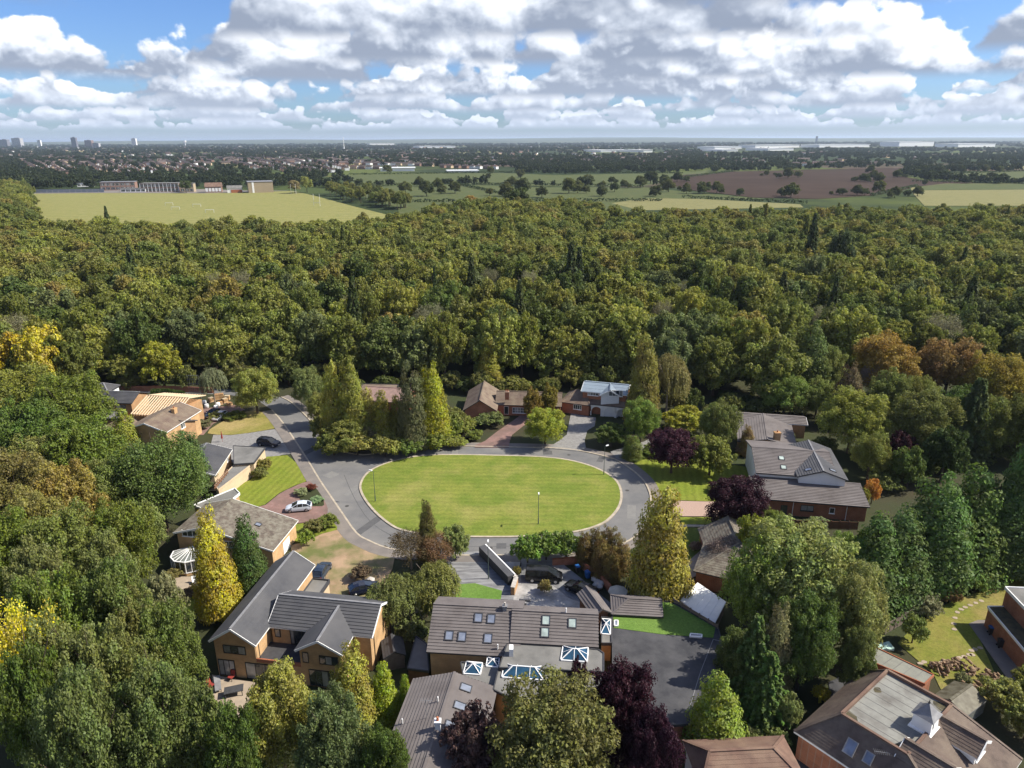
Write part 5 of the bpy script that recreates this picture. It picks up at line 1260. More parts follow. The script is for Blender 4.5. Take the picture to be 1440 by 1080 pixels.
#           meshes, crown centre / height, crown half height / radius (None: conifer), trunk
KINDS_ = {'broad': (NEAR, .52, TRUNK), 'mid': (MIDB, .51, TRUNK), 'far': (FARB, .53, TRUNK), 'feather': (FEATHER, .52, TRUNK), 'shrub': (SHRUB, .40, TRUNK),
          'weep': (WEEP, .62, [PTRUNK]), 'sparse': (SPARSE, .58, [PTRUNK]), 'dot': (DOTB, .50, TRUNK), 'field': (FARB, .44, TRUNK),
          'cypress': (CYP[:1], 0, [TRUNKC]), 'column': (CYP[1:], 0, [TRUNKC]), 'cone': (CONE, 0, [TRUNKC]), 'spruce': (SPR, 0, [TRUNKC]), 'fspruce': (FSPR, 0, [TRUNKC]), 'fcypress': (FCYP, 0, [TRUNKC])}
FOL = (2.50, 2.10, 1.60)
def put_tree(kind, x, y, H, R, color, label, name='tree', cat='tree', group=None, trunk=True, z=0.0, jit=.12):
    ms, cz, tr = KINDS_[kind]; me = random.choice(ms)
    T = thing(name, label, cat, (x, y, z), random.uniform(0, 6.28), group)
    o = bpy.data.objects.new('crown', me); COL.objects.link(o); o.parent = T
    if cz == 0: o.scale = (R, R, H/3.2); o.location = (0, 0, .02*H)
    else: o.location = (0, 0, H*cz); o.scale = (.92*R*random.uniform(.93, 1.07), .92*R*random.uniform(.93, 1.07), H*(1 - cz)*1.02)
    j = lambda: random.uniform(1 - jit, 1 + jit); k = j()
    f = FOL if color[1] > color[0]*.82 and color[0] < .13 else (1.45, 1.45, 1.5) if color[1] > color[0]*.82 and color[0] < .2 else (1.15, 1.15, 1.2)
    o.color = (color[0]*f[0]*k*random.uniform(.94, 1.07), color[1]*f[1]*k, color[2]*f[2]*k*random.uniform(.9, 1.12), 1)
    if trunk:
        t = bpy.data.objects.new('trunk', random.choice(tr)); COL.objects.link(t); t.parent = T
        w = H if cz == 0 else max(H*.55, R*1.5); t.scale = (w, w, H)
    return T
GM, GD, GO, GY, YEL = (.070,.105,.020), (.042,.072,.018), (.105,.115,.026), (.150,.165,.024), (.36,.27,.02)
GOLD, GOLDB, DKC, DKB, PUR, PURB = (.27,.25,.036), (.42,.37,.032), (.032,.060,.016), (.085,.075,.030), (.040,.014,.024), (.085,.050,.042)
ORG, PALE, BLG, LIME, BRN, EMR = (.42,.20,.03), (.22,.22,.095), (.068,.105,.052), (.19,.24,.02), (.16,.115,.04), (.050,.105,.030)
def tree_c(kind, cx, cy, w, H, color, label, **k):      # crown centre seen at (cx, cy), half width w pixels
    cz = KINDS_[kind][1] or .5; p = P(cx, cy, H*cz); put_tree(kind, p.x, p.y, H, w*depth(p)/FOC, color, label, **k)
def tree_t(kind, tx, ty, w, H, color, label, **k):      # tip seen at (tx, ty)
    p = P(tx, ty, H); q = Vector((p.x, p.y, H*.4)); put_tree(kind, p.x, p.y, H, w*depth(q)/FOC, color, label, **k)
def tree_b(kind, tx, ty, w, by, color, label, **k):     # tip seen at (tx, ty), foot on the ground at (tx, by)
    g = P(tx, by); d = ray(tx, ty); H = CAM_H + d.z*(g.y/d.y); q = Vector((g.x, g.y, H*.4)); put_tree(kind, g.x, g.y, H, w*depth(q)/FOC, color, label, **k)
TREES = [
 # the wooded bank on the left, far to near
 ('c','mid',18,512,46,16,YEL,'yellow-leaved tree at the left edge, lower of the golden pair'),
 ('c','mid',64,510,44,18,(.44,.38,.03),'golden orange-yellow tree at the top of the left bank'),
 ('c','broad',30,560,62,15,GY,'light yellow-green tree at the left edge under the golden tree'),
 ('c','broad',98,578,58,16,GM,'fresh green tree left of the grey outbuilding roof'),
 ('c','broad',45,632,64,17,GD,'dark green tree on the left edge midway up the bank'),
 ('c','broad',115,650,60,16,GM,'broad green tree left of the feathery tree'),
 ('b','cone',181,574,24,640,(.17,.19,.025),'yellow-green conical tree in front of the re-roofed house'),
 ('c','feather',222,680,76,16,(.052,.085,.024),'big dark feathery tree between the two left houses'),
 ('b','cypress',273,605,28,690,(.045,.085,.03),'dense dark green cypress right of the feathery tree'),
 ('c','broad',20,705,66,16,(.135,.125,.03),'olive-yellow tree at the left edge with rusty tips'),
 ('c','broad',92,722,58,15,(.12,.115,.03),'olive tree with yellowing crown inside the left bank'),
 ('c','broad',172,770,56,15,GM,'green tree left of the conservatory house'),
 ('c','broad',100,795,64,16,(.075,.11,.032),'pale green broad tree low on the left bank'),
 ('c','broad',20,800,62,16,GM,'green tree at the left edge level with the conservatory'),
 ('c','mid',208,745,28,10,(.10,.14,.05),'small pale green tree beside the brown roof'),
 ('c','mid',232,862,34,11,PALE,'pale creamy-tipped tree at the edge of the left back lawn'),
 ('c','broad',162,872,62,16,(.062,.098,.030),'green tree below the pale creamy-tipped tree'),
 ('c','broad',75,890,62,17,GM,'broad green tree in the lower left mass'),
 ('c','sparse',32,938,56,18,(.48,.42,.025),'bright yellow thin-leaved tree at the left edge'),
 ('c','broad',240,935,52,15,(.062,.095,.028),'green tree touching the corner of the yellow brick house'),
 ('c','broad',140,972,66,17,(.068,.098,.034),'grey-green broad tree in the lower left mass'),
 ('c','broad',228,1025,66,16,(.060,.092,.030),'green tree at the bottom below the back patio'),
 ('c','broad',52,1010,56,18,GD,'dark green tree in the bottom left corner'),
 ('c','broad',115,1060,66,18,(.064,.094,.032),'large green tree cut by the bottom edge at left'),
 ('c','mid',300,1045,46,12,(.060,.085,.030),'dark bushy tree below the back patio'),
 ('c','broad',392,1018,66,13,(.115,.125,.036),'olive-green tree in front of the yellow brick house'),
 ('c','broad',468,1058,56,13,(.062,.095,.040),'blue-green tree at the bottom below the golden conifer'),
 ('c','broad',330,1080,50,13,GD,'dark green tree at the bottom edge left of the olive tree'),
 ('c','broad',548,1085,44,10,GD,'dark green tree at the bottom edge left of the annex'),
 ('c','broad',62,665,52,14,(.085,.105,.034),'olive-green filler tree between the dark and rusty left-edge trees'),
 ('c','broad',150,700,46,14,(.075,.100,.032),'soft green tree left of the big feathery tree'),
 ('c','broad',60,755,52,15,(.095,.110,.034),'light olive tree in the middle of the left bank'),
 ('c','broad',150,820,50,14,(.080,.105,.034),'soft olive-green tree above the pale creamy-tipped tree'),
 ('c','broad',60,845,52,15,(.078,.100,.036),'grey-olive tree low on the left edge'),
 ('c','broad',195,905,46,13,(.088,.108,.036),'light grey-green tree left of the yellow brick house'),
 ('c','broad',190,985,52,15,(.080,.104,.036),'soft grey-green tree in the lower left mass'),
 ('c','broad',85,960,54,16,(.084,.106,.036),'pale grey-green tree beside the bright yellow thin tree'),
 # foreground centre
 ('c','broad',778,1052,98,14,(.068,.084,.034),'large olive tree with rusty tints at the bottom centre'),
 ('c','broad',872,1008,58,12,PUR,'deep purple-leaved tree at the bottom beside the olive tree'),
 ('c','broad',912,1066,50,11,(.034,.013,.021),'second deep purple tree at the bottom edge'),
 ('c','mid',812,968,20,8,PUR,'small purple tree over the corner roof lantern'),
 ('c','mid',668,1062,60,10,PURB,'brownish purple tree at the bottom over the annex roof'),
 ('b','cypress',502,905,34,1022,GOLD,'tall golden conifer right of the yellow brick house'),
 ('b','cone',543,930,24,1012,LIME,'bright lime conifer next to the small dark shed'),
 ('b','cone',572,948,14,1005,LIME,'small yellow-green conifer by the lean-to'),
 ('b','cypress',311,716,31,868,GOLDB,'bright golden conifer in front of the conservatory house'),
 ('b','cypress',356,726,27,842,(.034,.066,.020),'dark green conifer right of the bright golden one'),
 ('c','weep',612,822,42,9,(.15,.165,.04),'weeping yellow-green tree beside the front turf'),
 ('c','weep',553,838,46,8,(.14,.155,.045),'weeping pale green tree beside the bare earth drive'),
 ('b','cypress',603,703,16,792,(.055,.06,.022),'slim dark conifer at the near edge of the oval green'),
 ('c','sparse',577,768,32,6.5,(.10,.075,.035),'thin bare-twigged tree left of the slim conifer'),
 ('c','sparse',612,772,30,6,(.19,.11,.05),'reddish thin-leaved tree under the slim conifer'),
 ('c','mid',640,762,24,6,(.085,.12,.05),'grey-green bushy tree right of the slim conifer'),
 ('b','cypress',924,684,44,842,(.125,.125,.026),'big golden-green conifer right of the oval green'),
 ('c','broad',1036,708,49,10,PUR,'round dark purple tree in front of the red brick house'),
 ('c','broad',946,633,39,9,(.050,.018,.028),'dark purple tree beside the road bend'),
 ('c','broad',1122,815,92,16,(.21,.245,.065),'big spreading light green tree in the right middle'),
 ('c','broad',1062,830,54,13,(.20,.25,.045),'bright green lower bough tree left of the spreading tree'),
 ('c','broad',1195,860,60,14,(.21,.225,.06),'yellow-green tree right of the spreading tree'),
 ('c','mid',1062,762,32,9,(.22,.24,.024),'bright yellow-green tree above the dark bungalow'),
 ('c','broad',1130,905,55,12,(.045,.075,.02),'dark green tree under the spreading tree'),
 ('b','spruce',1052,862,44,985,(.050,.085,.026),'dark green spruce beside the court'),
 ('b','cypress',1082,850,26,980,(.16,.14,.055),'brownish drooping conifer beside the spruce'),
 ('b','cone',1002,945,44,1050,(.15,.19,.026),'lime-green feathery conifer at the bottom by the court'),
 ('c','mid',1110,1000,20,5,(.10,.13,.05),'grey-green bush left of the mansard roof'),
 ('b','spruce',1072,915,46,1015,(.045,.082,.026),'deep green spruce at the lower right of the court'),
 ('c','sparse',1020,775,30,5.5,(.16,.12,.10),'bare grey-twigged tree over the dark bungalow roof'),
 ('c','broad',1042,925,40,8,(.05,.075,.022),'dark green tree overhanging the right side of the dark flat roof'),
 ('c','broad',1205,930,32,9,(.060,.085,.030),'green tree by the black yard'),
 ('b','cypress',520,545,17,626,(.12,.13,.035),'olive conifer filling the gap right of the golden pair'),
 ('b','cone',560,555,17,626,(.20,.18,.028),'small gold-green conifer left of the dark brown-green one'),
 ('c','broad',470,605,26,7,(.11,.12,.03),'olive bushy tree left of the golden pair'),
 ('c','broad',520,612,24,5.5,(.14,.13,.06),'pale-tipped bushy tree under the golden pair'),
 ('c','mid',637,592,22,6,(.075,.095,.03),'green bushy tree right of the bright golden cypress'),
 ('c','broad',605,610,26,5,(.06,.085,.03),'dark bushy tree under the bright golden cypress'),
 ('c','broad',1082,742,24,6,(.085,.115,.03),'green bushy tree under the round purple tree'),
 ('c','broad',1225,640,30,9,(.075,.095,.026),'dark green tree behind the white gables'),
 # right-hand cypress bank
 ('b','cone',1215,722,52,852,(.040,.078,.024),'dense green cypress left end of the right bank'),
 ('b','cone',1252,716,50,842,(.038,.072,.022),'dense green cypress second in the right bank'),
 ('b','cypress',1298,672,58,818,(.044,.082,.023),'tall dense green cypress in the middle of the right bank'),
 ('b','cone',1345,655,56,803,(.045,.084,.023),'tallest dense green cypress of the right bank'),
 ('b','cypress',1385,668,52,798,(.040,.074,.022),'dense green cypress right of the tallest one'),
 ('b','cypress',1425,700,46,802,(.055,.085,.045),'blue-green cypress near the right edge'),
 ('b','cypress',1425,590,46,802,(.040,.075,.022),'tall dark cypress at the right edge above the bank'),
 ('c','broad',1262,815,30,8,GD,'dark tree at the foot of the right bank'),
 ('c','broad',1195,790,40,10,(.075,.12,.032),'green tree below the red brick front'),
 ('c','mid',1228,690,13,5,ORG,'small orange-leaved tree beside the right house'),
 ('c','mid',1214,700,10,4,(.24,.22,.03),'small yellow-green tree touching the orange one'),
 ('c','broad',1200,592,54,13,(.15,.165,.026),'yellow-green tree behind the grey-roofed right house'),
 ('c','broad',1295,598,54,14,(.072,.088,.026),'dark olive tree right of the yellow-green one'),
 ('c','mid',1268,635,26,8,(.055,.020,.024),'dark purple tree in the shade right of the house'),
 ('c','broad',1245,515,50,16,(.29,.20,.04),'orange-brown tree in the wood edge'),
 ('c','broad',1335,520,54,16,(.25,.165,.045),'rusty brown-orange tree right of its twin in the wood edge'),
 ('c','broad',1400,540,50,15,(.30,.24,.04),'yellow-brown tree near the right edge of the wood'),
 ('t','spruce',1382,528,40,17,(.050,.075,.038),'blue-green cedar near the right edge'),
 ('c','broad',1440,600,46,14,(.07,.09,.026),'dark olive tree at the right edge above the bank'),
 ('c','broad',1390,600,44,13,(.06,.085,.024),'dark green tree right of the one below the rusty trees'),
 ('c','broad',1250,560,36,12,(.075,.10,.028),'green tree between the yellow-green and rusty trees'),
 ('c','broad',1160,525,34,14,(.07,.10,.028),'green tree left of the brownish conifer'),
 ('c','broad',1290,560,34,11,(.085,.105,.03),'olive tree just under the orange-brown tree'),
 ('c','broad',1345,590,44,13,GD,'dark green tree below the rusty trees'),
 ('b','cypress',1185,512,24,600,(.10,.075,.040),'brownish conifer left of the rusty trees'),
 ('b','cypress',1130,455,34,566,(.050,.075,.025),'tall dark conifer behind the right bungalow'),
 ('c','broad',1105,555,38,10,(.075,.125,.032),'fresh green tree behind the right bungalow'),
 ('c','broad',1150,560,30,9,(.080,.110,.030),'small green tree with red tips behind the right bungalow'),
 ('c','sparse',1228,535,22,10,(.22,.17,.13),'pale bare tree in front of the rusty trees'),
 ('c','mid',1280,655,28,8,GD,'dark bushy tree above the right bank'),
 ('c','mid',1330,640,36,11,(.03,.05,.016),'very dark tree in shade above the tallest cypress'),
 # round the bend
 ('c','broad',767,598,35,8,(.12,.17,.026),'round bright green tree on the far side of the oval'),
 ('c','mid',748,568,16,8,(.22,.17,.03),'yellow-orange topped tree beside the white bow window'),
 ('c','mid',772,562,15,8,(.21,.19,.03),'yellow-topped tree between the two bungalows'),
 ('b','cypress',901,472,24,602,(.095,.100,.030),'tall olive conifer right of the pale roofed house'),
 ('c','weep',940,530,34,16,(.115,.115,.045),'tall weeping birch right of the olive conifer'),
 ('c','broad',902,590,32,10,(.075,.12,.024),'dense green tree at the right end of the bend houses'),
 ('b','column',889,612,14,645,(.060,.095,.022),'clipped green bush at the road corner'),
 ('c','mid',860,612,26,5,(.055,.085,.024),'dark shrubby tree beside the arched house drive'),
 ('c','mid',965,590,40,6,(.27,.26,.024),'bright yellow-green broad bush behind the purple tree'),
 ('c','broad',1010,598,34,11,(.13,.145,.03),'mixed yellow-green tree left of the right bungalow'),
 ('c','mid',1000,640,36,8,(.085,.115,.026),'green tree behind the purple tree'),
 ('b','cypress',1048,598,12,640,(.22,.15,.05),'slim orange-tinged tree touching the right bungalow'),
 ('b','cypress',474,508,20,628,GOLD,'left one of the golden conifer pair at the road bend'),
 ('b','cypress',499,506,23,630,(.25,.24,.036),'right one of the golden conifer pair at the road bend'),
 ('c','broad',490,612,40,7,(.10,.12,.035),'olive bushy tree under the golden conifer pair'),
 ('b','cone',540,548,22,628,(.17,.15,.022),'bronze-green conifer between golden pair and dark spruce'),
 ('b','column',582,508,21,634,(.046,.060,.030),'dark brown-green conifer left of the golden cypress'),
 ('b','cypress',610,513,25,626,(.34,.32,.024),'bright golden cypress right of the dark one'),
 ('b','cypress',688,476,18,548,(.25,.23,.03),'yellow-green slim conifer behind the brown bungalow'),
 ('c','broad',358,548,35,11,(.125,.155,.034),'light green round tree left of the road'),
 ('c','weep',298,535,22,10,(.15,.165,.085),'pale grey-green weeping tree behind the brick stacks'),
 ('c','mid',226,512,34,12,(.27,.25,.022),'yellow tree at the wood edge behind the re-roofed house'),
 ('c','broad',432,545,26,10,(.070,.105,.045),'grey-green tree on the outside of the road bend'),
 ('c','broad',452,575,24,8,(.10,.115,.03),'olive tree between the road bend and golden conifers'),
]
for t in TREES:
    {'c': tree_c, 't': tree_t, 'b': tree_b}[t[0]](*t[1:])
SHRUBS = [
 (455,622,22,6.5,(.085,.105,.03),'tall olive shrub at the left end of the conifer screen'),
 (525,628,26,7.0,(.075,.095,.028),'tall green shrub in the middle of the conifer screen'),
 (562,628,24,6.5,(.09,.105,.03),'tall olive shrub left of the dark brown-green conifer'),
 (632,618,24,6.0,(.08,.11,.03),'tall green shrub at the right end of the conifer screen'),
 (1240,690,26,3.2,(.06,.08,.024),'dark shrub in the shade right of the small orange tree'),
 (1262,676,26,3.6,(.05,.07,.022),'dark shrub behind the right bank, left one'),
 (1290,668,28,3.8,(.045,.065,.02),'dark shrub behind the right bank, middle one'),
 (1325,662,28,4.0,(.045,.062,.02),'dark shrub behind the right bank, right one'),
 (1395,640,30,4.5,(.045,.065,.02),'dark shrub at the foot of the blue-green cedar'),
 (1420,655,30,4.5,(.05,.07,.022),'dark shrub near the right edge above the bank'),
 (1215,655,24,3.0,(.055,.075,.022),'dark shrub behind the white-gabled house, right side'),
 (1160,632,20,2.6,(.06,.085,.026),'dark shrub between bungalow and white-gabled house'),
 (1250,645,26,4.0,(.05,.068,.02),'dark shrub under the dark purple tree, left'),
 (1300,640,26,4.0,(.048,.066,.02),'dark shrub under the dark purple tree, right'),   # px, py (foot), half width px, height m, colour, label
 (615,630,30,4.6,(.085,.11,.024),'green shrub under the bright golden cypress'),
 (650,605,26,3.2,(.10,.125,.03),'olive shrub left of the brown bungalow'),
 (690,598,26,3.0,(.065,.095,.04),'grey-green shrub in front of the brown bungalow gable'),
 (668,618,16,2.0,(.075,.105,.025),'low green shrub by the bungalow drive'),
 (640,628,20,2.2,(.16,.17,.03),'yellow-green shrub on the bank above the road'),
 (542,642,30,5.2,(.10,.125,.03),'green shrub under the dark brown-green conifer'),
 (578,638,28,4.4,(.055,.085,.022),'dark green shrub by the road kerb'),
 (503,640,30,5.0,(.12,.13,.04),'olive shrub at the road junction corner'),
 (470,640,30,5.0,(.06,.085,.025),'dark shrub at the foot of the golden conifer pair'),
 (372,664,13,3.0,(.12,.13,.04),'olive bush on the striped lawn, upper'),
 (366,672,14,2.2,(.075,.095,.03),'dark rounded bush on the striped lawn, lower'),
 (424,697,12,1.4,(.30,.33,.14),'cream-green shrub in the island bed'),
 (438,690,9,1.3,(.20,.06,.03),'red-leaved shrub in the island bed'),
 (446,706,12,1.0,(.10,.17,.10),'blue-green shrub in the island bed'),
 (462,742,17,2.4,(.13,.15,.03),'rounded green shrub where bare earth meets the pavement'),
 (444,748,16,2.4,(.14,.14,.04),'olive shrub beside the rounded green shrub'),
 (432,768,14,3.0,(.11,.17,.028),'bright green shrub at the corner of the garage'),
 (742,792,27,4.8,(.065,.125,.022),'glossy green laurel at the left end of the hedge'),
 (768,788,28,4.8,(.060,.115,.022),'glossy green laurel in the middle of the hedge'),
 (796,786,27,4.6,(.058,.105,.022),'glossy green laurel at the right end of the hedge'),
 (766,834,11,2.2,(.12,.12,.05),'spiky palm-like bush in the stone driveway'),
 (727,812,8,2.0,(.10,.10,.03),'bush in the brick pier beside the driveway'),
 (993,768,13,1.8,(.30,.28,.02),'bright yellow shrub by the buff patio'),
 (978,775,11,1.6,(.26,.19,.11),'pinkish shrub by the buff patio'),
 (1282,905,22,4.2,(.095,.14,.045),'large grey-green bush against the timber fence'),
 (1302,868,22,3.0,(.17,.18,.08),'pale olive bush along the fence, second'),
 (1336,848,16,2.2,(.20,.13,.05),'rusty bush in the fence border'),
 (1326,842,16,2.4,(.16,.17,.05),'yellow-olive bush in the fence border'),
 (1370,833,18,3.4,(.10,.15,.04),'round green bush at the far end of the lawn border'),
 (1385,828,9,2.6,(.36,.34,.02),'bright yellow bush at the far end of the lawn'),
 (1153,990,13,2.6,(.36,.33,.02),'bright yellow bush beside the black yard'),
 (1060,1045,16,1.8,(.16,.17,.05),'clipped round bush above the bottom roof'),
 (1090,1052,20,2.4,(.075,.11,.035),'green bush beside the clipped round bush'),
 (1405,1000,34,4.0,(.10,.12,.035),'bushy green growth right of the greenhouse'),
 (1440,1040,34,4.5,(.07,.09,.028),'dark green bush at the right edge beside the mansard house'),
 (1440,980,26,4.0,(.08,.10,.03),'green bush at the right edge below the garage path'),
 (1352,962,12,1.6,(.10,.12,.06),'grey shrub between the log heap and garage'),
 (305,590,12,2.0,(.12,.14,.045),'olive shrub in front of the white car'),
 (285,602,16,1.8,(.13,.13,.05),'brownish shrub beside the cream brick wall'),
 (330,588,18,1.5,(.075,.10,.022),'dark low shrub on the verge beside the round tree'),
 (245,815,14,1.8,(.09,.10,.045),'tangled shrub beside the conservatory'),
 (265,840,13,1.4,(.13,.09,.05),'reddish shrub at the conservatory patio'),
 (395,830,18,3.2,(.06,.09,.025),'dark shrub under the dark green conifer'),
 (508,815,18,2.2,(.16,.11,.06),'rusty shrub over the dark car'),
 (580,905,26,4.0,(.055,.08,.035),'dark shrub between weeping trees and lean-to'),
 (600,868,24,4.2,(.07,.105,.04),'green shrub left of the big roof'),
 (1110,620,12,1.8,(.08,.10,.05),'grey-green shrub beside the square chimney'),
 (1045,640,12,2.6,(.24,.16,.09),'rusty shrub beside the right bungalow'),
 (1100,740,10,1.6,(.14,.17,.07),'pale shrub under the red brick front'),
 (1150,742,18,1.8,(.13,.16,.06),'pale green shrub by the brown timber fence'),
 (1015,695,22,1.6,(.05,.075,.02),'dark green shrub under the round purple tree'),
 (918,640,20,2.0,(.06,.09,.022),'dark green shrub behind the road corner bush'),
]
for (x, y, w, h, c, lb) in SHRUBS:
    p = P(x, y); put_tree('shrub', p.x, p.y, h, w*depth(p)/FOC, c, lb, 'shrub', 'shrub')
for k, (x, y) in enumerate([(822,795),(836,790),(850,796),(863,800),(874,806),(843,812),(858,818)]):
    p = P(x, y); put_tree('column', p.x, p.y, random.uniform(5.2, 6.8), 13*depth(p)/FOC, DKB, 'dark bronze-green conifer in the dense clump behind the brick wall', 'conifer', 'conifer', 'bronze conifers behind the brick wall')
# palm-like spikes on the driveway bush are its leaves; hedge at the white gate
def hedge(name, label, a, b, h, w, color, n=900, size=.16, px=True):
    A, B = (P(*a), P(*b)) if px else (Vector(a), Vector(b)); d = B - A; L = d.length; N = n
    t = rng.uniform(0, L, N); f = rng.uniform(0, 1, N)
    ww = w/2*(.8 + .3*np.sin(t*1.7/max(h, 1) + 1) + .2*rng.normal(size=N)); hh = h*(.85 + .15*np.sin(t*.9/max(h, 1)) + .1*rng.normal(size=N))
    ang = f*math.pi; y = np.cos(ang)*ww; z = np.abs(np.sin(ang))**.6*hh
    c = np.stack([t, y, np.maximum(z, .03)], 1); nn = np.stack([np.zeros(N), np.cos(ang), np.sin(ang) + .2], 1) + unit(N)*.7
    col = np.stack([rng.uniform(.2, .8, N), np.clip(.5 + rng.normal(size=N)*.2, 0, 1), rng.uniform(0, 1, N)], 1)
    o = bpy.data.objects.new(name, leaf_mesh(name, c, nn, size, col)); COL.objects.link(o); o.location = (A.x, A.y, 0); o.rotation_euler = (0, 0, math.atan2(d.y, d.x)); o.color = color + (1,)
    return tag(o, label, 'hedge')
hedge('hedge', 'clipped green hedge behind the pine rafters', (214,556), (260,557), 1.6, 1.2, (.06,.10,.02), 2200, .16)
hedge('hedge', 'low hedge along the path at the far left wood edge', (150,556), (195,556), 1.2, 1.0, (.06,.09,.02), 1600, .16)
hedge('hedge', 'shaded hedge beside the bungalow garden on the right', (1010,560), (1085,572), 2.0, 2.0, (.05,.075,.022), 3000, .2)

# ------------------------------------------------------------------ the wood
def front_y(x):
    if x < -95: return 160
    if x < -40: return 172
    if x < 36: return 166
    if x < 62: return 150
    if x < 118: return 172
    return 122
def back_y(x, y):
    u = x/y
    if u < -.66: return 860
    if u < -.215: return 412
    if u < -.05: return 412 + (u + .215)/.165*133
    if u < .12: return 545
    return 470
woods = []
sp = 10.2
for j in range(int(900/sp)):
    for i in range(-90, 91):
        y = 100 + j*sp + random.uniform(-3.4, 3.4); x = i*sp + (j % 2)*sp/2 + random.uniform(-3.4, 3.4)
        if abs(x) > y*.76 + 30: continue
        if y < front_y(x) or y > back_y(x, y): continue
        if y > 480 and -.6 < x/y < -.2 and random.random() < .0: continue
        woods.append((x, y))
woods.sort(key=lambda q: q[1]*q[1] + q[0]*q[0]*.3 + (0 if abs(q[0]) < q[1]*.72 else 4e4))
PAL = [((.068,.090,.022), 5, 'mid green broadleaf tree'), ((.082,.104,.026), 6, 'olive green broadleaf tree'), ((.102,.126,.028), 4, 'yellowish green broadleaf tree'),
       ((.045,.070,.020), 4, 'dark green broadleaf tree'), ((.108,.110,.036), 1, 'brown-tinged broadleaf tree'), ((.060,.085,.036), 2, 'grey-green broadleaf tree')]
pw = [c for c in PAL for _ in range(c[1])]
def where(x, y):
    u = x/y; k = int((u + .75)/1.5*9); names = ['at the far left', 'beyond the golden tree', 'behind the house being re-roofed', 'behind the road bend', 'behind the golden conifers', 'behind the brown bungalow', 'behind the weeping birch', 'behind the right bungalow', 'at the far right']
    r = 'in the front rank of the wood ' if y < 192 else 'in the second rank of the wood ' if y < 228 else 'deep in the wood '
    return r + names[max(0, min(8, k))]
for k, (x, y) in enumerate(woods[:296]):
    c = random.choice(pw); r = random.random(); w = where(x, y)
    if r < .03: put_tree('fspruce', x, y, random.uniform(19, 25), random.uniform(3.4, 4.6), (.038,.056,.024), 'dark spruce spire ' + w, 'spruce', 'tree', 'spruces ' + w)
    elif r < .06: put_tree('fcypress', x, y, random.uniform(15, 20), random.uniform(3.4, 4.8), random.choice([(.050,.072,.022), (.085,.095,.028)]), 'narrow dark conifer ' + w, 'conifer', 'tree', 'narrow conifers ' + w)
    elif r < .10: put_tree('sparse', x, y, random.uniform(14, 18), random.uniform(4, 6), (.15,.145,.075), 'thin greyish half-bare tree ' + w, 'bare_tree', 'tree', 'half-bare trees ' + w)
    else:
        H = random.uniform(12.5, 19.5); put_tree('mid' if k < 110 else 'far', x, y, H, random.uniform(5.8, 9.0), c[0], c[2] + ' ' + w, 'broadleaf_tree', 'tree', c[2] + 's ' + w, jit=.2)
for k in range(46):      # understorey along the wood's front
    x = -98 + 196*(k + random.random())/46; y = front_y(x) - random.uniform(1, 9)
    if x > 66 or abs(x + 25) < 2: continue
    put_tree('shrub', x, y, random.uniform(3.5, 7.5), random.uniform(2.6, 4.6), random.choice([(.040,.060,.018), (.055,.075,.022), (.070,.085,.026)]), 'dark understorey bush along the shaded front of the wood', 'understorey_bush', 'bush', 'bushes along the front of the wood')
for (tx, ty, H, w) in ((1148,297,30,17),(804,337,27,20),(815,345,23,16),(147,288,24,9),(610,372,22,9),(1188,322,25,22)):
    p = P(tx, ty, H); put_tree('fspruce' if tx != 1188 else 'far', p.x, p.y, H, w*depth(p)/FOC, (.030,.048,.022), {1148: 'tall dark spruce breaking the far wood skyline at right', 804: 'tall ragged dark spruce above the middle of the wood', 815: 'lower dark spruce beside the ragged one', 147: 'small dark spruce at the far edge by the playing field', 610: 'slim yellow-green conifer tip in the middle wood', 1188: 'dark rounded oak beside the tall skyline spruce'}[tx], 'spruce' if tx != 1188 else 'oak_tree')

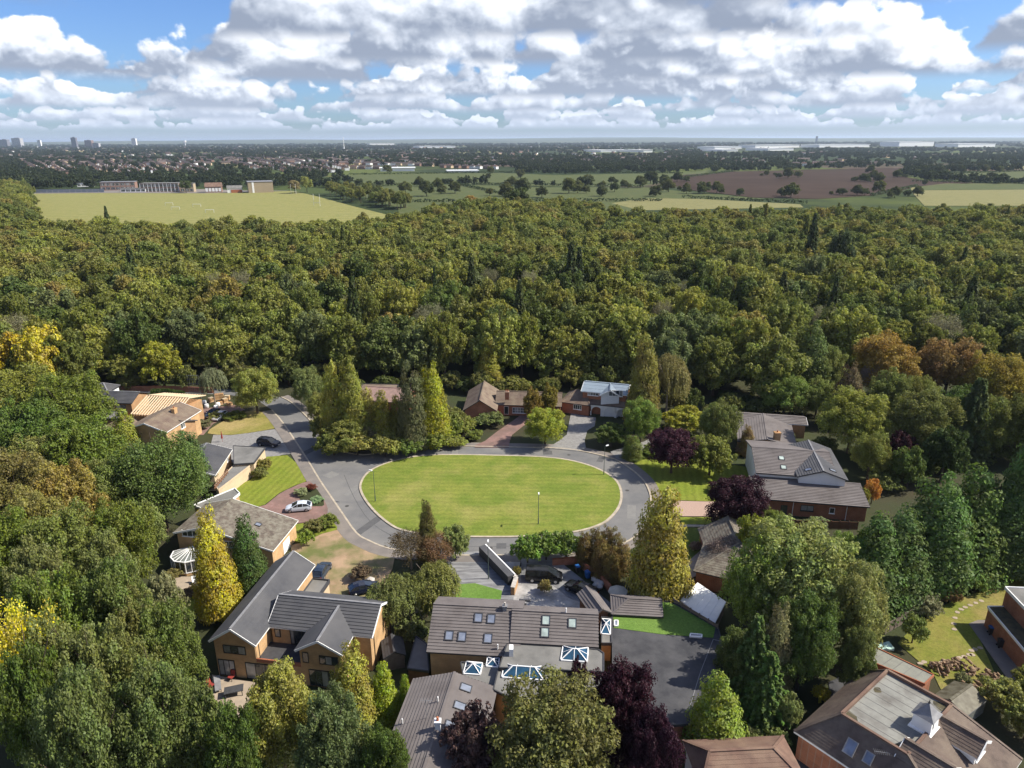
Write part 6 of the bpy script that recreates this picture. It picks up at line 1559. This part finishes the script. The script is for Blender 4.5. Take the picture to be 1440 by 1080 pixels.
def scatter(name, pts, protos, mat_, kind_note=None):
    """points (x, y, z, sx, sz, index) -> ONE object: the protos instanced on its own vertices"""
    pc = bpy.data.collections.new(name + '_source')
    for k, (me, ) in enumerate(protos):
        m2 = me.copy(); m2.materials.clear(); m2.materials.append(mat_); o = bpy.data.objects.new('%02d' % k, m2); pc.objects.link(o)
    a = np.array(pts, 'f4'); me = bpy.data.meshes.new(name); me.vertices.add(len(a)); me.vertices.foreach_set('co', a[:, :3].ravel())
    def attr(n, t, d, key): at = me.attributes.new(n, t, 'POINT'); at.data.foreach_set(key, d)
    attr('siz', 'FLOAT_VECTOR', np.stack([a[:, 3], a[:, 3], a[:, 4]], 1).astype('f4').ravel(), 'vector'); attr('idx', 'INT', a[:, 5].astype('i4'), 'value')
    attr('rot', 'FLOAT_VECTOR', np.stack([np.zeros(len(a)), np.zeros(len(a)), rng.uniform(0, 6.28, len(a))], 1).astype('f4').ravel(), 'vector')
    o = bpy.data.objects.new(name, me); COL.objects.link(o)
    g = bpy.data.node_groups.new(name, 'GeometryNodeTree'); g.interface.new_socket('Geometry', in_out='INPUT', socket_type='NodeSocketGeometry'); g.interface.new_socket('Geometry', in_out='OUTPUT', socket_type='NodeSocketGeometry')
    N, L = g.nodes.new, g.links.new; gi, go = N('NodeGroupInput'), N('NodeGroupOutput')
    ci = N('GeometryNodeCollectionInfo'); ci.inputs['Collection'].default_value = pc; ci.inputs['Separate Children'].default_value = True; ci.inputs['Reset Children'].default_value = True
    ip = N('GeometryNodeInstanceOnPoints'); ip.inputs['Pick Instance'].default_value = True
    def na(n, t): q = N('GeometryNodeInputNamedAttribute'); q.data_type = t; q.inputs[0].default_value = n; return q.outputs[0]
    er = N('FunctionNodeEulerToRotation'); L(na('rot', 'FLOAT_VECTOR'), er.inputs[0])
    L(gi.outputs[0], ip.inputs['Points']); L(ci.outputs[0], ip.inputs['Instance']); L(na('idx', 'INT'), ip.inputs['Instance Index']); L(na('siz', 'FLOAT_VECTOR'), ip.inputs['Scale']); L(er.outputs[0], ip.inputs['Rotation']); L(ip.outputs[0], go.inputs[0])
    md = o.modifiers.new('scatter', 'NODES'); md.node_group = g
    return tag(o, kind='stuff')
RAMP = [(.050,.074,.022), (.068,.092,.024), (.084,.106,.027), (.055,.080,.027), (.092,.114,.028), (.106,.130,.030), (.068,.094,.030), (.106,.108,.034), (.080,.102,.026)]
UNDER = []
for (x, y) in woods:
    for q in range(2):
        ux, uy = x + random.uniform(-5.2, 5.2), y + random.uniform(-5.2, 5.2)
        if uy > front_y(ux) + 2: h = random.uniform(7, 11); UNDER.append((ux, uy, h*.5, random.uniform(3.4, 5.2), h*.5, random.randrange(len(FARB))))
WOODM = foliage_mat('wood_leaf', [tuple(a*b for a, b in zip(c, FOL)) for c in RAMP])
nf = len(FARB); pts = []
for (x, y) in woods[296:]:
    r = random.random()
    if r < .018: H = random.uniform(18, 24); pts.append((x, y, .3, random.uniform(3.2, 4.4), H/3.2, nf))
    elif r < .04: H = random.uniform(15, 20); pts.append((x, y, .3, random.uniform(3.2, 4.6), H/3.2, nf + 1))
    else:
        H = random.uniform(13, 18.5); pts.append((x, y, H*.53, random.uniform(6.2, 9.4), H*.48, random.randrange(nf)))
scatter('distant_wood', pts + UNDER, [(m,) for m in FARB + FSPR + FCYP], WOODM)['label'] = 'unbroken green canopy of the farther wood stretching to the fields'
# ------------------------------------------------------------------ beyond the wood
def inpoly(x, y, poly):
    c = False; n = len(poly)
    for i in range(n):
        (x1, y1), (x2, y2) = poly[i], poly[i-1]
        if (y1 > y) != (y2 > y) and x < (x2 - x1)*(y - y1)/(y2 - y1) + x1: c = not c
    return c
OPEN = []
for o in list(COL.objects):
    if o.type == 'MESH' and o.name.split('.')[0] in ('playing_field', 'school_yard', 'pasture', 'stubble_field', 'ploughed_field', 'green_field', 'pale_field', 'far_stubble_field'):
        n = len(o.data.vertices)//2; OPEN.append([(v.co.x, v.co.y) for v in o.data.vertices[n:]])
def is_open(x, y): return any(inpoly(x, y, q) for q in OPEN)
# hedges between the fields
for k, (a, b, lb) in enumerate([((482,262),(640,259),'long field hedge between the two left pastures'), ((640,259),(905,263),'field hedge across the middle pastures'), ((490,246),(700,243),'field hedge below the far suburb'),
    ((700,243),(960,244),'field hedge at the back of the middle pastures'), ((560,284.5),(720,283.5),'lower field hedge left of the big hedge oak'), ((720,283.5),(930,283),'lower field hedge right of the big hedge oak'),
    ((960,278.5),(1135,286.5),'dark hedge between ploughed soil and stubble'), ((1225,276),(1290,262),'hedge at the near corner of the ploughed field'), ((1280,256),(1440,258),'hedge between the green and pale fields'),
    ((1265,247.3),(1440,241),'hedge at the back of the green field'), ((930,254),(1030,241.5),'hedge at the left of the ploughed field'), ((640,259),(700,272),'slanting hedge in the middle pasture')]):
    L = (P(*b) - P(*a)).length; hedge('field_hedge', lb, a, b, 3.0, 4.0, (.045,.068,.024), int(L*5), .9)
FT = [(545,243,9),(690,244,8),(732,250,9),(687,252,6),(712,276,15),(735,274,17),(720,262,12),(762,278,13),(800,272,16),(812,268,13),(846,276,12),(864,270,10),(830,258,9),(827,254,8),(848,262,7),(860,258,8),(876,262,7),(900,264,13),(915,258,15),(935,262,12),(940,270,14),(922,276,13),(952,256,12),(965,268,9),(990,272,15),(1008,272,12),(1040,276,9),(1112,278,17),(1098,276,10),(1078,247,6),(1108,251,11),(1122,250,9),(1224,243,8),(1215,256,11),(1236,256,12),(1228,253,10),(1262,250,9),(1290,247,8),(1300,244,10),(1322,244,9),(1350,243,8),(1328,250,8),(1425,257,6),(1205,275,13),(1235,272,14),(1258,278,12),(1290,276,12),(1180,274,8),(1385,242,8),(1405,243,8),(640,272,14),(615,268,12),(600,276,16),(570,272,15),(590,262,10),(520,270,12),(505,262,10)]
for k, (x, y, w) in enumerate(FT):
    p = P(x, y); r = w*depth(p)/FOC*.8; r = min(r, 12); c = random.choice([(.034,.050,.020), (.042,.058,.022), (.050,.066,.024)])
    w_ = 'among the left pastures' if x < 700 else 'on the middle pasture hedges' if x < 885 else 'at the left side of the ploughed field' if x < 1060 else 'standing in or by the ploughed field' if x < 1270 else 'by the green and pale fields on the right'
    put_tree('field', p.x, p.y, r*random.uniform(1.35, 1.75), r, c, 'dark hedgerow tree ' + w_, 'hedgerow_tree', 'tree', 'hedgerow trees ' + w_)
    for q in range(2):
        put_tree('field', p.x + random.uniform(-2.2, 2.2)*r, p.y + random.uniform(-1, 1)*r, r*random.uniform(.7, 1.0), r*random.uniform(.5, .8), c, 'small dark field tree ' + w_, 'hedgerow_tree', 'tree', 'small field trees ' + w_) if random.random() < .6 else None
p = P(672, 287); put_tree('far', p.x, p.y - 120, 17, 9, (.28,.17,.03), 'orange-topped tree at the far edge of the wood')
p = P(725, 290); put_tree('far', p.x, p.y - 100, 22, 13, (.036,.055,.022), 'big dark oak on the far wood edge in the middle')
p = P(415, 272); put_tree('far', p.x, p.y, 15, 8, (.24,.21,.08), 'pale yellow tree at the right end of the playing field')
p = P(432, 271); put_tree('far', p.x, p.y, 18, 9, (.12,.15,.05), 'light green tree at the right end of the playing field')
for k in range(34):     # tree belt down the right side of the playing field
    t = (k + random.random())/34; q = P(448 + 105*t, 274 + 21*t); q.x += random.uniform(2, 26); q.y += random.uniform(-14, 14); H = random.uniform(12, 17)
    put_tree('far', q.x, q.y, H, random.uniform(5.5, 8.5), random.choice([(.075,.098,.03), (.090,.110,.032), (.060,.082,.026)]), 'tree in the green belt along the right side of the playing field', 'broadleaf_tree', 'tree', 'belt trees beside the playing field', jit=.2)
# school
def bbox_house(name, label, cat, a, b, dp, h, wall, roofm, wins=0, rows=1, roof='flat', winm=GLASS, group=None, band=None):
    A, B = P(*a), P(*b); d = B - A; H = thing(name, label, cat, (A.x, A.y, 0), math.atan2(d.y, d.x), group); L = d.length
    mb = MB(); mb.box(0, L, 0, dp, 0, h); mb.build('wall', wall, H)
    if roof == 'flat': mb = MB(); mb.box(-.4, L + .4, -.4, dp + .4, h, h + .5); mb.build('roof', roofm, H)
    else:
        mb = MB(); r = [(-.5,-.5,h),(L+.5,-.5,h),(L+.5,dp+.5,h),(-.5,dp+.5,h),(-.5,dp/2,h+dp*.32),(L+.5,dp/2,h+dp*.32)]
        mb.poly([r[0],r[1],r[5],r[4]]); mb.poly([r[2],r[3],r[4],r[5]]); mb.poly([r[3],r[0],r[4]]); mb.poly([r[1],r[2],r[5]]); mb.poly([r[3],r[2],r[1],r[0]]); mb.build('roof', roofm, H)
    for j in range(rows):
        z = h*(j + .5)/rows
        for k in range(wins):
            c = (L*(k + .5)/wins, -.02, z); window(H, c, (1,0,0), (0,-1,0), L/wins*.78, h/rows*.62, UPVC, winm, 2, sill=False)
    if band:
        for k in range(wins + 1): mb = MB(); x = L*k/wins; mb.box(x - .35, x + .35, -.25, -.01, 0, h); mb.build('pilaster', band, H)
    return H
BRKD = brick_mat('school_brick', (.26,.15,.11), (.22,.12,.09), (.25,.2,.17)); TAN = mat('tan_cladding', (.36,.29,.20), (.31,.25,.17), .05, .9)
bbox_house('school_building', 'two-storey glazed school block left of centre on the playing field', 'school', (142,268), (191,267), 16, 9.5, BRKD, LEAD, 7, 2)
bbox_house('school_building', 'low white-walled school annex in front of the glazed block', 'school', (170,270.5), (205,270), 9, 4, WHITE, FELT, 5, 1)
bbox_house('school_building', 'long brown school block with white pilasters', 'school', (198,270), (252,269.5), 16, 9.5, BRKD, FELT, 10, 2, band=UPVC)
bbox_house('school_building', 'tan-ended school block beside the dark round tree', 'school', (254,270.3), (273,270), 12, 9.5, TAN, FELT, 3, 2)
bbox_house('school_building', 'school hall with tall white windows', 'school', (289,271), (312,270.5), 14, 6.5, BRKD, REDBR, 5, 1, 'gable', UPVC)
bbox_house('school_building', 'small white school hut with orange door', 'school', (320,271.5), (341,271), 10, 5, WHITE, FELT, 0, 1, 'gable')
mbd = MB(); pd = P(330,271.6); mbd.box(-6, 6, -.3, 0, 0, 3.6); dd = mbd.build('garage_door', TERRA, bpy.data.objects['school_building.005'], loc=(10, -.05, 0))
bbox_house('sports_hall', 'big tan windowless sports hall with white stripe', 'school', (350,271.5), (385,270.5), 24, 12, TAN, LEAD)
sh = bpy.data.objects['sports_hall']; mb = MB(); mb.box(4.2, 6.4, -.2, -.01, 0, 12.1); mb.build('white_stripe', WHITE, sh)
bbox_house('school_building', 'white low pavilion behind the fenced court', 'school', (109,263), (131,262.5), 10, 5, UPVC, FELT, 4, 1)
p = P(262, 271.2); put_tree('far', p.x, p.y, 14, 8.5, (.040,.058,.024), 'dark round tree in front of the school end wall')
A, B = P(50, 271.4), P(147, 270.4); Hf = thing('court_fence', 'blue-grey mesh fence round the school court', 'fence', (A.x, A.y, 0))
MESH = mat('blue_grey_mesh', (.22,.25,.30), (.19,.22,.27), .3, .8); d = B - A
for k in range(12):
    mb = MB(); mb.bar(d*(k/12) + Vector((0,0,2)), d*((k + .96)/12) + Vector((0,0,2)), .1, 4); mb.build('fence_panel', MESH, Hf)
def posts(px, w, h, bar, label, name, cat, group=None):
    p = P(*px); H = thing(name, label, cat, (p.x, p.y, .1), 0, group); mb = MB()
    for s in (-1, 1): mb.tube((s*w/2,0,0), (s*w/2,0,h), .14, .12, 6)
    mb.tube((-w/2,0,bar), (w/2,0,bar), .13, .13, 6); mb.build('frame', UPVC, H)
posts((446,290), 5.6, 11, 3, 'white rugby posts near the right end of the playing field', 'rugby_posts', 'goalposts')
posts((413,273), 5.6, 11, 3, 'white rugby posts by the pale tree on the playing field', 'rugby_posts', 'goalposts')
for (x, y) in ((238,289),(277,291),(295,299),(247,295)): posts((x, y), 7.3, 2.4, 2.4, 'white football goal standing on the playing field', 'football_goal', 'goal', 'football goals on the playing field')
# suburb: semi-detached houses in rows
def semi(name, wallm, roofm, hip):
    mb = MB(); mb.box(-6.4,6.4,-4.2,4.2,0,5.4,0); e = .4
    r = [(-6.4-e,-4.2-e,5.3),(6.4+e,-4.2-e,5.3),(6.4+e,4.2+e,5.3),(-6.4-e,4.2+e,5.3),(-6.4-e+hip,0,8.4),(6.4+e-hip,0,8.4)]
    for q in ((0,1,5,4),(2,3,4,5),(3,0,4),(1,2,5),(3,2,1,0)): mb.poly([r[k] for k in q], 1)
    mb.box(-.6,.6,-.5,.5,7.2,9.4,0)
    for s in (-1, 1):
        for x in (1.5, 4.6):
            for z in (.9, 3.4):
                for y, sy in ((-4.2,-1),(4.2,1)): mb.box(s*x-.8, s*x+.8, y + min(0, sy*.04), y + max(0, sy*.04), z, z + 1.3, 2)
    me = bpy.data.meshes.new(name); me.from_pydata(mb.v, [], mb.f)
    for m in (wallm, roofm, GLASS): me.materials.append(m)
    me.polygons.foreach_set('material_index', mb.m); me.update(); return me
ROOFS = [mat('suburb_roof', (.085,.066,.060), (.065,.05,.046), .08, .9, 5, rnd=.3), mat('suburb_red_roof', (.115,.070,.056), (.085,.052,.043), .08, .9, 5, rnd=.3)]
SEMI = [semi('house', WHITE, ROOFS[0], 3.5), semi('house', BRKD, ROOFS[0], 0), semi('house', CREAM, ROOFS[1], 0), semi('house', RENDER, ROOFS[1], 3.5)]
rows = [((33,229),(60,243)),((48,227),(76,244)),((66,229),(92,246)),((84,229),(104,242)),((122,230),(150,243)),((136,229),(170,249)),((150,228),(186,248)),((165,227),(205,250)),((182,227),(222,246)),
        ((212,229),(250,244)),((232,227),(275,246)),((250,226),(300,247)),((180,222),(330,224)),((320,226),(372,241)),((335,224),(405,242)),((352,223),(430,244)),((372,222),(455,246)),((395,222),(470,243)),((420,222),(490,240)),
        ((30,222),(75,222.5)),((90,222),(170,222)),((480,238),(560,238)),((500,232),(610,234)),((620,236),(700,238)),((640,231),(720,232)),((560,228),(690,228)),((1100,233),(1150,233.5)),((1140,231.5),(1240,232.5)),((440,228),(540,229)),((700,226),(860,228))]
cand = []
for (a, b) in rows:
    A, B = P(*a), P(*b); d = B - A; n = int(d.length/17); ang = math.atan2(d.y, d.x)
    n = min(n, 44 if d.length < 1200 else 60)
    for k in range(n):
        q = A.lerp(B, (k + .5)/max(n, 1)); q.x += random.uniform(-3, 3); q.y += random.uniform(-3, 3)
        if not is_open(q.x, q.y) and q.y > 940: cand.append((q.x, q.y, ang + random.choice([0, math.pi]) + random.uniform(-.05, .05)))
cand.sort(key=lambda c: c[1])
for k, (x, y, a) in enumerate(cand[:296]):
    i = random.choice([0, 1, 1, 2, 3]); o = bpy.data.objects.new('suburban_house', SEMI[i]); COL.objects.link(o); o.location = (x, y, 0); o.rotation_euler = (0, 0, a)
    tag(o, 'semi-detached house in the distant suburban rows beyond the fields', 'house', 'suburban houses beyond the fields')
HOUSE_PTS = cand
mb = MB()
for (x, y, a) in cand[296:]:
    c, s = math.cos(a), math.sin(a)
    def tr(px_, py_, pz_): return (x + px_*c - py_*s, y + px_*s + py_*c, pz_)
    m = random.choice([0, 2, 3, 3]); mb.hexa([tr(*q) for q in ((-7,-4.5,0),(7,-4.5,0),(7,4.5,0),(-7,4.5,0),(-7,-4.5,5.4),(7,-4.5,5.4),(7,4.5,5.4),(-7,4.5,5.4))], m)
    for q in (((-7.4,-4.9,5.3),(7.4,-4.9,5.3),(7.4,0,8.4),(-7.4,0,8.4)), ((7.4,4.9,5.3),(-7.4,4.9,5.3),(-7.4,0,8.4),(7.4,0,8.4)), ((-7.4,4.9,5.3),(-7.4,-4.9,5.3),(-7.4,0,8.4)), ((7.4,-4.9,5.3),(7.4,4.9,5.3),(7.4,0,8.4))): mb.poly([tr(*v) for v in q], 1)
for k in range(800):     # the far town, a scatter of roofs to the horizon
    y = 1800*(1 + random.random()**1.6*3.2); u = random.gauss(-.35, .35); x = u*y
    if abs(u) > .8 or is_open(x, y): continue
    a = random.uniform(0, 3.14); c, s = math.cos(a), math.sin(a); w = random.uniform(7, 16)
    def tr(px_, py_, pz_): return (x + px_*c - py_*s, y + px_*s + py_*c, pz_)
    m = random.choice([0, 2, 3, 3]); mb.hexa([tr(*q) for q in ((-w,-4.5,0),(w,-4.5,0),(w,4.5,0),(-w,4.5,0),(-w,-4.5,5.4),(w,-4.5,5.4),(w,4.5,5.4),(-w,4.5,5.4))], m)
    for q in (((-w,-4.9,5.3),(w,-4.9,5.3),(w,0,8.4),(-w,0,8.4)), ((w,4.9,5.3),(-w,4.9,5.3),(-w,0,8.4),(w,0,8.4))): mb.poly([tr(*v) for v in q], 1)
tag(mb.build('distant_town', [WHITE, ROOFS[0], CREAM, BRKD]), 'far scatter of town roofs towards the horizon', kind='stuff')
# tall buildings and sheds near the horizon
def tower(px, ytop, w, base_y, label, m=None, wm=GLASS, name='tower_block', cat='tower block', floors=8):
    p = P(px, base_y); k = depth(p)/FOC; W = w*k*.75; h = (base_y - ytop)*k*.92; H = thing(name, label, cat, (p.x, p.y, 0))
    mb = MB(); mb.box(-W/2, W/2, 0, W*.6, 0, h); mb.build('wall', m or RENDER, H)
    for f in range(floors): mb = MB(); z = h*(f + .3)/floors; mb.box(-W*.47, W*.47, -.6, -.05, z, z + h/floors*.45); mb.build('window', wm, H)
    mb = MB(); mb.box(-W*.2, W*.2, W*.15, W*.4, h, h + h*.06); mb.build('plant_room', LEAD, H)
GREYT = mat('tower_grey', (.16,.16,.19), (.14,.14,.17), .02, .9); BRT = mat('tower_brown', (.22,.15,.13), (.19,.13,.11), .02, .9)
TOWP = mat('tower_pale', (.38,.38,.40), (.33,.33,.35), .02, .9); tower(6,196,14,207,'dark low tower block at the left end of the skyline',GREYT); tower(24,194,16,207,'wide grey tower block second on the skyline',TOWP); tower(56,197,6,207,'small white tower on the left skyline',WHITE)
tower(105,193,9,208,'tallest grey tower on the left skyline',GREYT, floors=12); tower(125,197,13,208,'brown office block right of the tallest tower',BRT); tower(135,201,12,209,'pale office block below the brown one',TOWP)
tower(189,194.5,8,206,'white tower block alone on the skyline',WHITE); tower(1148,191.5,3.5,201,'tiny dark tower on the right horizon',GREYT, floors=6)
p = P(261, 206); k = depth(p)/FOC; H = thing('water_tower', 'white water tower on the left skyline', 'water tower', (p.x, p.y, 0)); mb = MB(); mb.tube((0,0,0),(0,0,4.5*k),.7*k,.6*k,12); mb.build('stem', RENDER, H); mb = MB(); mb.tube((0,0,4.4*k),(0,0,6*k),.9*k,1.9*k,16); mb.tube((0,0,6*k),(0,0,8*k),1.9*k,1.9*k,16); mb.build('tank', WHITE, H)
p = P(484, 212); k = depth(p)/FOC; H = thing('mast', 'slender white mast on a broad base on the skyline', 'mast', (p.x, p.y, 0)); mb = MB(); mb.tube((0,0,0),(0,0,4*k),2.2*k,1.2*k,12); mb.build('base', RENDER, H); mb = MB(); mb.tube((0,0,4*k),(0,0,18.5*k),.5*k,.28*k,8); mb.build('shaft', UPVC, H)
WARE = []
def wareh(x0, x1, y, h, label, m=UPVC):
    A, B = P(x0, y), P(x1, y); k = depth(A)/FOC; h = h*1.5 if y < 220 else h*.8; dpt = 160 if y < 220 else 35; WARE.append([((A.x - 60)*.84, A.y*.84), ((B.x + 60)*.84, B.y*.84), (B.x + 80, B.y + 200), (A.x - 80, A.y + 200)]); H = thing('warehouse', label, 'warehouse', (A.x, A.y, 0), R_(24 if y < 220 else 8), 'white warehouses near the horizon'); L = (B - A).length
    mb = MB(); mb.box(0, L, 0, dpt, 0, h*k); mb.build('wall', m, H); mb = MB(); mb.box(-2, L + 2, -2, dpt + 2, h*k, h*k + 1.2); mb.build('roof', UPVC, H)
for (x0, x1, y, h, lb) in ((1005,1055,209.5,2.0,'long low white warehouse left of the big one on the right'),(1062,1150,208,2.4,'long white warehouse in the middle of the right horizon'),(1152,1262,207.5,2.6,'white warehouse with bright roof on the right horizon'),(1264,1345,206,4.2,'biggest bright white warehouse on the right horizon'),(1347,1440,207,3.0,'white warehouse at the right end of the horizon'),
    (1080,1130,212,2.0,'pale low sheds below the middle warehouse'),(845,870,214,1.6,'small white shed in the middle distance'),(880,905,213.5,1.4,'second small white shed in the middle distance'),(520,550,203.8,1.2,'thin white shed below the horizon left of centre'),(590,640,208,1.4,'pale industrial sheds left of centre'),(535,582,241,5.0,'white school-like building with blue glass beside the pasture'),(630,672,242.5,2.2,'long low grey building beside the pasture'),(495,530,238,3.0,'white row building left of the blue glass one'),(905,920,214.3,2.0,'bright white shed right of centre'),(1015,1045,213,1.6,'grey-white sheds in the right middle distance')):
    wareh(x0, x1, y, h, lb, WHITE if h < 1.5 else UPVC)
# suburban and hedgerow trees
BELT = [(.034,.050,.022), (.045,.062,.024), (.052,.070,.026), (.040,.056,.026), (.070,.085,.032)]
FARM = foliage_mat('far_leaf', BELT)
pts = []
HP = np.array([(c[0], c[1]) for c in cand])
n_try = 0
while len(pts) < 16000 and n_try < 90000:
    n_try += 1
    y = 930*math.exp(random.random()*2.35); u = random.uniform(-.82, .82); x = u*y
    if y < back_y(x, y) + 60 or is_open(x, y) or any(inpoly(x, y, q) for q in WARE): continue
    dens = .55 + .45*math.sin(x*.004 + 1)*math.sin(y*.003 + 2)
    if random.random() > dens: continue
    s = max(1, y/2600)
    if y < 2300 and -.62 < u < -.18 and random.random() < .55: continue
    if y < 2600:
        dm = np.min(np.abs(HP[:, 0] - x) + np.abs(HP[:, 1] - y))
        if dm < 11: continue
    r = random.uniform(3.5, 7.5)*s**.8; h = random.uniform(7, 14)*min(s**.35, 1.6)
    pts.append((x, y, h*.5, r, h*.55, random.randrange(3)))
scatter('suburb_trees', pts, [(m,) for m in DOTB], FARM)['label'] = 'dark mass of trees through the distant suburbs and farmland'
# ------------------------------------------------------------------ the air
mb = MB(); mb.box(-43000, 43000, -320, 43000, -3.5, 118); hz = mb.build('haze', bpy.data.materials.new('haze')); tag(hz, kind='stuff')
hm = hz.data.materials[0]; hm.use_nodes = True; nt = hm.node_tree; nt.nodes.clear()
pv = nt.nodes.new('ShaderNodeVolumePrincipled'); pv.inputs['Color'].default_value = (.66,.80,1,1); pv.inputs['Density'].default_value = HAZE
pv.inputs['Density Attribute'].default_value = ''; pv.inputs['Anisotropy'].default_value = .2
om_ = nt.nodes.new('ShaderNodeOutputMaterial'); nt.links.new(pv.outputs[0], om_.inputs['Volume'])
hm.cycles.homogeneous_volume = True
